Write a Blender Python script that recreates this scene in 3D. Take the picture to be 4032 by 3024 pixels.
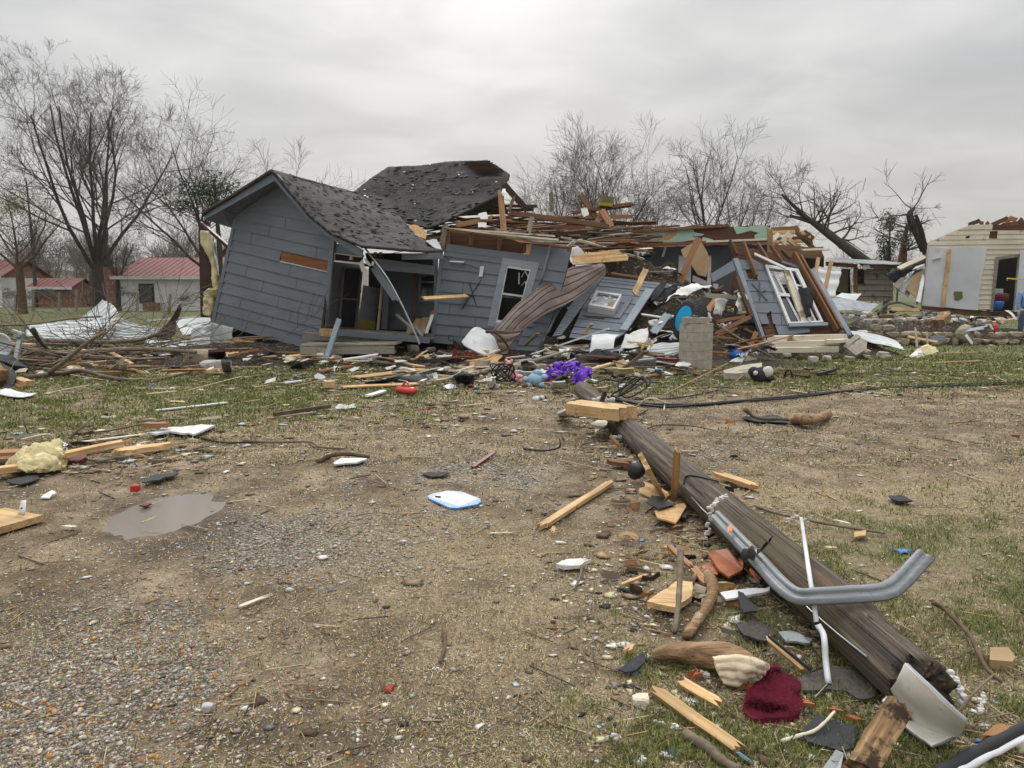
import bpy, math, random
import numpy as np
from mathutils import Vector, Matrix, noise as mnoise
R_ = math.radians
V = Vector
for o in list(bpy.data.objects): bpy.data.objects.remove(o)
scene = bpy.context.scene
COL = scene.collection

# ---------------------------------------------------------------- camera
CAM_H, PITCH, FPX = 1.6, R_(7.5), 2912.0          # the photo is 4032 x 3024
cam_d = bpy.data.cameras.new("camera")
cam_d.sensor_width = 36.0; cam_d.lens = 36.0*FPX/4032.0
cam_d.clip_start = 0.05; cam_d.clip_end = 3000
cam = bpy.data.objects.new("camera", cam_d); COL.objects.link(cam)
cam.location = (0, 0, CAM_H); cam.rotation_euler = (R_(90)-PITCH, 0, 0)
scene.camera = cam

# ---------------------------------------------------------------- sky and sun
SUN_EL, SUN_AZ = R_(36), R_(-4)                   # azimuth measured from +Y towards +X
sdir = V((math.sin(SUN_AZ)*math.cos(SUN_EL), math.cos(SUN_AZ)*math.cos(SUN_EL), math.sin(SUN_EL)))
w = bpy.data.worlds.new("World"); scene.world = w; w.use_nodes = True
nt = w.node_tree; nt.nodes.clear(); N = nt.nodes.new; L = nt.links.new
def mth(nt, op, a, b=None, clamp=False):
    n = nt.nodes.new("ShaderNodeMath"); n.operation = op; n.use_clamp = clamp
    for i, x in enumerate((a, b)):
        if x is None: continue
        if isinstance(x, (int, float)): n.inputs[i].default_value = x
        else: nt.links.new(x, n.inputs[i])
    return n.outputs[0]
def mixc(nt, f, a, b, mode='MIX'):
    n = nt.nodes.new("ShaderNodeMix"); n.data_type = 'RGBA'; n.blend_type = mode
    for i, x in ((0, f), (6, a), (7, b)):
        if isinstance(x, (int, float)): n.inputs[i].default_value = x
        elif isinstance(x, tuple): n.inputs[i].default_value = (*x[:3], 1)
        else: nt.links.new(x, n.inputs[i])
    return n.outputs[2]
def ramp(nt, f, stops):
    n = nt.nodes.new("ShaderNodeValToRGB"); nt.links.new(f, n.inputs[0])
    e = n.color_ramp.elements
    while len(e) < len(stops): e.new(0.5)
    for i, (p, c) in enumerate(stops):
        e[i].position = p; e[i].color = (*c, 1) if isinstance(c, tuple) else (c, c, c, 1)
    return n.outputs[0]
sky = N("ShaderNodeTexSky"); sky.sky_type = 'NISHITA'; sky.sun_disc = False
sky.sun_elevation = SUN_EL; sky.sun_rotation = SUN_AZ; sky.air_density = 1.5; sky.dust_density = 4
bg1 = N("ShaderNodeBackground"); L(sky.outputs[0], bg1.inputs[0]); bg1.inputs[1].default_value = 0.05
tc = N("ShaderNodeTexCoord"); sep = N("ShaderNodeSeparateXYZ"); L(tc.outputs["Generated"], sep.inputs[0])
zc = mth(nt, 'ADD', mth(nt, 'MAXIMUM', sep.outputs[2], 0.0), 0.12)
cx = mth(nt, 'DIVIDE', sep.outputs[0], zc); cy = mth(nt, 'DIVIDE', sep.outputs[1], zc)
cmb = N("ShaderNodeCombineXYZ"); L(cx, cmb.inputs[0]); L(cy, cmb.inputs[1])
n1 = N("ShaderNodeTexNoise"); L(cmb.outputs[0], n1.inputs[0]); n1.inputs["Scale"].default_value = 1.5
n1.inputs["Detail"].default_value = 7; n1.inputs["Roughness"].default_value = 0.5; n1.inputs["Distortion"].default_value = 0.35
cl = ramp(nt, n1.outputs[0], [(0.30, (0.50, 0.51, 0.53)), (0.45, (0.56, 0.57, 0.585)), (0.58, (0.66, 0.667, 0.67)), (0.72, (0.76, 0.765, 0.765))])
dp = N("ShaderNodeVectorMath"); dp.operation = 'DOT_PRODUCT'; L(tc.outputs["Generated"], dp.inputs[0])
bd = V((math.sin(R_(-2))*math.cos(R_(25)), math.cos(R_(-2))*math.cos(R_(25)), math.sin(R_(25))))
dp.inputs[1].default_value = bd
gl = mth(nt, 'POWER', mth(nt, 'MAXIMUM', dp.outputs["Value"], 0.0), 34.0)
glw = mth(nt, 'MULTIPLY', gl, ramp(nt, n1.outputs[0], [(0.3, 0.5), (0.6, 1.15)]))
cl = mixc(nt, mth(nt, 'MULTIPLY', glw, 0.95, True), cl, (0.97, 0.975, 0.955))
hz = mth(nt, 'POWER', mth(nt, 'SUBTRACT', 1.0, mth(nt, 'MULTIPLY', mth(nt, 'MAXIMUM', sep.outputs[2], 0.0), 2.6, True)), 1.6)
hc = mixc(nt, mth(nt, 'ADD', mth(nt, 'MULTIPLY', sep.outputs[0], 1.2), 0.45, True), (0.61, 0.60, 0.575), (0.53, 0.51, 0.475))
cl = mixc(nt, mth(nt, 'MULTIPLY', hz, 0.92), cl, hc)
zb = ramp(nt, sep.outputs[2], [(.55, 1.0), (.95, 4.2)])
cl = mixc(nt, 1.0, cl, zb, 'MULTIPLY')
bg2 = N("ShaderNodeBackground"); L(cl, bg2.inputs[0]); bg2.inputs[1].default_value = 1.0
mx = N("ShaderNodeMixShader"); mx.inputs[0].default_value = 0.94
L(bg1.outputs[0], mx.inputs[1]); L(bg2.outputs[0], mx.inputs[2])
wo = N("ShaderNodeOutputWorld"); L(mx.outputs[0], wo.inputs[0])
sl = bpy.data.lights.new("sun", 'SUN'); sl.energy = 1.5; sl.angle = R_(22); sl.color = (1.0, 0.965, 0.92)
so = bpy.data.objects.new("sun", sl); COL.objects.link(so)
so.rotation_euler = (-sdir).to_track_quat('-Z', 'Y').to_euler()
scene.view_settings.view_transform = 'Standard'; scene.view_settings.look = 'None'
scene.view_settings.exposure = 0.12; scene.view_settings.gamma = 1.0
scene.cycles.max_bounces = 5; scene.cycles.diffuse_bounces = 3; scene.cycles.transparent_max_bounces = 6

# ---------------------------------------------------------------- picture geometry -> world
CP, SP = math.cos(PITCH), math.sin(PITCH)
ORG = V((0, 0, CAM_H))
def ray(px, py):
    u = (px-2016)/FPX; v = (py-1512)/FPX
    return V((u, CP - v*SP, -SP - v*CP))
def P(px, py, Y):
    r = ray(px, py); return ORG + r*(Y/r.y)
def G(px, py, z=0.0):
    r = ray(px, py); return ORG + r*((z-CAM_H)/r.z)
def pix(p):                                       # world -> photo pixel (used only for area masks)
    d = V(p)-ORG; f = d.y*CP - d.z*SP; u = d.x/f; v = -(d.y*SP + d.z*CP)/f
    return 2016+u*FPX, 1512+v*FPX
KR = {'a': (700, 550, .5425), 'b': (1600, 700, .5425), 'c': (2400, 700, .4521), 'd': (3100, 700, .4219), 'e': (0, 900, .4069),
      'f': (0, 1300, .5123), 'g': (2100, 1450, .4521), 'h': (2400, 1800, .5877), 'i': (2400, 2300, .4521), 'j': (3132, 2200, .4967),
      'k': (1000, 1700, .6329), 'l': (0, 2100, .5568), 'm': (0, 100, .4973), 'n': (2000, 350, .5425), 'o': (3000, 1200, .8126),
      'p': (1000, 1250, .9449), 'q': (1250, 950, .5253), 'r': (1650, 1250, .63), 's': (0, 1280, .3937), 't': (2400, 1080, .4728),
      'u': (3750, 1000, .4203), 'z': (0, 0, 1.8228)}
def q(k, *a):
    x0, y0, s = KR[k]; return [(x0+a[i]*s, y0+a[i+1]*s) for i in range(0, len(a), 2)]
def q1(k, x, y): return q(k, x, y)[0]

class PL:                                         # a real plane in the scene, given by three points
    def __init__(s, a, b, c, w=False):
        A, B, C = (x if isinstance(x, Vector) else P(*x) for x in (a, b, c))
        s.o = A; s.u = (B-A).normalized(); n = (B-A).cross(C-A).normalized()
        if n.dot(ORG-A) < 0: n = -n
        s.n = n; s.v = n.cross(s.u)
    def at(s, px, py, off=0.0):
        r = ray(px, py); t = (s.o - ORG).dot(s.n)/r.dot(s.n); return ORG + r*t + s.n*off
    def frame(s, o=None):
        M = Matrix((s.u, s.v, s.n)).transposed().to_4x4(); M.translation = o if o else s.o; return M

# ---------------------------------------------------------------- objects
WM = {}
def link(o, M, parent=None):
    COL.objects.link(o); WM[o.name] = M
    if parent: o.parent = parent; o.matrix_basis = WM[parent.name].inverted() @ M
    else: o.matrix_basis = M
    return o
def mobj(name, Vs, F, mat, parent=None, M=None, smooth=False):
    if M is None:
        c = V((0, 0, 0))
        for v in Vs: c += V(v)
        M = Matrix.Translation(c/len(Vs))
    Mi = M.inverted()
    me = bpy.data.meshes.new(name); me.from_pydata([Mi @ V(v) for v in Vs], [], F)
    if smooth: me.polygons.foreach_set("use_smooth", [True]*len(me.polygons))
    me.materials.append(MAT[mat] if isinstance(mat, str) else mat)
    return link(bpy.data.objects.new(name, me), M, parent)
def npobj(name, verts, tris, mat, parent=None, colors=None, smooth=False):
    me = bpy.data.meshes.new(name); verts = np.asarray(verts, dtype=np.float32); tris = np.asarray(tris, dtype=np.int32)
    k = tris.shape[1]
    me.vertices.add(len(verts)); me.vertices.foreach_set("co", verts.ravel())
    me.loops.add(tris.size); me.loops.foreach_set("vertex_index", tris.ravel())
    me.polygons.add(len(tris)); me.polygons.foreach_set("loop_start", np.arange(len(tris), dtype=np.int32)*k)
    me.polygons.foreach_set("loop_total", np.full(len(tris), k, dtype=np.int32))
    if smooth: me.polygons.foreach_set("use_smooth", np.ones(len(tris), dtype=bool))
    if colors is not None:
        at = me.color_attributes.new("Col", 'FLOAT_COLOR', 'POINT')
        c = np.ones((len(verts), 4), dtype=np.float32); c[:, :3] = colors; at.data.foreach_set("color", c.ravel())
    me.update(); me.validate()
    me.materials.append(MAT[mat] if isinstance(mat, str) else mat)
    return link(bpy.data.objects.new(name, me), Matrix.Identity(4), parent)
def tag(o, label, cat, group=None):
    o["label"] = label; o["category"] = cat
    if group: o["group"] = group
    return o
def kind(o, k, label=None):
    o["kind"] = k
    if label: o["label"] = label
    return o
def empty(name, loc, label=None, cat=None, group=None):
    o = bpy.data.objects.new(name, None); o.empty_display_size = .1; link(o, Matrix.Translation(V(loc)))
    if label: tag(o, label, cat, group)
    return o

# polygon clipping in the picture plane
def clip(poly, a, b, keep=1):                     # keep the side where cross((b-a),(p-a))*keep >= 0
    out = []; n = len(poly)
    def s(p): return ((b[0]-a[0])*(p[1]-a[1]) - (b[1]-a[1])*(p[0]-a[0]))*keep
    for i in range(n):
        p, r = poly[i], poly[(i+1) % n]; sp, sr = s(p), s(r)
        if sp >= 0: out.append(p)
        if sp*sr < 0:
            t = sp/(sp-sr); out.append((p[0]+(r[0]-p[0])*t, p[1]+(r[1]-p[1])*t))
    return out
def area(p): return sum(p[i][0]*p[(i+1) % len(p)][1]-p[(i+1) % len(p)][0]*p[i][1] for i in range(len(p)))/2
def minus(poly, hole):                            # poly minus a convex hole -> list of polys
    if area(hole) < 0: hole = hole[::-1]
    out = []; rem = poly
    for i in range(len(hole)):
        if len(rem) < 3: break
        a, b = hole[i], hole[(i+1) % len(hole)]
        o = clip(rem, a, b, -1)
        if len(o) > 2 and abs(area(o)) > 2: out.append(o)
        rem = clip(rem, a, b, 1)
    return out
class MB:
    def __init__(s): s.V = []; s.F = []
    def prism(s, top, bot):
        n = len(top); b = len(s.V); s.V += [V(x) for x in top]+[V(x) for x in bot]
        s.F.append(tuple(range(b, b+n))); s.F.append(tuple(range(b+2*n-1, b+n-1, -1)))
        for i in range(n): s.F.append((b+i, b+n+i, b+n+(i+1) % n, b+(i+1) % n))
    def slab(s, pl, poly, th, off=0.0, offs=None):
        top = [pl.at(p[0], p[1], (offs[i] if offs else off)) for i, p in enumerate(poly)]
        s.prism(top, [t - pl.n*th for t in top])
    def box(s, M, dx, dy, dz):
        h = [M @ V((x*dx/2, y*dy/2, z*dz/2)) for z in (1, -1) for x, y in ((-1, -1), (1, -1), (1, 1), (-1, 1))]
        s.prism(h[:4], h[4:])
    def tube(s, pts, rad, k=8, cap=True, sq=1.0):
        n = len(pts); b = len(s.V); up = V((0, 0, 1)); prev = None
        rad = rad if isinstance(rad, (list, tuple)) else [rad]*n
        for i in range(n):
            d = (pts[min(i+1, n-1)]-pts[max(i-1, 0)])
            d = d.normalized() if d.length > 1e-9 else V((1, 0, 0))
            if prev is None: x = d.cross(up if abs(d.z) < .9 else V((0, 1, 0))).normalized()
            else: x = (prev - d*prev.dot(d)); x = x.normalized() if x.length > 1e-6 else d.orthogonal().normalized()
            prev = x; y = d.cross(x)
            for j in range(k):
                a = 2*math.pi*j/k; s.V.append(pts[i] + x*math.cos(a)*rad[i] + y*math.sin(a)*rad[i]*sq)
        for i in range(n-1):
            for j in range(k):
                j2 = (j+1) % k; s.F.append((b+i*k+j, b+i*k+j2, b+(i+1)*k+j2, b+(i+1)*k+j))
        if cap: s.F.append(tuple(b+j for j in range(k-1, -1, -1))); s.F.append(tuple(b+(n-1)*k+j for j in range(k)))
    def build(s, name, mat, parent=None, M=None, smooth=False): return mobj(name, s.V, s.F, mat, parent, M, smooth)

def slab(name, mat, pl, poly, th, parent=None, off=0.0):
    m = MB(); m.slab(pl, poly, th, off); return m.build(name, mat, parent, pl.frame(pl.at(*poly[0])))
def rough(poly, amp, seed=0, step=40):            # torn outline
    r = random.Random(seed); out = []
    for i in range(len(poly)):
        a, b = poly[i], poly[(i+1) % len(poly)]; d = math.hypot(b[0]-a[0], b[1]-a[1]); n = max(1, int(d/step))
        for k in range(n):
            t = k/n; j = 0 if k == 0 else amp
            out.append((a[0]+(b[0]-a[0])*t+r.uniform(-j, j), a[1]+(b[1]-a[1])*t+r.uniform(-j, j)))
    return out
def lerp2(a, b, t): return (a[0]+(b[0]-a[0])*t, a[1]+(b[1]-a[1])*t)
def siding(name, mat, pl, outline, Ls, Rs, parent, holes=(), joints=(), lap=.026, th=.012, back=None, backmat='dark_wood'):
    m = MB(); rr = random.Random(len(outline)*7+len(Ls))
    for i in range(len(Ls)-1):
        a0, b0, a1, b1 = Ls[i], Rs[i], Ls[i+1], Rs[i+1]
        p = clip(outline, a0, b0, 1); p = clip(p, a1, b1, -1)
        if len(p) < 3: continue
        ps = [p]
        for h in holes: ps = [x for pp in ps for x in minus(pp, h)]
        for (row, f) in joints:
            if row == i:
                t0, t1 = lerp2(a0, b0, f), lerp2(a1, b1, f); g = .8
                hq = [(t0[0]-g, t0[1]-5), (t0[0]+g, t0[1]-5), (t1[0]+g, t1[1]+5), (t1[0]-g, t1[1]+5)]
                ps = [x for pp in ps for x in minus(pp, hq)]
        jo = rr.uniform(-.003, .003)
        for pp in ps:
            offs = []
            for (x, y) in pp:
                def dist(a, b): return ((b[0]-a[0])*(y-a[1])-(b[1]-a[1])*(x-a[0]))/math.hypot(b[0]-a[0], b[1]-a[1])
                d0, d1 = dist(a0, b0), -dist(a1, b1); f = d0/(d0+d1) if abs(d0+d1) > 1e-6 else 0
                offs.append(.004+jo + lap*max(0, min(1, f)))
            m.slab(pl, pp, th, offs=offs)
    o = m.build(name, mat, parent, pl.frame(pl.at(*outline[0])))
    if back is not None:
        m = MB(); ps = [outline]
        for h in back: ps = [x for pp in ps for x in minus(pp, h)]
        for pp in ps: m.slab(pl, pp, .05, -.022)
        m.build("sheathing", backmat, parent, pl.frame(pl.at(*outline[0])))
    return o
def rings(pl, quad_o, quad_i, th, off, name, mat, parent):     # a frame between two pixel quads
    m = MB()
    for i in range(len(quad_o)):
        j = (i+1) % len(quad_o); m.slab(pl, [quad_o[i], quad_o[j], quad_i[j], quad_i[i]], th, off)
    return m.build(name, mat, parent, pl.frame(pl.at(*quad_o[0])))
def beam_m(a, b, w, t, up=V((0, 0, 1)), jag=0.0, seed=0, roll=0.0, strips=5, bow=0.0, segs=4):
    a, b = V(a), V(b); d = b-a; L_ = d.length; x = d.normalized()
    if abs(x.dot(up)) > .97: up = V((0, 1, 0)) if abs(x.y) < .9 else V((1, 0, 0))
    y = up.cross(x).normalized(); z = x.cross(y)
    if roll: c, s_ = math.cos(roll), math.sin(roll); y, z = y*c+z*s_, z*c-y*s_
    M = Matrix((x, y, z)).transposed().to_4x4(); M.translation = (a+b)/2
    r = random.Random(seed); Vs = []; F = []; K = strips+1 if jag else 2
    e0 = [-L_/2 + (r.uniform(0, jag) if jag else 0) for _ in range(K)]
    e1 = [L_/2 - (r.uniform(0, jag) if jag else 0) for _ in range(K)]
    wob = [r.uniform(-1, 1)*w*.06*(1 if jag else .3) for _ in range(segs+1)]
    for i in range(segs+1):
        f = i/segs
        for k in range(K):
            yy = -w/2 + w*k/(K-1) + wob[i]; xx = e0[k]*(1-f)+e1[k]*f; bz = bow*(1-(2*f-1)**2)
            e_ = r.uniform(0, .12)*t if jag and k in (0, K-1) else 0; Vs.append((xx, yy, t/2+bz-e_)); Vs.append((xx + (r.uniform(-.3, .3)*jag if i in (0, segs) else 0), yy, -t/2+bz))
    def id(i, k, s): return (i*K+k)*2+s
    for i in range(segs):
        for k in range(K-1):
            F.append((id(i, k, 0), id(i+1, k, 0), id(i+1, k+1, 0), id(i, k+1, 0)))
            F.append((id(i, k, 1), id(i, k+1, 1), id(i+1, k+1, 1), id(i+1, k, 1)))
        F.append((id(i, 0, 0), id(i, 0, 1), id(i+1, 0, 1), id(i+1, 0, 0)))
        F.append((id(i, K-1, 0), id(i+1, K-1, 0), id(i+1, K-1, 1), id(i, K-1, 1)))
    for k in range(K-1):
        F.append((id(0, k, 0), id(0, k+1, 0), id(0, k+1, 1), id(0, k, 1)))
        F.append((id(segs, k, 0), id(segs, k, 1), id(segs, k+1, 1), id(segs, k+1, 0)))
    return Vs, F, M
def beam(name, mat, a, b, w, t, parent=None, **k):
    Vs, F, M = beam_m(a, b, w, t, **k)
    me = bpy.data.meshes.new(name); me.from_pydata(Vs, [], F); me.materials.append(MAT[mat] if isinstance(mat, str) else mat)
    return link(bpy.data.objects.new(name, me), M, parent)
def catmull(Pn, t):
    n = len(Pn)-1; x = t*n; i = min(int(x), n-1); f = x-i
    p0, p1, p2, p3 = Pn[max(i-1, 0)], Pn[i], Pn[i+1], Pn[min(i+2, n)]
    return (p1*2 + (p2-p0)*f + (p0*2-p1*5+p2*4-p3)*f*f + (p1*3-p0-p2*3+p3)*f**3)*.5
def spl(pts, n): return [catmull(pts, i/(n-1)) for i in range(n)]
def lerpl(Pn, t):
    n = len(Pn)-1; x = t*n; i = min(int(x), n-1); return Pn[i].lerp(Pn[i+1], x-i)
def sheet(name, mat, ctrl, nu, nv, parent=None, lin=False, corr=0, camp=.02, crum=0.0, cs=2.0, th=.004, seed=0, tear=0.0, smooth=True, sharp=False, holes=0.0):
    rows = [[V(p) for p in r] for r in ctrl]; S = []
    IP_ = lerpl if lin else catmull
    for j in range(nv+1): 
        cols = [IP_([rows[k][i] for k in range(len(rows))], j/nv) for i in range(len(rows[0]))]
        S.append([IP_(cols, i/nu) for i in range(nu+1)])
    rr = random.Random(seed); so = V((seed*3.1, seed*1.7, seed*.9)); Vs = []
    for j in range(nv+1):
        for i in range(nu+1):
            p = S[j][i]; du = S[j][min(i+1, nu)]-S[j][max(i-1, 0)]; dv = S[min(j+1, nv)][i]-S[max(j-1, 0)][i]
            n = du.cross(dv); n = n.normalized() if n.length > 1e-9 else V((0, 0, 1)); h = 0
            if corr:
                ph = (j/nv*corr) % 1.0
                h += camp*(max(0, 1-abs(ph-.5)*(5 if sharp is True else sharp)) if sharp else math.sin(ph*2*math.pi)*.5)
            if crum: h += crum*(mnoise.noise(p*cs+so) + .5*mnoise.noise(p*cs*2.7+so))
            q_ = p + n*h
            if tear and (i in (0, nu) or j in (0, nv)): q_ = q_ + (du*(rr.uniform(-1, 1) if i in (0, nu) else 0) + dv*(rr.uniform(-1, 1) if j in (0, nv) else 0))*tear
            Vs.append(q_)
    W_ = nu+1; F = [(j*W_+i, j*W_+i+1, (j+1)*W_+i+1, (j+1)*W_+i) for j in range(nv) for i in range(nu)
                    if not (holes and mnoise.noise(V((i*.35, j*.35, seed*5.))) > holes)]
    o = mobj(name, Vs, F, mat, parent, smooth=smooth)
    Lu = (S[nv//2][nu]-S[nv//2][0]).length; Lv = (S[nv][nu//2]-S[0][nu//2]).length; me = o.data; uv = me.uv_layers.new(name="UVMap")
    for l in me.loops: j_, i_ = divmod(l.vertex_index, W_); uv.data[l.index].uv = (i_/nu*Lu, j_/nv*Lv)
    if th: md = o.modifiers.new("thickness", 'SOLIDIFY'); md.thickness = th; md.offset = 0
    return o
ICO = None
def rock_m(m, c, s, seed, rot=0.0, amp=.35, flat=1.0):
    global ICO
    if ICO is None:
        import bmesh
        b = bmesh.new(); bmesh.ops.create_icosphere(b, subdivisions=2, radius=1)
        ICO = ([v.co.copy() for v in b.verts], [tuple(v.index for v in f.verts) for f in b.faces]); b.free()
    so = V((seed*1.37, seed*.71, seed*2.3)); b0 = len(m.V); cr, sr = math.cos(rot), math.sin(rot)
    for v in ICO[0]:
        k = 1+amp*mnoise.noise(v*1.1+so)*1.6; p = V((v.x, v.y, v.z))*k
        if amp > .2: p = V([math.copysign(min(abs(t), .72+.1*mnoise.noise(so)), t) for t in p])
        x, y, z = p.x*s[0], p.y*s[1], p.z*s[2]
        m.V.append(V(c)+V((x*cr-y*sr, x*sr+y*cr, z)))
    m.F += [tuple(b0+i for i in f) for f in ICO[1]]
def rock(name, mat, c, s, seed, parent=None, rot=0.0, amp=.35, smooth=False):
    m = MB(); rock_m(m, c, s, seed, rot, amp); return m.build(name, mat, parent, smooth=smooth)

# ---------------------------------------------------------------- materials
MAT = {}
def newmat(name):
    m = bpy.data.materials.new(name); m.use_nodes = True; MAT[name] = m; nt = m.node_tree
    return m, nt, nt.nodes["Principled BSDF"]
def noise_n(nt, vec, scale, detail=4, rough=.55, dist=0.0):
    n = nt.nodes.new("ShaderNodeTexNoise"); nt.links.new(vec, n.inputs[0])
    n.inputs["Scale"].default_value = scale; n.inputs["Detail"].default_value = detail
    n.inputs["Roughness"].default_value = rough; n.inputs["Distortion"].default_value = dist; return n.outputs[0]
def mapped(nt, vec, sc):
    n = nt.nodes.new("ShaderNodeMapping"); nt.links.new(vec, n.inputs[0]); n.inputs["Scale"].default_value = sc; return n.outputs[0]
def bump(nt, bs, h, strength, dist=.01):
    b = nt.nodes.new("ShaderNodeBump"); b.inputs["Strength"].default_value = strength; b.inputs["Distance"].default_value = dist
    nt.links.new(h, b.inputs["Height"]); nt.links.new(b.outputs[0], bs.inputs["Normal"])
def mat(name, c1, c2, sc=(6, 6, 6), stain=None, st=(.5, .62), ss=2.0, rough=.8, bmp=.3, bd=.006, metal=0, rnd=.18, det=5, c3=None, spec=.3, dirt=.35):
    m, nt, bs = newmat(name); tc = nt.nodes.new("ShaderNodeTexCoord"); ob = tc.outputs["Object"]
    oi = nt.nodes.new("ShaderNodeObjectInfo")
    ad = nt.nodes.new("ShaderNodeVectorMath"); ad.operation = 'ADD'; nt.links.new(ob, ad.inputs[0])
    sc_ = nt.nodes.new("ShaderNodeVectorMath"); sc_.operation = 'SCALE'; sc_.inputs[0].default_value = (13, 17, 29)
    nt.links.new(oi.outputs["Random"], sc_.inputs[3]); nt.links.new(sc_.outputs[0], ad.inputs[1]); vec = ad.outputs[0]
    f = noise_n(nt, mapped(nt, vec, sc), 1.0, det, .6, .3)
    stops = [(.30, c1), (.70, c2)] if c3 is None else [(.28, c1), (.5, c2), (.72, c3)]
    c = ramp(nt, f, stops)
    f2 = noise_n(nt, vec, ss*.5, 3, .6)
    c = mixc(nt, dirt, c, ramp(nt, f2, [(.3, .45), (.7, 1.25)]), 'MULTIPLY')
    if stain: 
        f3 = noise_n(nt, vec, ss, 8, .65)
        c = mixc(nt, ramp(nt, f3, [(st[0], 0.0), (st[1], 1.0)]), c, stain)
    if rnd:
        r2 = mth(nt, 'FRACT', mth(nt, 'MULTIPLY', oi.outputs["Random"], 7.31))
        v = mth(nt, 'ADD', mth(nt, 'MULTIPLY', r2, 2*rnd), 1-rnd)
        cc = nt.nodes.new("ShaderNodeCombineColor"); [nt.links.new(v, cc.inputs[i]) for i in range(3)]
        c = mixc(nt, 1.0, c, cc.outputs[0], 'MULTIPLY')
    nt.links.new(c, bs.inputs["Base Color"]); bs.inputs["Roughness"].default_value = rough
    bs.inputs["Metallic"].default_value = metal; bs.inputs["Specular IOR Level"].default_value = spec
    if bmp: bump(nt, bs, f, bmp, bd)
    return m
mat('siding', (.130, .147, .167), (.160, .180, .203), (1.5, 14, 6), stain=(.12, .11, .095), st=(.66, .76), ss=1.6, rough=.55, bmp=.12, rnd=.04, dirt=.28)
mat('siding_pale', (.23, .265, .30), (.30, .335, .37), (1.5, 14, 6), stain=(.20, .17, .13), st=(.62, .72), ss=3, rough=.6, bmp=.15, rnd=.06)
mat('trim_blue', (.20, .235, .27), (.26, .295, .33), (2, 20, 20), stain=(.14, .12, .10), st=(.6, .7), ss=4, rough=.6, bmp=.2, rnd=.1)
mat('trim_white', (.55, .56, .56), (.70, .70, .69), (3, 20, 20), stain=(.22, .20, .17), st=(.58, .68), ss=5, rough=.5, bmp=.15, rnd=.1)
mat('white', (.62, .63, .63), (.74, .74, .73), (3, 9, 9), stain=(.30, .28, .25), st=(.6, .72), ss=4, rough=.45, bmp=.1, rnd=.08)
mat('pine', (.36, .20, .085), (.58, .38, .18), (1.2, 42, 42), stain=(.17, .10, .055), st=(.59, .70), ss=7, rough=.75, bmp=.4, dirt=.6, c3=(.70, .50, .28), rnd=.2)
mat('pine_red', (.19, .085, .035), (.29, .145, .065), (1.0, 34, 34), stain=(.12, .06, .03), st=(.62, .7), ss=3, rough=.75, bmp=.3, c3=(.36, .20, .10), rnd=.3)
mat('old_wood', (.085, .04, .02), (.17, .085, .042), (1.0, 30, 30), stain=(.04, .025, .018), st=(.55, .66), ss=3, rough=.85, bmp=.5, c3=(.18, .095, .05), rnd=.4)
mat('dark_wood', (.03, .018, .011), (.07, .04, .024), (1.0, 26, 26), rough=.9, bmp=.4, rnd=.3)
mat('rough_wood', (.10, .055, .025), (.22, .13, .06), (3, 55, 55), stain=(.03, .018, .01), st=(.52, .60), ss=9, rough=.9, bmp=.7, c3=(.40, .27, .14), rnd=0)
mat('grey_wood', (.13, .115, .09), (.25, .225, .175), (.8, 40, 40), stain=(.07, .065, .05), st=(.55, .66), ss=3, rough=.9, bmp=.6, c3=(.34, .30, .23), rnd=.2)
mat('osb', (.50, .28, .12), (.68, .45, .22), (22, 60, 40), stain=(.38, .20, .08), st=(.55, .6), ss=25, rough=.8, bmp=.3, rnd=.1)
mat('ply', (.44, .25, .10), (.66, .46, .22), (3, 18, 18), stain=(.26, .13, .05), st=(.58, .66), ss=5, rough=.75, bmp=.2, rnd=.1)
mat('brown_metal', (.105, .068, .052), (.155, .105, .082), (1.5, 5, 5), stain=(.23, .18, .15), st=(.6, .72), ss=3, rough=.42, bmp=.1, spec=.5, rnd=.05)
mat('rust_metal', (.035, .016, .013), (.07, .03, .022), (2, 6, 6), rough=.45, bmp=.1, rnd=.1)
mat('white_metal', (.50, .53, .52), (.62, .645, .63), (2, 3, 3), stain=(.33, .32, .27), st=(.56, .70), ss=1.6, rough=.35, bmp=.05, spec=.55, rnd=.08)
mat('galv', (.24, .26, .265), (.38, .405, .41), (1.2, 5, 5), stain=(.22, .15, .09), st=(.66, .76), ss=2, rough=.38, bmp=.05, metal=.35, spec=.5, rnd=.1)
mat('pipe_grey', (.15, .165, .175), (.23, .245, .255), (1.0, 60, 60), stain=(.12, .10, .075), st=(.56, .68), ss=9, rough=.5, bmp=.2, spec=.4, rnd=.0)
mat('pvc', (.68, .69, .70), (.78, .79, .80), (2, 6, 6), stain=(.45, .42, .38), st=(.60, .70), ss=9, rough=.35, bmp=.03, spec=.5, rnd=0)
mat('block', (.29, .265, .205), (.42, .385, .31), (9, 9, 9), stain=(.13, .115, .085), st=(.55, .68), ss=3, rough=.95, bmp=.5, rnd=.06)
mat('mortar', (.21, .19, .15), (.30, .275, .22), (14, 14, 14), rough=.95, bmp=.5, rnd=.05)
mat('stone', (.25, .19, .125), (.42, .36, .27), (4, 4, 4), stain=(.16, .10, .06), st=(.55, .66), ss=4, rough=.95, bmp=.5, bd=.02, rnd=.25)
mat('stone_white', (.38, .36, .32), (.56, .54, .50), (6, 6, 6), stain=(.24, .20, .15), st=(.55, .68), ss=5, rough=.95, bmp=.4, bd=.015, rnd=.12)
mat('insul_yellow', (.52, .43, .20), (.74, .66, .40), (9, 9, 9), stain=(.42, .30, .12), st=(.58, .7), ss=6, rough=1, bmp=.9, bd=.03, rnd=.1)
mat('insul_white', (.48, .46, .42), (.66, .64, .60), (12, 12, 12), stain=(.26, .22, .18), st=(.55, .66), ss=10, rough=1, bmp=.9, bd=.02, rnd=.15)
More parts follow.
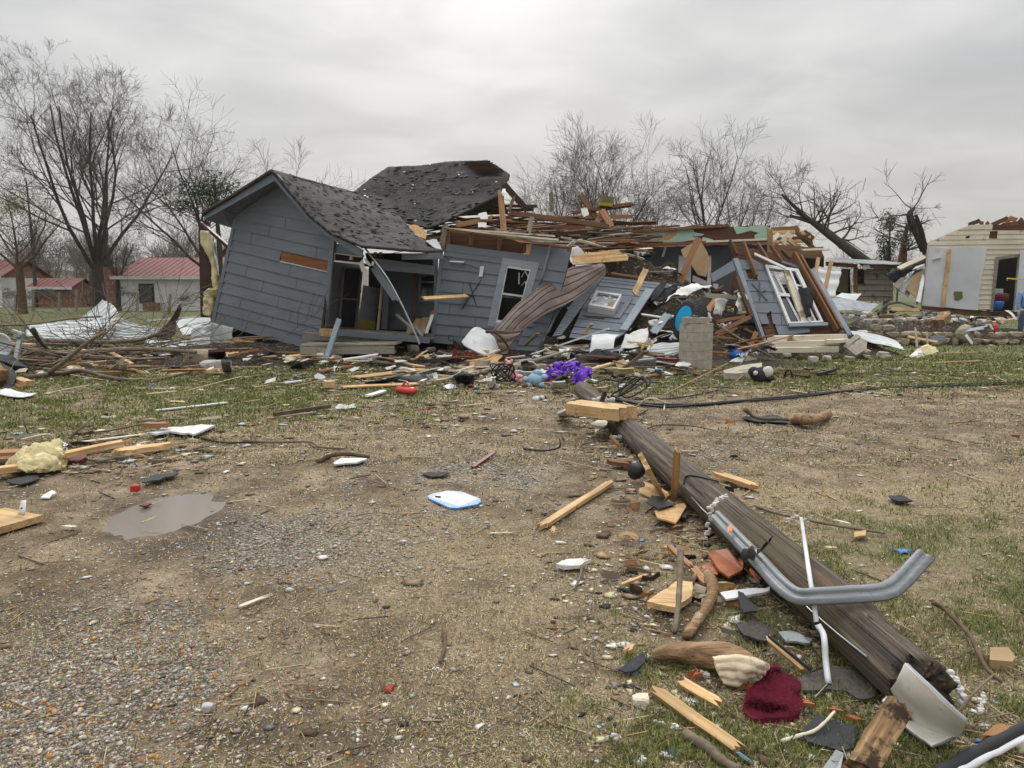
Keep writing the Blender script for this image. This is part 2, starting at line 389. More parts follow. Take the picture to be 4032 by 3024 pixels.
mat('drywall', (.50, .495, .48), (.60, .60, .585), (4, 4, 4), stain=(.34, .26, .17), st=(.62, .7), ss=3, rough=.85, bmp=.1, rnd=.06)
mat('house_wrap', (.56, .575, .585), (.62, .635, .645), (2, 2, 2), stain=(.40, .40, .38), st=(.62, .75), ss=1.5, rough=.6, bmp=.15, rnd=.03)
mat('cream', (.55, .48, .36), (.70, .64, .51), (.8, 9, 9), stain=(.20, .14, .085), st=(.58, .68), ss=2.2, rough=.8, bmp=.2, rnd=.06)
mat('cardboard', (.33, .22, .12), (.42, .30, .17), (3, 3, 3), rough=.9, bmp=.1, rnd=.06)
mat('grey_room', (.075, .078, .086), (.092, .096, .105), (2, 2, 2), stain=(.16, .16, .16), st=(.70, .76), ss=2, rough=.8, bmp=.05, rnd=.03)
mat('teal_paper', (.26, .42, .34), (.36, .50, .40), (1.5, 3, 3), stain=(.46, .33, .20), st=(.58, .63), ss=.9, rough=.8, bmp=.25, bd=.02, rnd=.02)
mat('board_brown', (.06, .028, .015), (.125, .06, .032), (.8, 16, 16), rough=.85, bmp=.4, rnd=.1)
mat('board_orange', (.17, .062, .022), (.30, .12, .045), (1.2, 30, 30), rough=.8, bmp=.3, rnd=.05)
mat('tarp_black', (.012, .012, .014), (.022, .022, .026), (4, 4, 4), rough=.38, bmp=.3, bd=.02, spec=.5, rnd=.1)
mat('felt', (.028, .029, .031), (.05, .051, .054), (40, 40, 40), rough=.85, bmp=.4, bd=.004, rnd=.25)
mat('asphalt_chip', (.045, .038, .034), (.10, .085, .075), (60, 60, 60), rough=.95, bmp=.6, bd=.004, rnd=.2)
mat('rubber', (.022, .022, .023), (.034, .034, .036), (9, 9, 9), rough=.75, bmp=.1, rnd=.0)
mat('cable', (.012, .012, .013), (.02, .02, .022), (9, 9, 9), rough=.5, bmp=0, rnd=.0)
mat('glass_dark', (.010, .012, .014), (.016, .019, .022), (1, 1, 1), rough=.08, bmp=0, spec=.6, rnd=0)
mat('void', (.008, .007, .006), (.018, .015, .012), (3, 3, 3), rough=.95, bmp=.2, rnd=0)  # near black; panels behind openings use it as painted-in darkness
mat('bark', (.035, .028, .022), (.075, .062, .048), (14, 14, 3), rough=.95, bmp=.7, bd=.02, rnd=.12)
mat('bark_brown', (.075, .045, .028), (.15, .10, .065), (10, 10, 3), rough=.95, bmp=.7, bd=.02, rnd=.12)
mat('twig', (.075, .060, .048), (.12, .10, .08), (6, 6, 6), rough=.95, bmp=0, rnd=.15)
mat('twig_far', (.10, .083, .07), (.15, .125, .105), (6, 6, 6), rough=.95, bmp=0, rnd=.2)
mat('stick', (.13, .10, .07), (.24, .19, .135), (3, 30, 30), stain=(.34, .29, .22), st=(.6, .7), ss=7, rough=.9, bmp=.4, rnd=.25)
mat('needles', (.022, .034, .014), (.05, .07, .026), (3, 3, 3), rough=.9, bmp=0, rnd=.2)
mat('bush_green', (.035, .055, .018), (.08, .11, .035), (1.5, 1.5, 1.5), rough=.9, bmp=0, rnd=.2)
mat('bud_green', (.12, .13, .05), (.20, .20, .085), (3, 3, 3), rough=.9, bmp=0, rnd=.15)
mat('brick', (.20, .085, .055), (.29, .14, .09), (9, 9, 26), stain=(.33, .25, .19), st=(.52, .6), ss=7, rough=.9, bmp=.3, rnd=.05)
mat('red_roof', (.15, .038, .034), (.22, .062, .055), (3, 3, 1), stain=(.15, .055, .05), st=(.48, .68), ss=.7, rough=.45, bmp=.05, rnd=.05)
mat('red_plastic', (.48, .025, .02), (.60, .045, .03), (4, 4, 4), rough=.35, bmp=0, spec=.5, rnd=.1)
mat('dark_red', (.10, .012, .014), (.16, .02, .022), (6, 6, 6), rough=.5, bmp=.1, rnd=.1)
mat('purple', (.16, .055, .52), (.25, .10, .66), (12, 12, 12), rough=.9, bmp=.5, bd=.02, rnd=.05)
mat('pink', (.62, .27, .27), (.74, .40, .38), (30, 30, 30), stain=(.62, .12, .16), st=(.60, .62), ss=12, rough=.95, bmp=.3, rnd=.05)
mat('toy_blue', (.20, .36, .46), (.30, .46, .55), (30, 30, 30), rough=.95, bmp=.3, rnd=.05)
mat('cyan', (.01, .30, .56), (.02, .38, .66), (3, 3, 3), rough=.4, bmp=0, rnd=0)
mat('yellow', (.75, .52, .03), (.82, .60, .05), (3, 3, 3), rough=.5, bmp=0, rnd=0)
mat('blue_plastic', (.02, .13, .50), (.04, .18, .60), (3, 3, 3), rough=.4, bmp=0, rnd=0)
mat('cloth_white', (.58, .56, .52), (.70, .685, .65), (5, 5, 5), stain=(.40, .36, .30), st=(.56, .68), ss=4, rough=.95, bmp=.3, bd=.02, rnd=.1)
mat('cloth_dark', (.018, .018, .02), (.035, .035, .038), (6, 6, 6), rough=.95, bmp=.3, rnd=.3)
mat('maroon', (.10, .006, .018), (.19, .016, .035), (60, 60, 60), rough=1, bmp=.8, bd=.01, rnd=0)
mat('skin', (.42, .25, .18), (.5, .31, .23), (6, 6, 6), rough=.6, bmp=0, rnd=0)
mat('shirt_blue', (.16, .26, .46), (.22, .34, .55), (14, 14, 14), rough=.9, bmp=.2, rnd=0)
mat('jeans', (.05, .07, .11), (.08, .11, .16), (14, 14, 14), rough=.95, bmp=.2, rnd=0)
mat('hair', (.05, .03, .02), (.09, .06, .04), (40, 40, 40), rough=.8, bmp=.2, rnd=0)
mat('sandy_log', (.13, .075, .035), (.27, .165, .085), (5, 38, 38), stain=(.46, .36, .23), st=(.58, .66), ss=7, rough=.9, bmp=1, bd=.02, c3=(.40, .27, .15), rnd=.05)
mat('splinter', (.55, .45, .30), (.68, .58, .42), (6, 26, 26), stain=(.30, .22, .15), st=(.55, .64), ss=6, rough=.9, bmp=.9, bd=.012, rnd=.05)
mat('gutter_white', (.74, .715, .63), (.82, .80, .73), (2, 2, 2), stain=(.44, .40, .32), st=(.64, .74), ss=9, rough=.4, bmp=.05, spec=.45, rnd=0)
mat('edge_grey', (.26, .26, .265), (.34, .34, .345), (9, 9, 9), rough=.8, bmp=.3, rnd=0)
mat('grass_green', (.05, .085, .02), (.09, .13, .035), (2, 2, 2), rough=.9, bmp=0, rnd=0)
mat('plastic_blue', (.10, .27, .62), (.14, .33, .70), (9, 9, 9), stain=(.46, .44, .38), st=(.42, .60), ss=2.2, rough=.35, bmp=0, rnd=0)
mat('steel', (.30, .31, .32), (.42, .43, .44), (6, 6, 6), rough=.35, bmp=.1, metal=.6, rnd=.1)
mat('olive', (.12, .12, .05), (.18, .17, .08), (3, 3, 3), rough=.8, bmp=.1, rnd=.05)
mat('mustard', (.30, .22, .03), (.36, .27, .05), (3, 3, 3), rough=.8, bmp=.05, rnd=.0)
mat('orange', (.75, .16, .03), (.8, .22, .05), (3, 3, 3), rough=.6, bmp=0, rnd=0)
mat('terracotta', (.30, .085, .03), (.42, .14, .055), (3, 25, 25), stain=(.20, .055, .025), st=(.55, .65), ss=6, rough=.5, bmp=.15, rnd=.2)
# utility pole: long weathered grain, moss, rust marks
m, nt, bs = newmat('pole'); tc = nt.nodes.new("ShaderNodeTexCoord"); vec = tc.outputs["Object"]
f = noise_n(nt, mapped(nt, vec, (1.1, 34, 34)), 1, 8, .7, .25)
c = ramp(nt, f, [(.32, (.016, .012, .009)), (.45, (.058, .042, .029)), (.56, (.115, .088, .062)), (.72, (.24, .20, .15))])
f2 = noise_n(nt, mapped(nt, vec, (1.2, 4, 4)), 1, 6, .6); sx = nt.nodes.new("ShaderNodeSeparateXYZ"); nt.links.new(vec, sx.inputs[0])
near = mth(nt, 'MULTIPLY', mth(nt, 'ADD', sx.outputs[0], -1.6), .8, True)
c = mixc(nt, mth(nt, 'MULTIPLY', near, ramp(nt, f2, [(.42, 0.0), (.58, .75)])), c, (.085, .068, .03))
f3 = noise_n(nt, mapped(nt, vec, (2.5, 7, 7)), 1, 6, .65)
c = mixc(nt, ramp(nt, f3, [(.60, 0.0), (.68, .55)]), c, (.16, .065, .03))
f4 = noise_n(nt, mapped(nt, vec, (.7, 60, 60)), 1, 3, .5, .1)
c = mixc(nt, ramp(nt, f4, [(.34, 1.0), (.38, 0.0)]), c, (.012, .009, .007))
nt.links.new(c, bs.inputs["Base Color"]); bs.inputs["Roughness"].default_value = .9
bump(nt, bs, mth(nt, 'ADD', f, ramp(nt, f4, [(.34, 0.0), (.38, .6)])), .8, .02)
# shingles: rows and tabs with torn bare patches
def shingle_mat(name, bare, rows):
    m, nt, bs = newmat(name); tc = nt.nodes.new("ShaderNodeTexCoord"); vec = tc.outputs["UV"]
    br = nt.nodes.new("ShaderNodeTexBrick"); nt.links.new(vec, br.inputs[0]); br.offset = .5
    for k_, v_ in (("Scale", 1.0), ("Mortar Size", .012), ("Brick Width", .30), ("Row Height", rows), ("Bias", 0.0)): br.inputs[k_].default_value = v_
    br.inputs["Color1"].default_value = (.056, .047, .036, 1); br.inputs["Color2"].default_value = (.024, .021, .018, 1); br.inputs["Mortar"].default_value = (.008, .008, .008, 1)
    c = br.outputs[0]; g = noise_n(nt, vec, 90, 3, .7)
    c = mixc(nt, .6, c, ramp(nt, g, [(.3, .4), (.7, 1.7)]), 'MULTIPLY')
    g2 = noise_n(nt, mapped(nt, vec, (.8, 2.6, 1)), 1.3, 7, .65)
    c = mixc(nt, ramp(nt, g2, [(.585, 0.0), (.60, 1.0)]), c, (.030, .031, .034))
    if bare: 
        g3 = noise_n(nt, mapped(nt, vec, (1.3, 2.2, 1)), 2.0, 7, .6)
        c = mixc(nt, ramp(nt, g3, [(.70, 0.0), (.705, 1.0)]), c, (.50, .28, .14))
    g4 = noise_n(nt, vec, 9, 4, .6); c = mixc(nt, ramp(nt, g4, [(.80, 0.0), (.81, 1.0)]), c, (.30, .30, .29))
    nt.links.new(c, bs.inputs["Base Color"]); bs.inputs["Roughness"].default_value = .92
    sp = nt.nodes.new("ShaderNodeSeparateXYZ"); nt.links.new(vec, sp.inputs[0])
    rowf = mth(nt, 'FRACT', mth(nt, 'DIVIDE', sp.outputs[1], rows))
    bump(nt, bs, mth(nt, 'ADD', mth(nt, 'MULTIPLY', rowf, -1.0), mth(nt, 'MULTIPLY', g, .4)), .7, .015)
shingle_mat('shingle', True, .15)
def vcol_mat(name, rough, var=.25, sc=30):
    m, nt, bs = newmat(name); a = nt.nodes.new("ShaderNodeVertexColor"); a.layer_name = "Col"
    tc = nt.nodes.new("ShaderNodeTexCoord"); f = noise_n(nt, tc.outputs["Object"], sc, 2)
    nt.links.new(mixc(nt, var, a.outputs[0], ramp(nt, f, [(.3, .4), (.7, 1.6)]), 'MULTIPLY'), bs.inputs["Base Color"]); bs.inputs["Roughness"].default_value = rough
    bs.inputs["Specular IOR Level"].default_value = .2
vcol_mat('blade', .8, .2); vcol_mat('pebble', .75, .35, 60); vcol_mat('litter_mix', .85, .3, 30)
# ================================================================ ground
RNG = np.random.default_rng(7)
_lat = RNG.random((256, 256))
def vnoise(x, y):
    xi = np.floor(x).astype(int); yi = np.floor(y).astype(int); fx = x-xi; fy = y-yi
    fx = fx*fx*(3-2*fx); fy = fy*fy*(3-2*fy)
    a = _lat[xi & 255, yi & 255]; b = _lat[(xi+1) & 255, yi & 255]; c = _lat[xi & 255, (yi+1) & 255]; d = _lat[(xi+1) & 255, (yi+1) & 255]
    return a*(1-fx)*(1-fy)+b*fx*(1-fy)+c*(1-fx)*fy+d*fx*fy
def fbm(x, y, o=4):
    s = 0; a = .5; t = 0
    for i in range(o): s = s+a*vnoise(x+i*17.3, y+i*9.1); t += a; x = x*2.03; y = y*2.03; a *= .5
    return s/t
def npix(x, y, z=0.0):
    dz = z-CAM_H; f = np.maximum(y*CP - dz*SP, .3); return 2016+x/f*FPX, 1512-(y*SP+dz*CP)/f*FPX
def sst(a, b, x): t = np.clip((x-a)/(b-a), 0, 1); return t*t*(3-2*t)
def blob(px, py, cx, cy, rx, ry): 
    d = ((px-cx)/rx)**2+((py-cy)/ry)**2; return np.exp(-d*1.2)
def cover(x, y):
    """areas of the yard: green grass, dry thatch, pale gravel, wet earth (0..1)"""
    px, py = npix(x, y); behind = y < 1.0
    px = np.where(behind, 2016, px); py = np.where(behind, 3100, py)
    n = fbm(x*1.1, y*1.1, 5); n2 = fbm(x*3.7+40, y*3.7, 4); n3 = fbm(x*.45+9, y*.45+3, 4)
    # green lawn left of the drive, and in front of the ruins on the right
    lim = 1740 - .10*px + (n3-.5)*160
    left = sst(lim+130, lim-90, py)*sst(2300, 1500, px)
    right = sst(1590, 1490, py+(n3-.5)*70)*sst(2000, 2300, px)
    far = sst(1420, 1330, py)
    se = sst(-180, 420, (px-2350)*.75 + (py-2450)*.9 + (n3-.5)*900)*sst(1800, 2100, py)
    redge = sst(1900, 2500, py+(px-3600)*.55+(n3-.5)*400)*sst(2700, 3400, px)
    mid = blob(px, py, 900, 2300, 900, 160)*.0
    green = np.maximum.reduce([left*.8, right*.9, far, se*.55, redge*.6, mid])
    green = green*sst(.30, .62, n*.6+n2*.4+.12*green)
    dry = np.maximum.reduce([left*.85, right*.5, se*1.0, sst(2350, 2800, px)*sst(1750, 2000, py)*.95, sst(1900, 2350, px)*sst(1950, 2400, py)*.7,
          blob(px, py, 1700, 2200, 700, 420)*.62, blob(px, py, 1300, 1750, 900, 90)*.5, blob(px, py, 600, 2500, 700, 120)*.35, blob(px, py, 2000, 2500, 500, 500)*.6])
    dry = dry*sst(.28, .6, n2*.6+n*.5)
    grav = np.maximum.reduce([blob(px, py, 1650, 1880, 620, 120), blob(px, py, 1250, 2150, 560, 220), blob(px, py, 1850, 1990, 300, 80)*1.1,
           blob(px, py, 500, 2600, 520, 300), blob(px, py, 150, 2850, 420, 260)*1.2, blob(px, py, 3100, 1760, 500, 70)*.5, blob(px, py, 2800, 1800, 200, 60)*.6])
    grav = np.clip(grav*sst(.32, .62, n*.5+n2*.55), 0, 1)
    wet = np.maximum.reduce([blob(px, py, 1500, 2850, 480, 190), blob(px, py, 1000, 2900, 330, 120), blob(px, py, 640, 2060, 380, 170)*1.2, blob(px, py, 1450, 1950, 330, 70)*.6,
          blob(px, py, 2150, 1780, 260, 60)*.6, blob(px, py, 3750, 1660, 420, 70)*.8, blob(px, py, 2700, 1640, 300, 30)*.6, blob(px, py, 130, 2420, 260, 110)*.7, blob(px, py, 330, 2400, 160, 110)*.6])
    rub = sst(1400, 1450, py)*sst(1560, 1480, py)
    wet = np.clip(wet*sst(.30, .58, n2*.5+n*.5), 0, 1)
    return green, dry, grav, wet
def hgt(x, y):
    near = np.clip(1-(y-10)/12, .25, 1)
    h = (fbm(x*.7, y*.7, 3)-.5)*.05 + (fbm(x*6+3, y*6, 3)-.5)*.014*near
    p = ((x+2.48)/.5)**2 + ((y-5.08)/.72)**2; pf = np.exp(-p*.9)
    return (h*(1-.72*pf) - .024*pf)*np.clip(1-(y-60)/40, 0, 1)
ys = [-6.0]
while ys[-1] < 900: 
    y = ys[-1]; ys.append(y + (.35 if y < 1.4 else max(.022, .0068*y if y < 22 else .0068*22+(y-22)*.06)))
ys = np.array(ys); NX = 420
tx = np.linspace(-1, 1, NX); tx = np.sign(tx)*np.abs(tx)**1.25
wid = np.where(ys < 1.4, 6.0, np.maximum(4.0+ys*.85, 6.0)); wid = np.where(ys > 40, 38+ (ys-40)*3+0, wid)
X = tx[None, :]*wid[:, None]; Yg = np.repeat(ys[:, None], NX, 1)
hills_z = np.zeros_like(X)
Z = hgt(X, Yg)
gc, dc, vc, wc = cover(X.ravel(), Yg.ravel())
vv = np.stack([X.ravel(), Yg.ravel(), Z.ravel()], 1)
ny = len(ys); idx = np.arange(ny*NX).reshape(ny, NX)
qd = np.stack([idx[:-1, :-1].ravel(), idx[:-1, 1:].ravel(), idx[1:, 1:].ravel(), idx[1:, :-1].ravel()], 1)
m, nt, bs = newmat('earth'); tc = nt.nodes.new("ShaderNodeTexCoord"); vec = tc.outputs["Object"]
at = nt.nodes.new("ShaderNodeVertexColor"); at.layer_name = "Col"; se_ = nt.nodes.new("ShaderNodeSeparateColor"); nt.links.new(at.outputs[0], se_.inputs[0])
n1 = noise_n(nt, vec, 2.2, 9, .68); n2 = noise_n(nt, vec, 45, 6, .7); n3 = noise_n(nt, vec, 9, 6, .65)
c = ramp(nt, n1, [(.32, (.075, .053, .032)), (.48, (.165, .121, .075)), (.66, (.32, .25, .165))])
c = mixc(nt, .75, c, ramp(nt, n2, [(.30, .35), (.5, .95), (.72, 1.7)]), 'MULTIPLY')
vo = nt.nodes.new("ShaderNodeTexVoronoi"); nt.links.new(vec, vo.inputs[0]); vo.inputs["Scale"].default_value = 48
sc3 = nt.nodes.new("ShaderNodeSeparateColor"); nt.links.new(vo.outputs["Color"], sc3.inputs[0])
st = ramp(nt, sc3.outputs[0], [(0, (.16, .12, .08)), (.25, (.30, .25, .19)), (.5, (.42, .38, .32)), (.75, (.20, .17, .14)), (1, (.52, .48, .42))])
vd = ramp(nt, vo.outputs["Distance"], [(.35, 1.0), (.62, .3)]); st = mixc(nt, 1, st, vd, 'MULTIPLY')
gm = mth(nt, 'MULTIPLY', at.outputs["Alpha"] if False else se_.outputs[2], 1.0)
c = mixc(nt, ramp(nt, mth(nt, 'ADD', mth(nt, 'MULTIPLY', gm, .75), mth(nt, 'MULTIPLY', n3, .5)), [(.45, 0.0), (.75, .9)]), c, st)
dryc = ramp(nt, noise_n(nt, vec, 28, 6, .75, 1.0), [(.32, (.11, .08, .045)), (.52, (.29, .225, .135)), (.68, (.52, .43, .28))])
c = mixc(nt, ramp(nt, mth(nt, 'ADD', mth(nt, 'MULTIPLY', se_.outputs[1], .8), mth(nt, 'MULTIPLY', n3, .4)), [(.38, 0.0), (.8, .85)]), c, dryc)
grc = ramp(nt, noise_n(nt, vec, 22, 6, .7, 1.0), [(.34, (.04, .05, .018)), (.52, (.085, .10, .035)), (.68, (.20, .18, .085))])
c = mixc(nt, ramp(nt, mth(nt, 'ADD', mth(nt, 'MULTIPLY', se_.outputs[0], .9), mth(nt, 'MULTIPLY', n3, .4)), [(.40, 0.0), (.85, .9)]), c, grc)
wa = nt.nodes.new("ShaderNodeAttribute"); wa.attribute_name = "wet"
wf = ramp(nt, mth(nt, 'ADD', mth(nt, 'MULTIPLY', wa.outputs["Fac"], .8), mth(nt, 'MULTIPLY', n3, .35)), [(.4, 0.0), (.75, .8)])
c = mixc(nt, wf, c, mixc(nt, 1, c, (.40, .36, .33), 'MULTIPLY'))
nt.links.new(c, bs.inputs["Base Color"])
nt.links.new(ramp(nt, wf, [(0, .95), (1, .6)]), bs.inputs["Roughness"]); bs.inputs["Specular IOR Level"].default_value = .25
bump(nt, bs, mth(nt, 'ADD', n2, mth(nt, 'MULTIPLY', vd, mth(nt, 'MULTIPLY', gm, .7))), .8, .02)
ground = npobj("ground", vv, qd, 'earth', colors=np.stack([gc, dc, vc], 1), smooth=True); kind(ground, "structure")
a = ground.data.attributes.new("wet", 'FLOAT', 'POINT'); a.data.foreach_set("value", wc.astype(np.float32))

def view_points(n, ymin, ymax, p=2.0, dens=None, marg=1.08):
    """points on the ground inside the view wedge, denser near the camera"""
    u = RNG.random(n); k = 1-p
    Y_ = (ymin**k + u*(ymax**k-ymin**k))**(1/k); hw = (Y_*.70+.2)*marg
    return (RNG.random(n)*2-1)*hw, Y_
# ---- grass blades
def blades(n, ymin, ymax, p, hs, wf_):
    x, y = view_points(n, ymin, ymax, p); g, d, v, wt = cover(x, y)
    tuft = fbm(x*5+11, y*5, 3); pr = np.clip(g*1.1*sst(.32, .62, tuft)+.02, 0, 1); pd = np.clip(d*1.5*sst(.15, .55, tuft) + .32*sst(.35, .6, fbm(x*2.3+5, y*2.3, 3))*(1-.6*v) + .04, 0, 1)
    pud = ((x+2.48)/.36)**2 + ((y-5.08)/.5)**2 < 1.15
    r = RNG.random(n); isg = r < pr; isd = (~isg) & (r < pr+pd); keep = (isg | isd) & ~pud
    x, y, isg = x[keep], y[keep], isg[keep]; m_ = len(x)
    sc = np.clip(y/5, .8, 3.2)
    h = RNG.uniform(.35, 1, m_)*hs*np.where(isg, .9+1.0*RNG.random(m_)*tuft[keep], .62)*sc**.45; wd = .0020*sc*wf_*RNG.uniform(.6, 1.5, m_)
    az = RNG.random(m_)*6.283; lean = np.where(isg, RNG.uniform(.1, 1.1, m_), RNG.uniform(.8, 1.5, m_))
    dx, dy = np.cos(az)*np.sin(lean), np.sin(az)*np.sin(lean); dz = np.cos(lean)
    a2 = RNG.random(m_)*6.283; wx, wy = np.cos(a2)*wd, np.sin(a2)*wd; z0 = hgt(x, y)-.003
    b0 = np.stack([x-wx, y-wy, z0], 1); b1 = np.stack([x+wx, y+wy, z0], 1)
    mid = np.stack([x+dx*h*.5, y+dy*h*.5, z0+dz*h*.62], 1); wv = np.stack([wx, wy, wx*0], 1)*.8
    tip = np.stack([x+dx*h*1.05, y+dy*h*1.05, z0+dz*h*.95], 1)
    Vv = np.stack([b0, b1, mid+wv, mid-wv, tip], 1).reshape(-1, 3); bi = np.arange(m_)*5
    T = np.concatenate([np.stack([bi, bi+1, bi+2], 1), np.stack([bi, bi+2, bi+3], 1), np.stack([bi+3, bi+2, bi+4], 1)])
    gcol = np.array([[.17, .19, .055], [.22, .235, .085], [.29, .275, .115], [.115, .14, .04]]); dcol = np.array([[.46, .38, .22], [.36, .28, .15], [.56, .48, .31], [.23, .17, .09]])
    k = RNG.integers(0, 4, m_); c = np.where(isg[:, None], gcol[k], dcol[k])*RNG.uniform(.75, 1.25, (m_, 1))
    return Vv, T, np.repeat(c, 5, 0)
sets = [blades(560000, 1.9, 7, 2.0, .046, 1.1), blades(380000, 6.5, 17, 1.7, .040, 1.6), blades(110000, 16, 60, 1.8, .045, 1.6)]
off = 0; VV = []; TT = []; CC = []
for a_, b_, c_ in sets: VV.append(a_); TT.append(b_+off); CC.append(c_); off += len(a_)
grass = npobj("grass", np.concatenate(VV), np.concatenate(TT), 'blade', colors=np.concatenate(CC)); kind(grass, "stuff", "thin green and straw coloured grass over the yard")
# ---- pebbles
OV = np.array([[1, 0, 0], [-1, 0, 0], [0, 1, 0], [0, -1, 0], [0, 0, 1], [0, 0, -1], [.7, .7, .35], [-.7, -.7, .35], [.7, -.7, .35], [-.7, .7, .35]], float)
OF = np.array([[4, 0, 6], [4, 6, 2], [4, 2, 9], [4, 9, 1], [4, 1, 7], [4, 7, 3], [4, 3, 8], [4, 8, 0], [5, 6, 0], [5, 2, 6], [5, 9, 2], [5, 1, 9], [5, 7, 1], [5, 3, 7], [5, 8, 3], [5, 0, 8]])
def bits(x, y, z, s, flat, cols, jit=.25):
    n = len(x); R = RNG.uniform(1-jit, 1+jit, (n, len(OV), 1)); a = RNG.random(n)*6.283; asp = RNG.uniform(.55, 1, n)
    p = OV[None]*R; px_ = p[..., 0]*s[:, None]; py_ = p[..., 1]*(s*asp)[:, None]; pz_ = p[..., 2]*(s*flat)[:, None]
    ca, sa = np.cos(a)[:, None], np.sin(a)[:, None]
    Vv = np.stack([x[:, None]+px_*ca-py_*sa, y[:, None]+px_*sa+py_*ca, z[:, None]+pz_], -1).reshape(-1, 3)
    T = (OF[None]+(np.arange(n)*len(OV))[:, None, None]).reshape(-1, 3); return Vv, T, np.repeat(cols, len(OV), 0)
x, y = view_points(190000, 1.9, 16, 2.2); g, d, v, wt = cover(x, y)
keep = RNG.random(len(x)) < np.clip(v*.85+.11-.3*g, .02, 1); x, y = x[keep], y[keep]; n = len(x); px_, py_ = npix(x, y)
pud = ((x+2.48)/.36)**2 + ((y-5.08)/.5)**2 < 1.15; x, y, px_, py_ = x[~pud], y[~pud], px_[~pud], py_[~pud]; n = len(x)
s = np.exp(RNG.normal(math.log(.0055), .45, n))*np.clip(y/4, .85, 2.0); s = np.minimum(s, .028)
pal = np.array([[.33, .28, .22], [.42, .38, .32], [.24, .21, .18], [.15, .14, .14], [.28, .21, .145], [.50, .46, .40]])
orange = np.array([[.38, .17, .05], [.50, .28, .08], [.24, .10, .05]])
c = pal[RNG.integers(0, 6, n)]; io = RNG.random(n) < np.where((px_ < 1500) & (py_ > 2250), .15, .03); c[io] = orange[RNG.integers(0, 3, io.sum())]
c = c*RNG.uniform(.8, 1.2, (n, 1)); Vv, T, Cc = bits(x, y, hgt(x, y)+s*.15, s, RNG.uniform(.28, .6, n), c, .4)
kind(npobj("gravel", Vv, T, 'pebble', colors=Cc), "stuff", "mixed pebbles and pale gravel on the drive")
# ---- litter: crumbs of insulation, chips of board, felt and leaf scraps
lx = []; ly = []
def pole_axis(t): return 1
n = 42000; px_ = RNG.random(n)*4300-130; py_ = 1395+RNG.random(n)**1.2*1650
dn = np.maximum.reduce([blob(px_, py_, 2016, 1480, 2600, 62)*1.0, np.exp(-((px_-(2330+(py_-1600)*1.02))/(120+(py_-1500)*.19))**2)*.62*(py_ > 1500),
     blob(px_, py_, 420, 1780, 520, 90)*.7, blob(px_, py_, 900, 1430, 1000, 70)*.8, blob(px_, py_, 1500, 1620, 600, 90)*.35, blob(px_, py_, 3050, 2800, 700, 330)*.45, blob(px_, py_, 2450, 2350, 260, 350)*.4, np.full(n, .014)])
keep = RNG.random(n) < dn; px_, py_ = px_[keep], py_[keep]
rz = -SP-(py_-1512)/FPX*CP; t = -CAM_H/rz; x = (px_-2016)/FPX*t; y = (CP-(py_-1512)/FPX*SP)*t; n = len(x)
s = np.exp(RNG.normal(math.log(.011), .5, n))*np.clip(y/4, .8, 3.2); s = np.minimum(s, .055)
pal = np.array([[.60, .57, .52], [.55, .46, .33], [.035, .035, .038], [.34, .23, .13], [.24, .17, .11], [.48, .48, .48], [.12, .08, .05], [.62, .56, .36], [.20, .17, .14], [.08, .05, .035]])
c = pal[RNG.integers(0, len(pal), n)]*RNG.uniform(.75, 1.2, (n, 1))
r = RNG.random(n); c = np.where((r < .012)[:, None], np.array([.35, .05, .04]), c); c = np.where(((r > .012) & (r < .02))[:, None], np.array([.12, .25, .5]), c)
Vv, T, Cc = bits(x, y, hgt(x, y)+s*.2, s*1.2, RNG.uniform(.06, .3, n), c, .6)
kind(npobj("litter", Vv, T, 'litter_mix', colors=Cc), "stuff", "crumbs of board, insulation and torn felt strewn on the ground")
# ---- straws and splinters
n = 9000; px_ = RNG.random(n)*4300-130; py_ = 1420+RNG.random(n)*1620
dn = np.maximum.reduce([blob(px_, py_, 2016, 1500, 2600, 60), np.exp(-((px_-(2330+(py_-1600)*1.02))/(150+(py_-1500)*.22))**2)*.6*(py_ > 1500), blob(px_, py_, 300, 1780, 560, 110)*.8, blob(px_, py_, 700, 1460, 900, 60), blob(px_, py_, 3050, 2850, 800, 300)*.5, np.full(n, .05)])
keep = RNG.random(n) < dn; px_, py_ = px_[keep], py_[keep]; rz = -SP-(py_-1512)/FPX*CP; t = -CAM_H/rz; x = (px_-2016)/FPX*t; y = (CP-(py_-1512)/FPX*SP)*t; n = len(x)
ln = np.exp(RNG.normal(math.log(.05), .6, n))*np.clip(y/4, .8, 3); th = .0016*np.clip(y/3, 1, 3.5)*RNG.uniform(.6, 2, n); a = RNG.random(n)*6.283; tl = RNG.normal(0, .18, n)
dx, dy, dz = np.cos(a)*ln, np.sin(a)*ln, np.abs(np.sin(tl))*ln; z0 = hgt(x, y)+.004; nx_, ny_ = -np.sin(a)*th, np.cos(a)*th
o4 = [np.stack([x-dx-nx_, y-dy-ny_, z0], 1), np.stack([x-dx+nx_, y-dy+ny_, z0], 1), np.stack([x-dx, y-dy, z0+th*1.6], 1), np.stack([x+dx-nx_, y+dy-ny_, z0+dz], 1), np.stack([x+dx+nx_, y+dy+ny_, z0+dz], 1), np.stack([x+dx, y+dy, z0+dz+th*1.6], 1)]
Vv = np.stack(o4, 1).reshape(-1, 3); bi = (np.arange(n)*6)[:, None, None]; T = (np.array([[0, 3, 5], [0, 5, 2], [1, 2, 5], [1, 5, 4], [0, 1, 4], [0, 4, 3]])[None]+bi).reshape(-1, 3)
pal = np.array([[.50, .40, .25], [.40, .28, .15], [.15, .10, .065], [.30, .22, .14], [.10, .075, .055]]); c = pal[RNG.integers(0, 5, n)]*RNG.uniform(.8, 1.2, (n, 1))
kind(npobj("splinters", Vv, T, 'litter_mix', colors=np.repeat(c, 6, 0)), "stuff", "straws, twigs and wood splinters strewn on the ground")
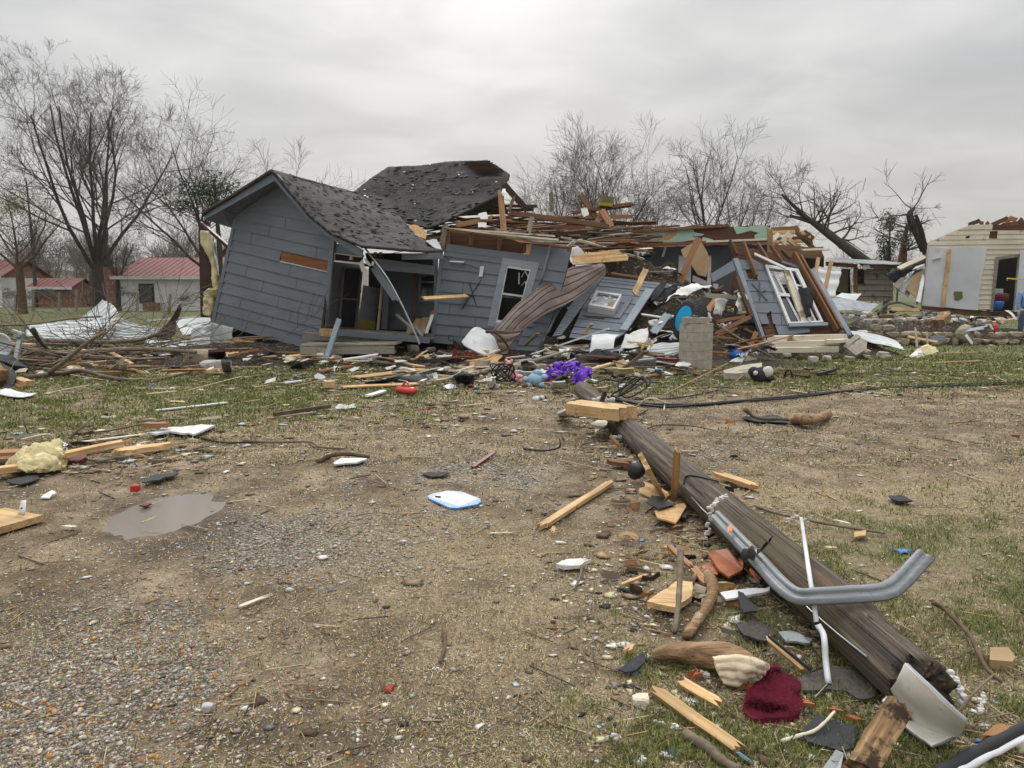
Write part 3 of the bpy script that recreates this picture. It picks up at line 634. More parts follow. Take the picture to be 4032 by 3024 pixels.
# ---- puddle
m, nt, bs = newmat('water'); bs.inputs["Base Color"].default_value = (.17, .145, .115, 1); bs.inputs["Roughness"].default_value = .10; bs.inputs["Specular IOR Level"].default_value = .7
tc = nt.nodes.new("ShaderNodeTexCoord"); bump(nt, bs, noise_n(nt, tc.outputs["Object"], 14, 3), .03, .01)
k = 64; pv = [V((-2.48, 5.08, -.0125))]
for i in range(k):
    a = 2*math.pi*i/k; r = 1.05+.55*(mnoise.noise(V((math.cos(a)*2.2, math.sin(a)*2.2, 5.))))
    pv.append(V((-2.48+math.cos(a)*.37*r, 5.08+math.sin(a)*.52*r, -.0125)))
pu = mobj("puddle", pv, [(0, 1+i, 1+(i+1) % k) for i in range(k)], 'water'); kind(pu, "structure")
# ---- far hills
ox = []; nxh = 160
hv = []; hf = []
for j in range(6):
    for i in range(nxh+1):
        x_ = -420+i*(840/nxh); y_ = 190+j*45; hh = [0, 5, 9, 12, 14, 12][j]*(.75+.5*mnoise.noise(V((x_*.006, j*.2, 1.))))*(.75-.4*math.tanh((x_+20)/60))
        hv.append(V((x_, y_, hh-.6)))
for j in range(5):
    for i in range(nxh): a = j*(nxh+1)+i; hf.append((a, a+1, a+nxh+2, a+nxh+1))
mat('hill', (.07, .065, .045), (.13, .12, .08), (.06, .06, .06), rough=1, bmp=0, rnd=0)
kind(mobj("hills", hv, hf, 'hill', smooth=True), "structure")
# ================================================================ the collapsed blue house
H = empty("collapsed_house", (-4.2, 17, 0), "slate blue wooden house with dark shingle roof, twisted off its foundation and half collapsed", "house")
up = V((0, 0, 1))
# gable wall -----------------------------------------------------
A_, B_ = P(838, 1290, 18.6), P(1278, 1330, 16.5); B_.z = A_.z
WG = PL(A_, B_, A_+up, w=True)
out = q('a', 430, 548, 745, 332, 815, 365, 1142, 702, 1050, 1545, 255, 1330)
Lg = q('a', 430, 260, 430, 340, 430, 418, 430, 491, 430, 575, 412, 645, 398, 725, 384, 800, 366, 880, 350, 955, 332, 1030, 318, 1105, 300, 1180, 283, 1250, 262, 1330)
Rg = q('a', 1140, 375, 1130, 455, 1120, 535, 1112, 626, 1112, 710, 1110, 797, 1105, 882, 1096, 965, 1088, 1055, 1080, 1137, 1072, 1218, 1066, 1300, 1060, 1380, 1052, 1455, 1045, 1545)
hole = q('a', 752, 808, 1100, 884, 1093, 962, 745, 884)
siding("siding_gable", 'siding', WG, out, Lg, Rg, H, holes=[hole], back=[], joints=[(3, .52), (4, .36), (5, .19), (5, .86), (6, .02), (7, .62), (8, .2), (8, .7), (9, .38), (9, .88), (10, .55), (11, .2), (11, .68), (12, .52), (13, .3)])
slab("exposed_board", 'board_orange', WG, q('a', 752, 810, 1099, 888, 1093, 958, 746, 880), .01, H, .002)
slab("trim", 'white', WG, q('a', 745, 879, 1093, 958, 1092, 965, 744, 886), .02, H, .02)
slab("corner_board", 'siding', WG, q('a', 1116, 680, 1144, 705, 1083, 1420, 1052, 1420), .05, H, .032)
slab("corner_board", 'siding', WG, q('a', 412, 575, 432, 575, 272, 1335, 248, 1328), .05, H, .034)
BG = PL(WG.o+WG.n*.48, WG.o+WG.u+WG.n*.48, WG.o+up+WG.n*.48, w=True)
bl = q('a', 193, 543, 703, 231, 707, 298, 199, 582)
slab("barge_board", 'siding', BG, bl, .03, H, .02)
br_o = q('a', 703, 231, 742, 268, 868, 432, 985, 572, 1130, 690, 1348, 800); br_i = q('a', 707, 298, 725, 318, 858, 474, 985, 618, 1118, 722, 1338, 854)
m = MB()
for i in range(5): m.slab(BG, [br_o[i], br_o[i+1], br_i[i+1], br_i[i]], .03, .02)
m.build("barge_board", 'siding', H, BG.frame(BG.at(*br_o[0])))
m = MB()                                            # soffits under the overhang
def bridge(m, ps, qs, th=.02):
    for i in range(len(ps)-1):
        a, b, c, d = ps[i], ps[i+1], qs[i+1], qs[i]; n = (b-a).cross(d-a).normalized()*th; m.prism([a, b, c, d], [a+n, b+n, c+n, d+n])
s_b = [BG.at(*p, .0) for p in q('a', 199, 565, 707, 270)]; s_w = [WG.at(*p, -.02) for p in q('a', 415, 560, 745, 326)]
bridge(m, s_b, s_w)
s_b = [BG.at(*p, .0) for p in q('a', 707, 270, 858, 455, 985, 600, 1120, 710, 1340, 830)]; s_w = [WG.at(*p, -.02) for p in q('a', 745, 326, 870, 438, 1000, 575, 1150, 700, 1330, 800)]
bridge(m, s_b, s_w); m.build("soffit", 'siding', H)
m = MB(); e0 = [BG.at(*p) for p in q('a', 199, 582, 312, 505)]; 
e1 = [WG.at(*q1('a', 388, 640)), WG.at(*q1('a', 432, 548))]; bridge(m, e0, e1); m.build("soffit_return", 'siding', H)
# roofs of the wing
rn = [BG.at(*p, .10) for p in q('a', 700, 226, 870, 425, 990, 566, 1135, 684, 1362, 782)]
rf_ = [P(*q1('a', 1275, 385), 21.0), P(*q1('a', 1420, 470), 20.2), P(*q1('a', 1620, 570), 19.2), P(*q1('a', 1720, 690), 17.9), P(*q1('a', 1915, 822), 16.75)]
mid = [(a*.5+b*.5) + V((0, 0, dz)) for a, b, dz in zip(rn, rf_, (.04, .02, .02, 0, 0))]
q34 = [P(*q1('a', 990, 305), 18.9), None, None, None, None]
ctrl = [[rn[i], mid[i] if i else P(*q1('a', 985, 308), 18.9), rf_[i]] for i in range(5)]
roof1 = sheet("roof", 'shingle', ctrl, 60, 60, H, crum=.018, cs=1.3, th=.05, seed=3, tear=.10, lin=True)
lb = [BG.at(*p, .08) for p in q('a', 700, 229, 450, 385, 192, 540)]; rdir = (P(*q1('a', 1275, 385), 21.0)-rn[0])*.9
sheet("roof", 'shingle', [[p+rdir, p] for p in lb], 20, 20, H, crum=.02, th=.07, seed=4)
def flaps(name, fn, n, seed, sz=.14, mt='felt', parent=None):
    r = random.Random(seed); m = MB()
    for _ in range(n):
        p, nrm, d = fn(r); d = d.normalized(); s_ = nrm.cross(d).normalized(); w_ = sz*r.uniform(.5, 1.6); l_ = sz*r.uniform(.5, 1.3); lift = r.uniform(.05, .5)
        a = p+nrm*.012; b = a+s_*w_; c = b+d*l_+nrm*lift*l_; e = a+d*l_*r.uniform(.6, 1.1)+nrm*lift*l_*r.uniform(.4, 1)
        k = len(m.V); m.prism([a, b, c, e], [x-nrm*.006 for x in (a, b, c, e)])
    return kind(m.build(name, mt, parent), 'stuff')
def onsheet(ctrl):
    rows = [[V(p) for p in r_] for r_ in ctrl]
    def S_(u, v): return catmull([catmull([rows[k][i] for k in range(len(rows))], v) for i in range(len(rows[0]))], u)
    def fn(r):
        u, v = r.uniform(.03, .95), r.uniform(.03, .95); p = S_(u, v); du = S_(min(u+.04, 1), v)-p; dv = S_(u, min(v+.04, 1))-p
        n = du.cross(dv).normalized(); n = n if n.dot(ORG-p) > 0 else -n; return p+n*.03, n, -dv if r.random() < .35 else dv+du*r.uniform(-1, 1)
    return fn
flaps("loose_shingles", onsheet(ctrl), 190, 5, .085, 'felt', H); flaps("loose_shingles", onsheet(ctrl), 40, 15, .09, 'asphalt_chip', H)
# main roof
Z3 = lambda *a: [P(a[i]*1.8228, a[i+1]*1.8228, a[i+2]) for i in range(0, len(a), 3)]
ctrl2 = [Z3(838, 361, 22.8, 900, 358, 22.5, 960, 352, 22.3, 1052, 347, 22.0), Z3(800, 388, 22.0, 880, 392, 21.7, 960, 385, 21.4, 1103, 378, 21.0),
         Z3(766, 414, 21.3, 850, 430, 20.9, 940, 425, 20.6, 1084, 418, 20.2), Z3(800, 440, 20.2, 860, 462, 19.9, 930, 466, 19.7, 1030, 446, 19.5), Z3(838, 458, 19.6, 880, 482, 19.3, 925, 494, 19.0, 985, 470, 18.9)]
sheet("main_roof", 'shingle', ctrl2, 64, 60, H, crum=.03, cs=1.0, th=.05, seed=6, tear=.3, lin=True)
flaps("loose_shingles", onsheet(ctrl2), 240, 8, .11, 'felt', H); flaps("loose_shingles", onsheet(ctrl2), 22, 9, .05, 'trim_white', H)
sheet("roof_back", 'shingle', [[p+V((.6, 3.0, -1.2)), p+V((0, .02, -.02))] for p in ctrl2[0]], 4, 8, H, th=.06)
for i in range(7):                                  # bare battens past the ridge end
    y0 = 349+i*3.2; beam("batten", 'dark_wood', P((1000+i*4)*1.8228, (y0+2)*1.8228, 21.9-i*.12), P((1062+i*5)*1.8228, (y0-1+i*.6)*1.8228, 21.7-i*.12), .09, .03, H, jag=.15, seed=i)
# front wall with window -----------------------------------------
A_, B_ = P(*q1('b', 180, 1190), 16.9), P(2110, 1380, 16.3); B_.z = A_.z
WF = PL(A_, B_, A_+up+V((0, .06, 0)), w=True)
out = q('b', 300, 480, 878, 560, 905, 487, 1195, 520, 1150, 730, 1075, 960, 975, 1262, 172, 1195, 262, 620)
Lf = q('b', 270, 470, 262, 566, 255, 655, 244, 735, 234, 822, 222, 900, 210, 980, 198, 1060, 185, 1135, 172, 1195)
Rf = q('b', 1200, 470, 1200, 690, 1200, 772, 1200, 846, 1200, 924, 1200, 1000, 1200, 1070, 1200, 1142, 1200, 1209, 1200, 1285)
Lf[0] = q1('b', 270, 400)
wo_ = q('b', 702, 582, 968, 618, 836, 1112, 590, 1074); wi_ = q('b', 732, 634, 908, 660, 792, 1070, 650, 1048)
siding("siding_front", 'siding', WF, out, Lf, Rf, H, holes=[wo_], back=[wi_], joints=[(1, .3), (3, .18), (4, .75), (5, .1), (6, .3), (7, .2)])
slab("corner_board", 'siding', WF, q('b', 246, 560, 272, 565, 205, 1192, 178, 1190), .05, H, .034)
slab("fascia", 'siding', WF, q('b', 302, 484, 878, 556, 872, 604, 285, 532), .02, H, .035)
slab("torn_board", 'ply', WF, rough(q('b', 872, 486, 912, 482, 902, 530, 892, 566, 866, 556), 4, 1, 14), .012, H, .03)
win = rings(WF, wo_, wi_, .03, .036, "window", 'siding_pale', H)
rings(WF, wi_, [lerp2(a, q1('b', 772, 852), .09) for a in wi_], .03, .02, "sash", 'trim_white', win)
slab("rail", 'trim_white', WF, q('b', 690, 832, 866, 856, 862, 868, 686, 846), .02, win, .026)
slab("glass", 'glass_dark', WF, rough(q('b', 736, 640, 905, 665, 902, 672, 800, 668, 735, 650), 5, 2, 18), .004, win, .01)
slab("glass", 'glass_dark', WF, rough(q('b', 690, 850, 862, 872, 858, 880, 800, 868, 690, 866), 5, 3, 18), .004, win, .01)
for (a, b, c, d) in ((795, 680, 795, 766), (838, 668, 815, 716), (838, 668, 862, 712), (840, 745, 812, 778), (840, 745, 858, 808)):
    beam("broken_slat", 'trim_white', WF.at(*q1('b', a, b), -.30), WF.at(*q1('b', c, d), -.28), .03, .01, win)
slab("room_shade", 'void', WF, q('b', 150, 510, 1120, 540, 1040, 1190, 140, 1200), .05, H, -1.6)  # near-black panel painting in the unlit interior behind the broken window
slab("room_shade_end", 'void', PL(WF.at(*q1('b', 275, 560), -.1), WF.at(*q1('b', 275, 560), -1.6), WF.at(*q1('b', 180, 1190), -.1), w=True), [pix(WF.at(*q1('b', 275, 500), -.1)), pix(WF.at(*q1('b', 275, 500), -1.55)), pix(WF.at(*q1('b', 185, 1190), -1.55)), pix(WF.at(*q1('b', 185, 1190), -.1))], .02, H)  # side panel in the same near black, standing in for interior shade
# spray paint X, label, conduit
m = MB()
for (x0, y0, x1, y1) in ((458, 756, 512, 932), (545, 742, 406, 952), (440, 842, 492, 860)):
    a, b = WF.at(*q1('b', x0, y0), .037), WF.at(*q1('b', x1, y1), .037); d = (b-a).normalized().cross(WF.n)*.014
    m.prism([a-d*.5, b-d*.9, b+d*.9, a+d*.5], [p-WF.n*.02 for p in (a-d*.5, b-d*.9, b+d*.9, a+d*.5)])
m.build("spray_mark", 'tarp_black', H)
slab("meter_label", 'white', WF, q('b', 543, 642, 570, 644, 556, 720, 530, 718), .03, H, .06)
tb = MB(); tb.tube([WF.at(*q1('b', x, y), .08) for x, y in ((1052, 488), (1040, 530), (1003, 680), (970, 780))], .024, 8); tb.build("conduit", 'trim_blue', H, smooth=True)
tb = MB(); tb.tube(spl([WF.at(*q1('b', x, y), .07) for x, y in ((290, 572), (330, 600), (400, 622), (470, 640), (530, 662))], 12), .008, 5); tb.build("cable", 'cable', H)
tb = MB(); tb.tube([WF.at(*q1('b', x, y), .08) for x, y in ((325, 612), (430, 618))], .03, 7); tb.build("weatherhead", 'steel', H)
tb = MB(); tb.tube(spl([WF.at(*q1('b', x, y), .06) for x, y in ((325, 1140), (312, 1155), (315, 1180), (345, 1182), (350, 1160))], 12), .008, 5); tb.build("hook", 'cable', H)
# studs and boards showing over the front wall
TB = PL(WF.o-WF.n*.25, WF.o+WF.u-WF.n*.25, WF.o+up-WF.n*.25, w=True)
slab("inner_boards", 'board_brown', TB, rough(q('b', 300, 385, 720, 440, 900, 480, 1190, 505, 1190, 560, 300, 520), 4, 5, 30), .03, H)
for i, (x0, y0, x1, y1, w_) in enumerate(((300, 335, 268, 545, .13), (312, 370, 318, 500, .09), (490, 385, 476, 500, .09), (690, 420, 682, 530, .09), (880, 470, 866, 555, .12), (1195, 505, 1150, 700, .09))):
    beam("stud", 'old_wood' if i else 'grey_wood', TB.at(*q1('b', x0, y0), .12), TB.at(*q1('b', x1, y1), .12), w_, .05, H, up=WF.n, jag=.05, seed=i)
for i, (x0, y0, x1, y1, mt) in enumerate(((300, 372, 1090, 428, 'cream'), (330, 384, 1125, 455, 'cream'), (520, 408, 1130, 468, 'grey_wood'), (600, 418, 1195, 510, 'pine_red'), (310, 376, 760, 440, 'old_wood'))):
    beam("top_plate", mt, TB.at(*q1('b', x0, y0), .2+.03*i), TB.at(*q1('b', x1, y1), .25+.02*i), .10, .035, H, jag=.1, seed=i+9)
# porch ------------------------------------------------------------
SW = PL(WG.at(*q1('a', 1120, 720)), P(*q1('q', 200, 200), 17.9), WG.at(*q1('a', 1075, 1380)), w=True)
o_ = q('q', 122, 88, 345, 100, 335, 180, 300, 680, 45, 700)
siding("siding_side", 'siding', SW, o_, q('q', 120, 20, 118, 90, 112, 205, 106, 290, 100, 380, 94, 470, 88, 550, 80, 640, 70, 720), q('q', 350, 60, 345, 120, 340, 215, 330, 298, 330, 388, 325, 475, 320, 555, 310, 640, 300, 720), H, back=[])
PB = PL(P(*q1('q', 320, 400), 18.5), P(*q1('q', 800, 400), 18.3), P(*q1('q', 320, 100), 18.6))
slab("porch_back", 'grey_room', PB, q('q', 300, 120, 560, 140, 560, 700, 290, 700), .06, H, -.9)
o_ = q('q', 520, 140, 900, 120, 890, 740, 480, 700)
siding("siding_porch", 'siding', PB, o_, q('q', 520, 120, 520, 205, 520, 300, 520, 390, 520, 480, 520, 565, 510, 650, 500, 740), q('q', 900, 110, 900, 195, 900, 290, 900, 380, 900, 470, 900, 560, 900, 645, 900, 745), H, holes=[q('q', 768, 248, 888, 244, 880, 452, 762, 450)], back=[])
pw = rings(PB, q('q', 766, 246, 890, 242, 882, 454, 760, 452), q('q', 782, 262, 878, 258, 870, 438, 776, 438), .04, .04, "window", 'siding_pale', H)
slab("rail", 'siding_pale', PB, q('q', 780, 302, 876, 302, 876, 314, 780, 314), .02, pw, .03); slab("glass", 'glass_dark', PB, q('q', 780, 260, 880, 256, 872, 440, 774, 440), .005, pw, .0)
DP = PL(P(*q1('q', 198, 190), 17.3), P(*q1('q', 340, 190), 17.9), P(*q1('q', 160, 650), 17.3))
dr = empty("storm_door", P(*q1('q', 250, 650), 17.6)); dr.parent = H; dr.matrix_basis = WM[H.name].inverted() @ WM[dr.name]
rings(DP, q('q', 196, 190, 342, 205, 294, 682, 156, 655), q('q', 206, 204, 326, 214, 282, 650, 172, 640), .04, 0, "door_frame", 'grey_wood', dr)
slab("rail", 'grey_wood', DP, q('q', 180, 424, 306, 432, 306, 442, 178, 434), .03, dr, .005); slab("screen", 'cloth_dark', DP, q('q', 204, 204, 328, 212, 284, 655, 168, 645), .003, dr, -.02)
slab("door_panel", 'steel', PL(P(*q1('q', 345, 330), 18.0), P(*q1('q', 470, 350), 18.3), P(*q1('q', 310, 590), 17.9)), q('q', 348, 330, 470, 352, 436, 598, 312, 592), .03, H)
slab("mustard_board", 'mustard', PL(P(*q1('q', 305, 592), 17.9), P(*q1('q', 435, 595), 18.1), P(*q1('q', 300, 675), 17.9)), q('q', 308, 590, 434, 597, 430, 690, 298, 676), .03, H)
slab("door_panel", 'dark_red', PL(P(*q1('q', 480, 440), 18.1), P(*q1('q', 500, 440), 18.1), P(*q1('q', 450, 690), 17.9)), q('q', 482, 400, 500, 400, 480, 690, 458, 690), .03, H)
beam("door_post", 'cream', P(*q1('q', 486, 305), 18.0), P(*q1('q', 450, 688), 17.7), .05, .05, H, jag=.04)
beam("door_post", 'old_wood', P(*q1('q', 740, 220), 18.1), P(*q1('q', 712, 690), 18.0), .06, .05, H)
beam("door_post", 'siding', P(*q1('q', 520, 300), 18.0), P(*q1('q', 500, 690), 17.9), .14, .04, H, up=V((0, -1, 0)))
FB = PL(P(*q1('q', 430, 150), 16.3), P(*q1('q', 880, 200), 16.9), P(*q1('q', 430, 250), 16.3))
slab("porch_beam", 'siding', FB, q('q', 428, 126, 880, 186, 880, 212, 428, 160), .05, H, .02); slab("porch_beam", 'siding', FB, q('q', 415, 160, 880, 212, 878, 250, 420, 212), .10, H, .0)
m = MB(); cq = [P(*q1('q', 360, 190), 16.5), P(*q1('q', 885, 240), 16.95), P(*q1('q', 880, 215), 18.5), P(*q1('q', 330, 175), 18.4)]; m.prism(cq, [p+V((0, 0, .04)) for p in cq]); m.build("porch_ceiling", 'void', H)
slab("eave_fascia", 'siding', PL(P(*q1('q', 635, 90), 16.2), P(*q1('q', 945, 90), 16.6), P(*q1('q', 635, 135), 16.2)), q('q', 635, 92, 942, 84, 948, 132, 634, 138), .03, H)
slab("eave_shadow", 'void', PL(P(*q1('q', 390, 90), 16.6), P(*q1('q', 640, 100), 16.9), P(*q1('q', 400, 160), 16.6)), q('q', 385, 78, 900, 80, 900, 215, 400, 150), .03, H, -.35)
for x in (430, 470): beam("rafter_end", 'old_wood', P(*q1('q', x, 100), 16.2), P(*q1('q', x+8, 98), 17.0), .05, .1, H)
BX = PL(P(*q1('q', 125, 90), 16.35), P(*q1('q', 330, 110), 16.0), P(*q1('q', 125, 150), 16.35))
slab("siding_side", 'siding', BX, q('q', 128, 18, 200, 20, 322, 112, 126, 86), .02, H, -.0)
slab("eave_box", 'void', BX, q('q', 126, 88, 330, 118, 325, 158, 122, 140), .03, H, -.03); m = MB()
for a in ((124, 86, 332, 116, 332, 121, 124, 91), (118, 140, 318, 162, 316, 176, 116, 152), (124, 88, 134, 90, 130, 142, 120, 142)): m.slab(BX, q('q', *a), .03, .02)
m.build("eave_trim", 'trim_white', H); slab("eave_block", 'pine', BX, q('q', 244, 104, 266, 107, 258, 142, 236, 139), .03, H, .0)
wl = [P(*q1('q', x, y), Y) for x, y, Y in ((342, 30, 15.5), (400, 110, 15.5), (520, 270, 15.45), (620, 450, 15.4), (700, 620, 15.35), (765, 772, 15.3))]
tb = MB(); tb.tube(spl(wl, 16), .035, 6, sq=.6); g_ = tb.build("bent_gutter", 'galv', None); tag(g_, "thin bent metal gutter hanging diagonally across the dark porch", "gutter")
tag(beam("fascia_board", 'siding', P(*q1('q', 420, 190), 15.7), P(*q1('q', 602, 462), 15.6), .15, .03, jag=.12, seed=4, up=V((0, -1, .2))), "blue painted board with snapped end hanging behind the bent gutter", "board")
for a, b, c in ((((310, 165), (340, 130), (352, 190), (372, 215), (356, 246), (330, 225)), 15.55, 1), (((345, 130), (365, 128), (402, 178), (395, 188), (372, 176)), 15.52, 2), (((408, 150), (424, 158), (418, 186), (404, 176)), 15.5, 3)):
    tag(slab("torn_flashing", 'white', PL(P(*q1('q', 310, 165), b), P(*q1('q', 400, 165), b-.05), P(*q1('q', 350, 246), b+.02)), [q1('q', *p) for p in a], .006), ["wide torn white flashing drooping from the porch eave corner", "curled white flashing strip behind the bent gutter top", "smallest white scrap dangling beside the bent gutter"][c-1], "flashing")
# deck and steps
beam("deck_beam", 'siding', P(*q1('q', 150, 682), 16.2), P(*q1('q', 842, 742), 16.3), .14, .13, H, jag=.0)
beam("deck_board", 'grey_wood', P(*q1('q', 600, 692), 16.7), P(*q1('q', 885, 728), 16.8), .3, .04, H, jag=.1, seed=2)
beam("deck_board", 'grey_wood', P(*q1('q', 200, 662), 16.9), P(*q1('q', 880, 700), 17.2), .6, .04, H, jag=.1, seed=12)
tag(beam("broken_beam", 'pine', P(*q1('q', 25, 680), 15.9), P(*q1('q', 118, 684), 16.1), .13, .16, jag=.06, seed=3), "short stub of split pine beam at the left end of the porch deck", "beam")
slab("crawl_shade", 'void', PL(P(1000, 1400, 18.2), P(1800, 1400, 17.6), P(1000, 1300, 18.2)), [(880, 1290), (1760, 1300), (1760, 1440), (880, 1405)], .05, H)  # black slab in place of the shade under the raised floor
m = MB()
for i in range(5): m.slab(PL(P(1200, 1362, 18.2), P(1800, 1362, 17.6), P(1200, 1366, 15)), [(0, 0), (1, 0), (0, 1)], .01) if 0 else None
tag(beam("blue_post", 'trim_blue', P(*q1('q', 168, 575), 15.55), P(*q1('q', 66, 885), 15.1), .10, .10, jag=.05, seed=5, up=V((0, -1, 0))), "blue painted post with snapped top leaning against the porch steps", "post")
ST = empty("porch_steps", (P(*q1('a', 1230, 1560), 15.6).x, 15.9, 0), "weathered grey plank step platform in front of the porch", "steps")
z1 = P(*q1('a', 885, 1492), 15.45).z
for i, (ya, yb) in enumerate(((15.45, 15.66), (15.68, 15.90), (15.92, 16.12))):
    xa, xb = P(*q1('a', 885, 1490), 15.45).x, P(*q1('a', 1580, 1490), 15.45).x
    beam("tread", 'grey_wood', V((xa, (ya+yb)/2, z1)), V((xb+.02*i, (ya+yb)/2, z1+.02)), yb-ya, .04, ST, jag=.02, seed=i)
beam("riser", 'grey_wood', V((xa+.01, 15.44, z1-.11)), V((xb-.02, 15.44, z1-.10)), .03, .16, ST, segs=6)
for x in (xa+.15, (xa+xb)/2+.6, xb-.2): beam("leg", 'dark_wood', V((x, 15.5, 0)), V((x, 15.5, z1-.03)), .09, .09, ST)
beam("tread", 'grey_wood', P(*q1('a', 915, 1425), 16.4), P(*q1('a', 1560, 1440), 16.4), .3, .16, ST, jag=.03, seed=9)
# things inside the porch
for i, (a, b, w_, mt, lb) in enumerate((((865, 545, 16.9), (812, 700, 16.6), .07, 'white', "white painted board leaning in the right corner of the porch"),
        ((590, 545, 16.9), (760, 700, 16.5), .09, 'grey_wood', "grey board fallen diagonally inside the porch"), ((870, 515, 17.2), (800, 690, 16.9), .08, 'pine_red', "brown stick standing behind the white board in the porch"),
        ((735, 645, 16.6), (790, 715, 16.3), .07, 'galv', "short grey metal strip on the porch deck edge"))):
    tag(beam("porch_board", mt, P(*q1('q', *a[:2]), a[2]), P(*q1('q', *b[:2]), b[2]), w_, .03, jag=.05, seed=i), lb, "board")
tag(sheet("crumpled_paper", 'cardboard', [[P(*q1('q', 690, 640), 17.2), P(*q1('q', 740, 590), 17.3), P(*q1('q', 860, 570), 17.3)], [P(*q1('q', 660, 680), 16.8), P(*q1('q', 750, 660), 16.9), P(*q1('q', 840, 640), 17)], [P(*q1('q', 680, 695), 16.6), P(*q1('q', 750, 690), 16.6), P(*q1('q', 800, 700), 16.6)]], 14, 14, crum=.12, cs=4, seed=2, tear=.3, smooth=False), "crumpled brown paper heaped inside the porch", "paper")
# plank driven into the wall
tag(beam("splintered_plank", 'pine', P(*q1('b', 118, 876), 15.9), WF.at(*q1('b', 452, 858), .05), .12, .035, jag=.05, seed=3, up=V((0, -.6, .8))), "splintered pine plank stuck in the blue wall beside the black X", "plank")
# left end: red steel frame, insulation, skirting
RF = empty("steel_frame", P(1, 1, 1)*0+P(*q1('a', 185, 1280), 19.2), "dark red steel door frame standing behind the left house corner", "frame")
for a, b, w_ in (((185, 588), (200, 1290), .20), ((215, 600), (250, 1240), .10)): beam("post", 'rust_metal', P(*q1('a', *a), 19.3), P(*q1('a', *b), 19.3), w_, .12, RF, up=V((0, -1, 0)))
beam("brace", 'rust_metal', P(*q1('a', 170, 605), 19.2), P(*q1('a', 365, 775), 18.9), .10, .08, RF)
tag(sheet("insulation_strip", 'insul_yellow', [[P(*q1('a', a, b), 18.95), P(*q1('a', (a+c)/2, (b+d)/2), 18.8), P(*q1('a', c, d), 18.9)] for a, b, c, d in ((175, 660, 215, 665), (170, 740, 262, 745), (225, 850, 280, 830), (248, 960, 298, 960), (262, 1090, 306, 1085))], 8, 24, crum=.05, cs=4, th=.03, seed=5, tear=.2), "long strip of yellow insulation hanging from the red frame", "insulation")
tag(sheet("insulation_backing", 'white', [[P(*q1('a', a, b), 18.86), P(*q1('a', c, d), 18.8)] for a, b, c, d in ((172, 658, 212, 664), (225, 745, 262, 800), (240, 860, 290, 870), (280, 960, 302, 990))], 4, 16, crum=.03, cs=4, th=.006, seed=8), "white paper backing twisted along the hanging insulation strip", "insulation backing")
tag(sheet("insulation_batt", 'insul_yellow', [[P(*q1('a', a, b), 18.9), P(*q1('a', (a+c)/2, (b+d)/2), 18.6), P(*q1('a', c, d), 18.8)] for a, b, c, d in ((205, 1090, 302, 1082), (198, 1140, 292, 1145), (200, 1210, 275, 1210), (200, 1275, 248, 1282))], 14, 14, crum=.12, cs=5, th=.08, seed=6, tear=.2), "crushed yellow insulation batt wedged low behind the house corner", "insulation")
sk = [[P(*q1('a', 245, 1325), 18.4), P(*q1('a', 300, 1340), 18.2), P(*q1('a', 400, 1365), 18.0)], [P(*q1('a', 235, 1420), 18.5), P(*q1('a', 320, 1440), 18.2), P(*q1('a', 395, 1440), 18)], [P(*q1('a', 232, 1520), 18.6), P(*q1('a', 320, 1535), 18.3), P(*q1('a', 470, 1555), 17.9)]]
sk = [list(r) for r in zip(*sk)]
sheet("skirting", 'white_metal', sk, 10, 30, H, corr=9, camp=.04, sharp=True, crum=.02, th=.004)
# ================================================================ rear rooms of the house, standing behind the rubble
GW = PL((2330, 1100, 20.6), (3030, 1100, 20.3), (2330, 960, 20.7))
gp = q('c', -160, 622, 1392, 566, 1390, 1010, 880, 1010, 880, 680, 604, 680, 604, 1010, -160, 1010)
m = MB()
for pp in minus(q('c', -160, 622, 1392, 566, 1390, 1120, -160, 1120), q('c', 604, 680, 884, 680, 884, 1130, 604, 1130)): m.slab(GW, pp, .08)
m.build("inner_wall", 'grey_room', H, GW.frame(GW.at(2500, 1050)))
for i, f in enumerate(((604, 680, 660, 682, 645, 930, 592, 930), (868, 680, 884, 680, 880, 960, 848, 955))): slab("door_frame", 'trim_white', GW, q('c', *f), .05, H, .03)
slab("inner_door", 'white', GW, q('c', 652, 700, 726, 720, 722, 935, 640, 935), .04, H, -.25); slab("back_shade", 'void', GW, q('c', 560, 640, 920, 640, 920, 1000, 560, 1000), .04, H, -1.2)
slab("sill_board", 'trim_white', GW, q('c', 725, 850, 850, 905, 845, 945, 722, 905), .04, H, .05)
TBp = PL((2423, 960, 20.45), (3030, 890, 20.2), (2423, 900, 20.5))
slab("upper_boards", 'board_brown', TBp, rough(q('c', -100, 540, 170, 470, 735, 436, 1060, 428, 1398, 416, 1392, 560, 50, 600, -100, 620), 3, 1, 60), .04, H)
for i, pp in enumerate(((60, 586, 170, 472, 430, 462, 722, 442, 735, 470, 724, 506, 762, 540, 640, 556, 400, 572, 52, 592), (1078, 430, 1365, 419, 1396, 440, 1394, 540, 1266, 543, 1262, 500, 1300, 480, 1228, 462, 1190, 470, 1108, 492), (812, 520, 902, 540, 884, 552, 800, 552), (720, 470, 826, 492, 800, 506, 735, 508))):
    slab("wall_paper", 'teal_paper', TBp, rough(q('c', *pp), 3, i, 18), .008, H, .012)
slab("paper_stain", 'cardboard', TBp, rough(q('c', 430, 530, 520, 460, 590, 462, 585, 500, 520, 540, 410, 548), 3, 5, 14), .004, H, .014)
beam("ledge", 'board_orange', TBp.at(*q1('c', 40, 600), .08), TBp.at(*q1('c', 1392, 552), .08), .16, .10, H, jag=.1, seed=3); beam("ledge", 'cream', TBp.at(*q1('c', 820, 566), .17), TBp.at(*q1('c', 1385, 546), .17), .03, .05, H, jag=.1, seed=3)
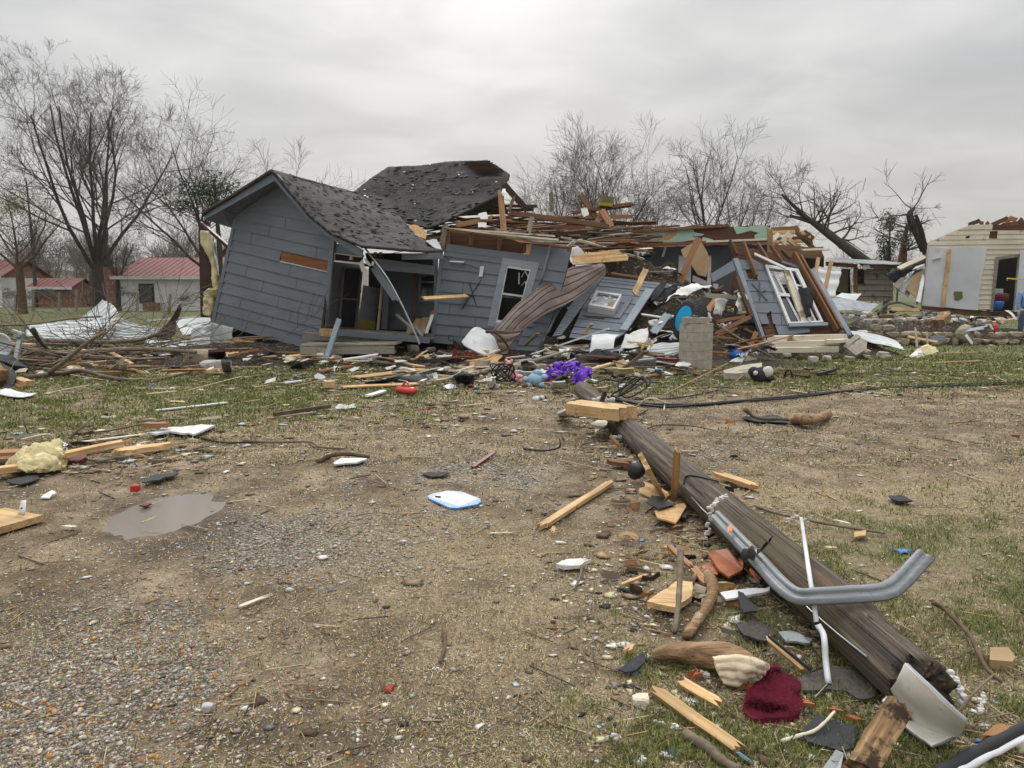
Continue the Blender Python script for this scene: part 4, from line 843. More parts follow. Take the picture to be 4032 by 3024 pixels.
beam("top_rail", 'old_wood', TBp.at(*q1('c', -60, 490), .05), TBp.at(*q1('c', 1060, 416), .05), .10, .08, H, jag=.3, seed=4)
slab("end_board", 'white', GW, q('c', 1380, 568, 1390, 568, 1382, 620, 1374, 620), .02, H, .04); slab("drywall_edge", 'drywall', GW, rough(q('c', 840, 576, 1380, 568, 1378, 580, 1280, 590, 1200, 576, 1000, 584, 842, 592), 3, 2, 30), .01, H, .02)
slab("drywall_tear", 'drywall', GW, rough(q('c', 478, 598, 498, 596, 470, 690, 452, 692), 2, 2, 20), .01, H, .02)
slab("light_switch", 'white', GW, q('c', 902, 922, 946, 926, 944, 968, 902, 964), .03, H, .03)
m = MB()
for (x, y, r_) in ((512, 790, .19), (487, 850, .07), (517, 850, .075), (545, 845, .06), (474, 838, .05), (500, 885, .06), (530, 890, .05)):
    c = GW.at(*q1('c', x, y), .05); n = 14
    for k in range(n):
        a0, a1 = 2*math.pi*k/n, 2*math.pi*(k+1)/n; pt = lambda a, rr: c + GW.u*math.cos(a)*rr + GW.v*math.sin(a)*rr
        f = [pt(a0, r_), pt(a1, r_), pt(a1, r_*.55), pt(a0, r_*.55)]; m.prism(f, [p-GW.n*.03 for p in f])
for (x0, y0, x1, y1) in ((490, 890, 478, 935), (545, 870, 540, 915), (512, 770, 495, 850), (520, 800, 520, 860)):
    a, b = GW.at(*q1('c', x0, y0), .05), GW.at(*q1('c', x1, y1), .05); d = V((.018, 0, 0)); f = [a-d, b-d, b+d, a+d]; m.prism(f, [p-GW.n*.02 for p in f])
tag(m.build("wall_ornament", 'olive', None), "olive metal ornament of rings hanging on the grey inner wall", "ornament")
tag(slab("hanging_cardboard", 'cardboard', PL((2680, 980, 19.6), (2800, 1000, 19.7), (2700, 1090, 19.4)), rough(q('c', 622, 628, 700, 580, 768, 548, 800, 560, 850, 642, 880, 722, 868, 790, 840, 862, 770, 846, 722, 775, 645, 690), 3, 3, 24), .015), "torn brown cardboard sheet hanging over the inner doorway", "cardboard")
tag(beam("leaning_plank", 'pine_red', P(*q1('c', 780, 522), 19.1), P(*q1('c', 606, 922), 18.7), .17, .045, jag=.05, seed=4, up=V((0, -1, 0))), "brown plank leaning across the torn cardboard sheet", "plank")
# broken roof pieces behind the right end
RX = empty("roof_fragment", P(*q1('c', 1650, 900), 20), "fragment of bare rafters and battens beyond the teal wall", "roof fragment")
for i, (a, b, w_) in enumerate((((1400, 462), (1665, 442), .16), ((1398, 480), (1640, 470), .10), ((1405, 605), (1640, 590), .10), ((1410, 540), (1720, 520), .10), ((1400, 560), (1780, 548), .08), ((1490, 590), (1590, 470), .2), ((1610, 455), (1790, 625), .12), ((1545, 530), (1655, 610), .12), ((1400, 560), (1480, 480), .12), ((1690, 490), (1775, 550), .25), ((1650, 470), (1755, 520), .09), ((1430, 640), (1870, 655), .30), ((1400, 605), (1480, 585), .1), ((1395, 420), (1402, 720), .14), ((1660, 630), (1925, 622), .05))):
    beam("rafter", ('old_wood', 'pine', 'cream')[(i*7) % 3] if i not in (11,) else 'old_wood', P(*q1('c', *a), 20.2-.06*i), P(*q1('c', *b), 20.3-.05*i), w_, .05, RX, jag=.1, seed=i, up=V((0, -1, .3)))
BK = PL((3140, 1080, 20.2), (3260, 1080, 20.4), (3140, 1020, 20.2))
slab("back_wall", 'drywall', BK, q('c', 1640, 655, 1870, 672, 1865, 960, 1660, 960), .05, RX); slab("opening_shade", 'void', BK, q('c', 1655, 668, 1862, 690, 1858, 930, 1672, 930), .03, RX, .03)  # the void slab on the wall face paints an unlit gap
slab("back_wall", 'house_wrap', BK, q('c', 1560, 655, 1640, 655, 1640, 700, 1580, 700), .05, RX)
tag(sheet("tub_panel", 'white', [[P(*q1('c', 1815, 770), 19.4), P(*q1('c', 1915, 790), 19.5), P(*q1('c', 2020, 795), 19.6)], [P(*q1('c', 1800, 870), 19.2), P(*q1('c', 1880, 900), 19.3), P(*q1('c', 2000, 900), 19.4)], [P(*q1('c', 1850, 990), 19.0), P(*q1('c', 1890, 1040), 19), P(*q1('c', 1955, 1045), 19.1)]], 16, 16, corr=3, camp=.05, th=.02, seed=2), "white ribbed plastic panel standing askew behind the leaning frame", "panel")
for i, (a, b) in enumerate((((1820, 690), (1790, 860)), ((1935, 720), (1870, 1000)))):
    tag(beam("upright_stick", 'pine', P(*q1('c', *a), 19.0), P(*q1('c', *b), 18.8), .09, .04, jag=.03, seed=i, up=V((0, -1, 0))), ["pine stick upright at the left edge of the white ribbed panel", "pine stick leaning over the middle of the white ribbed panel"][i], "stick")
# ---- leaning wall frame with two windows
LWp = PL((3026, 1396, 16.9), (3300, 1340, 17.3), (2884, 1023, 18.3))
LW = empty("leaning_wall", LWp.at(3026, 1396), "leaning section of blue siding with two white windows and bare studs", "wall section")
fr = LWp.frame(LWp.at(2950, 1200))
m = MB(); NB = 9
TL_, TR_, BL_, BR_ = q('c', 1040, 560, 1655, 690, 1385, 1400, 2010, 1355)
for i in range(NB):
    a, b, c, d = lerp2(TL_, BL_, i/NB), lerp2(TR_, BR_, i/NB), lerp2(TR_, BR_, (i+.96)/NB), lerp2(TL_, BL_, (i+.96)/NB)
    for pp in minus([a, b, c, d], q('c', 1362, 790, 1612, 815, 1832, 1262, 1550, 1275)): m.slab(LWp, pp, .02, -.05)
m.build("wall_boards", 'board_brown', LW, fr)
o_ = q('c', 1108, 712, 1200, 716, 1232, 760, 1250, 790, 1340, 800, 1360, 790, 1548, 1280, 1740, 1312, 1745, 1345, 1560, 1368, 1470, 1370, 1440, 1275, 1322, 1275)
Ll = q('c', 1090, 700, 1100, 795, 1100, 892, 1100, 985, 1100, 1078, 1100, 1172, 1100, 1272, 1100, 1380); Rl = q('c', 1760, 720, 1760, 815, 1760, 910, 1760, 1005, 1760, 1096, 1760, 1188, 1760, 1290, 1760, 1380)
siding("siding", 'siding', LWp, o_, Ll, Rl, LW, holes=[q('c', 1182, 802, 1252, 796, 1292, 892, 1208, 884), q('c', 1364, 1192, 1404, 1160, 1424, 1280, 1430, 1380)], joints=[(1, .25), (2, .15), (3, .5), (4, .6), (5, .44), (5, .6)], lap=.014)
slab("siding_scrap", 'siding', LWp, q('c', 1232, 704, 1330, 755, 1345, 808, 1262, 800, 1240, 770), .015, LW, .02); slab("siding_scrap", 'siding', LWp, q('c', 1484, 724, 1640, 775, 1650, 800, 1492, 748), .015, LW, .05)
slab("corner_board", 'trim_blue', LWp, q('c', 1068, 716, 1110, 712, 1392, 1534, 1372, 1542), .09, LW, .07)
m = MB()
for (x0, y0, x1, y1) in ((1236, 925, 1372, 1078), (1302, 915, 1306, 1072), (1360, 985, 1290, 1010)):
    a, b = LWp.at(*q1('c', x0, y0), .036), LWp.at(*q1('c', x1, y1), .036); d = (b-a).normalized().cross(LWp.n)*.014; f = [a-d, b-d, b+d, a+d]; m.prism(f, [p-LWp.n*.01 for p in f])
m.build("spray_mark", 'tarp_black', LW)
wn = rings(LWp, q('c', 1344, 772, 1632, 808, 1850, 1268, 1546, 1284), q('c', 1372, 800, 1608, 828, 1826, 1258, 1566, 1270), .06, .08, "window", 'trim_white', LW)
slab("mullion", 'cream', LWp, q('c', 1506, 812, 1556, 818, 1732, 1274, 1664, 1276), .06, wn, .07); slab("mullion_edge", 'trim_white', LWp, q('c', 1548, 816, 1566, 820, 1744, 1272, 1728, 1274), .08, wn, .09)
slab("rail", 'trim_white', LWp, q('c', 1448, 1010, 1556, 1020, 1566, 1046, 1458, 1036), .04, wn, .06); slab("rail", 'trim_white', LWp, q('c', 1600, 925, 1668, 940, 1676, 954, 1606, 942), .03, wn, .03)
slab("sash", 'trim_white', LWp, q('c', 1424, 830, 1440, 832, 1668, 1262, 1648, 1264), .04, wn, .02); slab("sash", 'trim_white', LWp, q('c', 1690, 1062, 1704, 1062, 1800, 1258, 1784, 1258), .03, wn, .03)
slab("glass", 'glass_dark', LWp, q('c', 1475, 1040, 1560, 1045, 1660, 1262, 1570, 1268), .004, wn, .0); slab("glass", 'glass_dark', LWp, q('c', 1575, 840, 1640, 850, 1700, 960, 1620, 950), .004, wn, -.02)
slab("curtain", 'cloth_white', LWp, rough(q('c', 1400, 830, 1430, 835, 1500, 900, 1560, 1010, 1470, 1010), 3, 3, 20), .01, wn, -.06); slab("curtain", 'cloth_white', LWp, rough(q('c', 1572, 870, 1640, 880, 1720, 1010, 1660, 1080, 1610, 1000), 3, 3, 20), .01, wn, -.06)
slab("sill", 'trim_blue', LWp, q('c', 1545, 1284, 1884, 1276, 1888, 1302, 1552, 1314), .08, LW, .10)
slab("window_shade_backing", 'void', LWp, q('c', 1300, 760, 1640, 790, 1880, 1300, 1500, 1330), .03, LW, -.7)  # black sheet added behind the windows so the panes look unlit
for i, (a, b, w_) in enumerate((((1030, 560), (1098, 700), .12), ((1150, 578), (1268, 885), .13), ((1275, 592), (1365, 742), .11), ((1388, 612), (1482, 748), .11), ((1484, 650), (1560, 730), .10), ((1585, 672), (1968, 1356), .17), ((1644, 700), (2005, 1346), .13))):
    beam("stud", 'pine_red' if i > 4 or i == 1 else 'old_wood', LWp.at(*q1('c', *a), .10), LWp.at(*q1('c', *b), .10), .05, w_, LW, jag=.04, seed=i, up=LWp.n)
beam("edge_trim", 'trim_blue', LWp.at(*q1('c', 1745, 800), .06), LWp.at(*q1('c', 2088, 1395), .06), .12, .06, LW, jag=.08, seed=3, up=LWp.n)
beam("window_trim", 'trim_white', LWp.at(*q1('c', 1226, 706), .22), LWp.at(*q1('c', 1508, 832), .2), .07, .03, LW, jag=.03, up=LWp.n)
slab("siding_return", 'siding', PL((2800, 1100, 17.4), (2884, 1040, 17.9), (2810, 1110, 17.4)), q('c', 880, 838, 1068, 722, 1098, 802, 902, 906), .03, LW); beam("stud", 'old_wood', P(*q1('c', 1090, 830), 17.6), P(*q1('c', 1055, 1030), 17.6), .1, .06, LW)
beam("stud", 'old_wood', P(*q1('c', 1100, 860), 17.4), P(*q1('c', 1230, 1210), 17.0), .1, .06, LW)
tag(sheet("black_garment", 'cloth_dark', [[LWp.at(*q1('c', a, b), .12), LWp.at(*q1('c', (a+c)/2, (b+d)/2), .24), LWp.at(*q1('c', c, d), .12)] for a, b, c, d in ((1618, 1000, 1745, 1000), (1640, 1050, 1762, 1040), (1650, 1110, 1750, 1105), (1672, 1160, 1728, 1165), (1700, 1250, 1715, 1240))], 12, 20, crum=.05, cs=5, th=.01, seed=4), "black garment draped over the right window of the leaning wall", "garment")
for i, (a, b, c) in enumerate((((1378, 1400), (2072, 1384), 16.35), ((1392, 1454), (1990, 1430), 16.25), ((1402, 1500), (2015, 1492), 16.1), ((1850, 1428), (2080, 1415), 16.2))):
    tag(beam("stacked_timber", 'cream', P(*q1('c', *a), c), P(*q1('c', *b), c+.1), .16, .12 if i < 3 else .08, jag=.12, seed=i+2), ["topmost flaking cream timber under the leaning wall", "middle flaking cream timber under the leaning wall", "lowest flaking cream timber under the leaning wall", "short flaking timber end at the right of the cream stack"][i], "timber")
# ---- fallen wall with the air conditioner
FWp = PL((2278, 1313, 16.4), (2500, 1330, 16.4), (2400, 1095, 18.7))
FW = empty("fallen_wall", FWp.at(2350, 1250), "fallen blue siding wall lying tilted with an air conditioner in its window", "wall section")
o_ = q('b', 1430, 708, 1900, 756, 1960, 778, 1790, 830, 1600, 1118, 1480, 1200, 1180, 1160, 1300, 900)
Lw = q('b', 1200, 690, 1200, 712, 1200, 735, 1200, 765, 1200, 812, 1200, 870, 1200, 945, 1200, 1020, 1200, 1080, 1200, 1130, 1200, 1200); Rw = [(x+800*.5425, y+90*.5425) for x, y in Lw]
siding("siding", 'siding', FWp, o_, Lw, Rw, FW, back=[], joints=[(5, .6), (6, .5), (6, .75), (7, .45), (7, .7), (8, .5), (8, .66), (4, .3)], lap=.016)
slab("trim_board", 'siding_pale', FWp, q('b', 1736, 816, 1794, 826, 1600, 1118, 1545, 1112), .05, FW, .05)
slab("window_trim", 'siding', FWp, q('b', 1330, 925, 1290, 985, 1280, 1010, 1548, 1030, 1645, 880, 1620, 870, 1530, 1000), .03, FW, .05)
slab("missing_board", 'board_brown', FWp, q('b', 1300, 1012, 1440, 1026, 1435, 1034, 1298, 1020), .01, FW, .04)
AC = empty("air_conditioner", FWp.at(*q1('b', 1440, 920), .15), "white window air conditioner with bare coil set in the fallen wall", "air conditioner")
AP = PL(FWp.o+FWp.n*.22, FWp.o+FWp.u+FWp.n*.22, FWp.o+FWp.v+FWp.n*.22)
fo, fi = q('b', 1376, 822, 1562, 850, 1506, 958, 1322, 926), q('b', 1390, 836, 1546, 860, 1496, 944, 1342, 916)
rings(AP, fo, fi, .05, .02, "case_frame", 'white', AC); slab("coil", 'galv', AP, fi, .03, AC, -.04)
m = MB(); tp = [AP.at(*p, -.02) for p in fo]; bt = [p-FWp.n*.30 for p in tp]
for i in range(4): j = (i+1) % 4; f = [tp[i], tp[j], bt[j], bt[i]]; n = (f[1]-f[0]).cross(f[3]-f[0]).normalized()*.008; m.prism(f, [p+n for p in f])
m.build("case", 'trim_white', AC)
slab("card_label", 'cardboard', AP, rough(q('b', 1470, 900, 1515, 905, 1500, 940, 1455, 936), 2, 1, 12), .004, AC, .0); rr = random.Random(5)
m = MB()
for k in range(16):
    u, v = rr.random(), rr.random(); a = lerp2(lerp2(fi[0], fi[1], u), lerp2(fi[3], fi[2], u), v); s_ = rr.uniform(4, 9); m.slab(AP, rough([(a[0]-s_, a[1]-s_*.6), (a[0]+s_, a[1]-s_*.4), (a[0]+s_*.8, a[1]+s_*.5), (a[0]-s_, a[1]+s_*.6)], 2, k, 9), .004, -.03)
kind(m.build("foil_scraps", 'white', AC), 'stuff')
# slanted louvred strip and dark siding between the two walls
SP_ = PL((2140, 1330, 16.2), (2380, 1080, 17.4), (2200, 1340, 16.3))
SS = empty("slanted_panel", SP_.at(2250, 1220), "narrow strip of blue siding seen edge on, slanting beside the brown sheet metal", "siding panel")
slab("trim", 'trim_blue', PL((2150, 1320, 16.0), (2330, 1090, 17.0), (2170, 1330, 16.0)), q('b', 1012, 1140, 1130, 935, 1165, 915, 1290, 745, 1240, 745, 1040, 1080), .05, SS)
m = MB(); 
for i in range(26):
    t = i/26; a, b = lerp2(q1('b', 1060, 1150), q1('b', 1300, 745), t), lerp2(q1('b', 1125, 1140), q1('b', 1450, 690), t); a2, b2 = lerp2(q1('b', 1060, 1150), q1('b', 1300, 745), t+.030), lerp2(q1('b', 1125, 1140), q1('b', 1450, 690), t+.030)
    m.slab(PL((2170, 1320, 16.3), (2370, 1080, 17.6), (2210, 1330, 16.3)), [a, b, b2, a2], .03)
m.build("slats", 'trim_blue', SS); slab("backing", 'dark_wood', PL((2170, 1320, 16.34), (2370, 1080, 17.64), (2210, 1330, 16.34)), q('b', 1060, 1160, 1300, 740, 1455, 688, 1130, 1145), .03, SS)
LP = PL((2060, 1360, 16.2), (2160, 1370, 16.2), (2100, 1250, 16.4))
PN = siding("lower_siding_panel", 'siding', LP, q('b', 900, 1000, 1060, 960, 1130, 900, 1040, 1120, 980, 1170, 955, 1262, 790, 1250), q('b', 780, 940, 780, 1010, 780, 1080, 780, 1150, 780, 1215, 780, 1270), q('b', 1200, 960, 1200, 1030, 1200, 1090, 1200, 1160, 1200, 1225, 1200, 1290), None)
tag(PN, "dark blue siding panel propped under the brown sheet metal", "siding panel")
# ---- big crumpled brown roofing sheet
BM = empty("brown_sheet_metal", P(2100, 1250, 15.8), "long crumpled sheet of brown metal roofing slanting over the rubble", "metal sheet")
def rowsb(l): return [[P(*q1('b', l[i], l[i+1]), l[i+2]) for i in range(0, len(l), 3)]][0]
t_ = rowsb([622, 1108, 15.3, 760, 960, 15.6, 880, 850, 15.9, 1050, 735, 16.4, 1200, 652, 16.9, 1330, 632, 17.2, 1425, 618, 17.5]); b_ = rowsb([690, 1300, 15.1, 790, 1180, 15.3, 865, 1088, 15.5, 1010, 990, 15.8, 1150, 922, 16.1, 1285, 840, 16.5, 1450, 690, 17.2])
mm = [(a+b)/2+V((0, -.04, .03+.05*(i % 2))) for i, (a, b) in enumerate(zip(t_, b_))]
sheet("sheet", 'brown_metal', [t_, mm, b_], 70, 90, BM, corr=5, camp=.045, sharp=14, crum=.05, cs=2.0, th=.003, seed=4, tear=.35)
t2 = rowsb([640, 1100, 15.2, 740, 1110, 15.2, 850, 1100, 15.3]); b2 = rowsb([690, 1285, 15.1, 740, 1270, 15.05, 760, 1200, 15.1])
sheet("sheet", 'brown_metal', [t2, b2], 20, 20, BM, corr=3, camp=.05, sharp=True, crum=.05, th=.003, seed=12, tear=.3)
# ---- pale blue trim and white bars right of the fallen wall
for i, (a, b, w_, mt, lb) in enumerate((((1700, 990, 16.6), (1880, 1018, 16.6), .06, 'trim_white', "thin white window bar lying right of the pale trim board"), ((1905, 985, 16.2), (1790, 1130, 15.9), .18, 'siding_pale', "broad pale blue board behind the concrete pillar, left side"), ((1830, 1060, 16.0), (1940, 1000, 16.3), .05, 'trim_white', "short white window bar crossing the broad pale board"))):
    tag(beam("trim_piece", mt, P(*q1('b', *a[:2]), a[2]), P(*q1('b', *b[:2]), b[2]), w_, .03, jag=.04, seed=i, up=V((0, -.6, 1))), lb, "board")
# ---- black tyre with cyan wheel face
TY = empty("large_tyre", P(*q1('c', 690, 1130), 16.1), "large knobbly black tyre with a bright cyan disc, half buried behind the pillar", "tyre")
c0 = P(*q1('t', 668, 385), 16.4); TS = .66; ax = V((-.90, -.34, .26)).normalized(); e1_ = ax.cross(V((0, 0, 1))).normalized(); e2_ = ax.cross(e1_)
Vv = []; F = []; NS, prof = 64, [(-.24, .30), (-.27, .45), (-.26, .60), (-.20, .68), (-.07, .70), (.07, .70), (.20, .68), (.26, .60), (.27, .45), (.24, .30)]
for i in range(NS):
    a = 2*math.pi*i/NS
    for k, (x, r_) in enumerate(prof):
        rr_ = r_ + (.03 if (r_ > .66 and (i+k) % 2) else 0); Vv.append(c0+(ax*x+(e1_*math.cos(a)+e2_*math.sin(a))*rr_)*TS)
K = len(prof)
for i in range(NS):
    for k in range(K-1): F.append((i*K+k, i*K+k+1, ((i+1) % NS)*K+k+1, ((i+1) % NS)*K+k))
mobj("tread", Vv, F, 'rubber', TY)
Vv = [c0+ax*.20] + [c0+ax*.17+(e1_*math.cos(2*math.pi*i/32)+e2_*math.sin(2*math.pi*i/32))*.38 for i in range(32)]
mobj("disc", Vv, [(0, 1+i, 1+(i+1) % 32) for i in range(32)], 'cyan', TY)
# ---- concrete block pillar
cb = [P(*q1('t', 584, 405), 14.45), P(*q1('t', 758, 412), 14.2), P(*q1('t', 866, 400), 14.5)]
PI_ = empty("block_pillar", G(2745, 1452), "short free standing pillar of grey concrete blocks", "pillar")
d1 = (cb[0]-cb[1]); d1.z = 0; d2 = (cb[2]-cb[1]); d2.z = 0; c1 = cb[1].copy(); Hh = c1.z; nrow = 5
m = MB(); m2 = MB(); M0 = Matrix((d1.normalized(), d2.normalized(), up)).transposed().to_4x4(); M0.translation = c1 + d1/2 + d2/2
for i in range(nrow):
    za, zb = Hh*i/nrow + .006, Hh*(i+1)/nrow - .006
    sp = .62 if i % 2 else .36
    for (u0, u1) in ((0, sp), (sp, 1)):
        f = [c1+d1*(u0+(.008 if u0 else 0))+up*(za-c1.z), c1+d1*(u1-(.008 if u1 < 1 else 0))+up*(za-c1.z)]; g_ = [p+d2 for p in f]
        m.prism([f[0]+up*(zb-za), f[1]+up*(zb-za), g_[1]+up*(zb-za), g_[0]+up*(zb-za)], [f[0], f[1], g_[1], g_[0]])
m.build("blocks", 'block', PI_); e = .008
f = [c1+d1*e+d2*e, c1+d1*(1-e)+d2*e, c1+d1*(1-e)+d2*(1-e), c1+d1*e+d2*(1-e)]; m2.prism([p+up*(-.008) for p in f], [p-up*(c1.z) for p in f]); m2.build("mortar", 'mortar', PI_)
CB = PL(cb[0], cb[1], cb[0]-up)
o = MB(); f = [c1+d1*.0+d2*.05+up*.004, c1+d1*.97+d2*.1+up*.004, c1+d1*.97+d2*.75+up*.004, c1+d1*.0+d2*.7+up*.004]; o.prism([p+up*.11 for p in f], f); tag(o.build("cap_block", 'block'), "loose flat concrete block resting on top of the pillar", "block")
tag(sheet("crushed_can", 'tarp_black', [[c1+d1*a+d2*b+up*(.125+h) for a, h in ((.25, .0), (.45, .03), (.7, .0))] for b in (.2, .35, .5)], 8, 8, crum=.05, cs=14, th=.01, smooth=False), "crumpled black scrap on the cap block of the pillar", "scrap")
# ---- right hand cream house
RHo = PL((3640, 1200, 22.6), (4032, 1240, 22.0), (3655, 960, 22.6))
RH = empty("cream_house", (13.6, 22.5, 0), "cream clapboard house with its roof torn off, beyond the low stone wall at right", "house")
A_, B_ = P(3629, 1201, 22.8), P(4060, 1240, 22.0); B_.z = A_.z
RHo = PL(A_, B_, A_+up+V((.02, 0, 0)))
o_ = q('d', 1255, 1192, 1310, 612, 1500, 520, 1710, 440, 1850, 437, 1920, 437, 2290, 440, 2290, 1248, 1900, 1238)
nL = 19; Lc = [q1('d', 1240, 400+i*46) for i in range(nL)]; Rc = [q1('d', 2300, 400+i*46-20+i*1.2) for i in range(nL)]
dh = q('d', 1948, 752, 2160, 722, 2112, 1246, 1908, 1246)
siding("clapboard", 'cream', RHo, o_, Lc, Rc, RH, holes=[dh, q('d', 1890, 500, 1962, 495, 1958, 570, 1880, 568), q('d', 1668, 545, 1706, 540, 1696, 565, 1660, 568), q('d', 1920, 430, 2300, 430, 2300, 492, 1908, 492)], back=[dh], backmat='board_brown', lap=.02)
slab("wrap_panel", 'house_wrap', RHo, rough(q('d', 1322, 640, 1500, 665, 1440, 1208, 1257, 1188), 2, 1, 60), .01, RH, .04)
slab("wrap_panel", 'house_wrap', RHo, rough(q('d', 1520, 655, 1700, 650, 1858, 655, 1790, 1090, 1775, 1236, 1462, 1208), 3, 1, 60), .01, RH, .045)
slab("wrap_panel", 'house_wrap', RHo, q('d', 2168, 676, 2300, 660, 2300, 1250, 2106, 1248), .01, RH, .05)
slab("green_patch", 'olive', RHo, rough(q('d', 1552, 1062, 1632, 1064, 1634, 1120, 1592, 1148, 1552, 1138), 2, 1, 10), .005, RH, .06)
beam("batten", 'ply', RHo.at(*q1('d', 1508, 668), .07), RHo.at(*q1('d', 1446, 1208), .07), .10, .03, RH, jag=.02, up=RHo.n)
rings(RHo, q('d', 1940, 740, 2168, 712, 2118, 1250, 1893, 1250), q('d', 1970, 765, 2152, 740, 2104, 1250, 1912, 1250), .06, .05, "door_frame", 'grey_wood', RH)
slab("doorway_shade", 'void', RHo, q('d', 1650, 600, 2600, 590, 2600, 1250, 1600, 1240), .05, RH, -1.5)  # black sheet behind the doorway, its colour standing in for indoor shade
slab("side_wall", 'dark_wood', PL(RHo.at(*q1('d', 1308, 612)), RHo.at(*q1('d', 1255, 1192)), RHo.at(*q1('d', 1308, 612))+V((.5, 5, 0))), [pix(p) for p in (RHo.at(*q1('d', 1308, 612)), RHo.at(*q1('d', 1255, 1192)), RHo.at(*q1('d', 1255, 1192))+V((.5, 4, 0)), RHo.at(*q1('d', 1308, 612))+V((.5, 4, 0)))], .05, RH) if 0 else None
slab("sill_beam", 'old_wood', RHo, q('d', 1255, 1196, 1900, 1246, 2290, 1256, 2290, 1300, 1700, 1290, 1262, 1226), .1, RH, -.02)
for i, (a, b, w_) in enumerate((((1700, 438), (1828, 390), .12), ((1835, 395), (1828, 440), .1), ((1888, 400), (1884, 440), .1), ((1920, 440), (2090, 365), .13), ((2085, 365), (2170, 395), .13), ((2090, 370), (2075, 420), .1), ((2180, 375), (2290, 500), .13), ((1925, 485), (2060, 425), .1), ((2160, 440), (2180, 500), .12), ((2030, 435), (2300, 405), .12), ((2000, 470), (2100, 500), .1), ((2100, 430), (2290, 600), .08), ((1948, 500), (1936, 565), .12), ((1830, 568), (1990, 566), .06))):
    beam("rafter", 'pine_red' if i % 3 else 'old_wood', RHo.at(*q1('d', *a), -.15), RHo.at(*q1('d', *b), -.2), w_, .05, RH, jag=.05, seed=i, up=RHo.n)
slab("torn_siding", 'cream', RHo, q('d', 1960, 520, 2150, 490, 2110, 560, 1960, 562), .02, RH, .0)
tag(slab("freezer", 'white', PL(RHo.at(*q1('u', 395, 330), -.8), RHo.at(*q1('u', 480, 330), -.8), RHo.at(*q1('u', 395, 520), -.8)), q('u', 400, 330, 478, 326, 462, 524, 380, 524), .5), "white chest freezer standing just inside the cream house doorway", "freezer")
tag(rock("blue_bag", 'blue_plastic', RHo.at(*q1('u', 500, 490), -.6), (.15, .14, .2), 4, smooth=True), "blue bag on the floor inside the cream house doorway", "bag")
tag(rock("red_bag", 'dark_red', RHo.at(*q1('u', 548, 415), -.9), (.28, .2, .22), 7, smooth=True), "red bundle behind the blue bag inside the doorway", "bag")
tag(sheet("hanging_clothes", 'drywall', [[RHo.at(*q1('u', 500, 340), -.9), RHo.at(*q1('u', 545, 380), -.9)], [RHo.at(*q1('u', 470, 470), -.8), RHo.at(*q1('u', 520, 450), -.8)]], 6, 6, crum=.08), "grey sheet heaped beside the freezer in the doorway", "cloth")
tag(beam("wall_bracket", 'cream', RHo.at(*q1('d', 1350, 764), .08), RHo.at(*q1('d', 1432, 744), .08), .06, .02), "small white strip nailed on the grey wrapped wall", "strip")
tag(sheet("white_trim", 'white', [[P(*q1('u', 488, 528), 21.5), P(*q1('u', 525, 530), 21.5)], [P(*q1('u', 540, 560), 21.3), P(*q1('u', 570, 560), 21.3)], [P(*q1('u', 590, 620), 21), P(*q1('u', 612, 625), 21)]], 3, 8, th=.01), "curved white strip falling from the cream house door sill", "strip")
# dark shed and lean-to between the two houses
SH = PL((3240, 1150, 25), (3520, 1150, 25), (3240, 1050, 25))
SD = empty("weathered_shed", (10.4, 25, 0), "low dark weathered shed with green metal roof and open front", "shed")
siding("siding", 'grey_wood', SH, q('d', 655, 850, 925, 850, 985, 960, 985, 1150, 655, 1150), [q1('d', 640, 830+55*i) for i in range(8)], [q1('d', 1000, 832+55*i) for i in range(8)], SD, back=[], lap=.03)
slab("shed_shade", 'void', SH, q('d', 380, 840, 650, 850, 650, 1100, 380, 1090), .04, SD, -.5); slab("inner_wall", 'olive', SH, q('d', 440, 850, 625, 850, 620, 1070, 430, 1060), .02, SD, -.42)  # the void slab paints the shade inside the open front
slab("header", 'pine_red', SH, q('d', 360, 782, 648, 806, 648, 838, 362, 822), .1, SD, .05); slab("post", 'pine_red', SH, q('d', 624, 836, 652, 836, 650, 1072, 624, 1070), .1, SD, .04)
rings(SH, q('d', 655, 862, 712, 862, 710, 988, 655, 988), q('d', 664, 872, 704, 872, 702, 980, 664, 980), .04, .05, "window", 'dark_wood', SD); slab("glass", 'glass_dark', SH, q('d', 662, 870, 706, 870, 704, 982, 662, 982), .01, SD, .04)
slab("eave_board", 'grey_wood', SH, q('d', 700, 806, 1095, 812, 1080, 848, 700, 838), .05, SD, .1)
sheet("roof", 'galv', [[P(*q1('d', 370, 745), 26.5), P(*q1('d', 760, 765), 26.5), P(*q1('d', 1095, 795), 26.5)], [P(*q1('d', 340, 775), 24.6), P(*q1('d', 720, 800), 24.6), P(*q1('d', 1100, 812), 24.6)]], 60, 6, SD, crum=.02)
tag(slab("paper_notice", 'white', SH, q('d', 664, 820, 720, 808, 736, 842, 676, 862), .02, None, .3), "white paper board dangling from the shed eave", "board")
tag(sheet("collapsed_roof", 'cloth_dark', [[P(*q1('d', 1290, 725), 24), P(*q1('d', 1010, 860), 24)], [P(*q1('d', 1290, 790), 23.3), P(*q1('d', 925, 890), 23.4)], [P(*q1('d', 1200, 860), 23.3), P(*q1('d', 985, 965), 23.5)]], 20, 12, crum=.2, th=.06, tear=.2, smooth=False), "black sagging roof slab between the shed and the cream house", "roof slab")
tag(beam("rake_board", 'cream', P(*q1('d', 1030, 850), 23.1), P(*q1('d', 1290, 735), 23.4), .14, .05, jag=.05, up=V((0, -1, 1))), "pale rake board along the sagging black roof slab", "board")
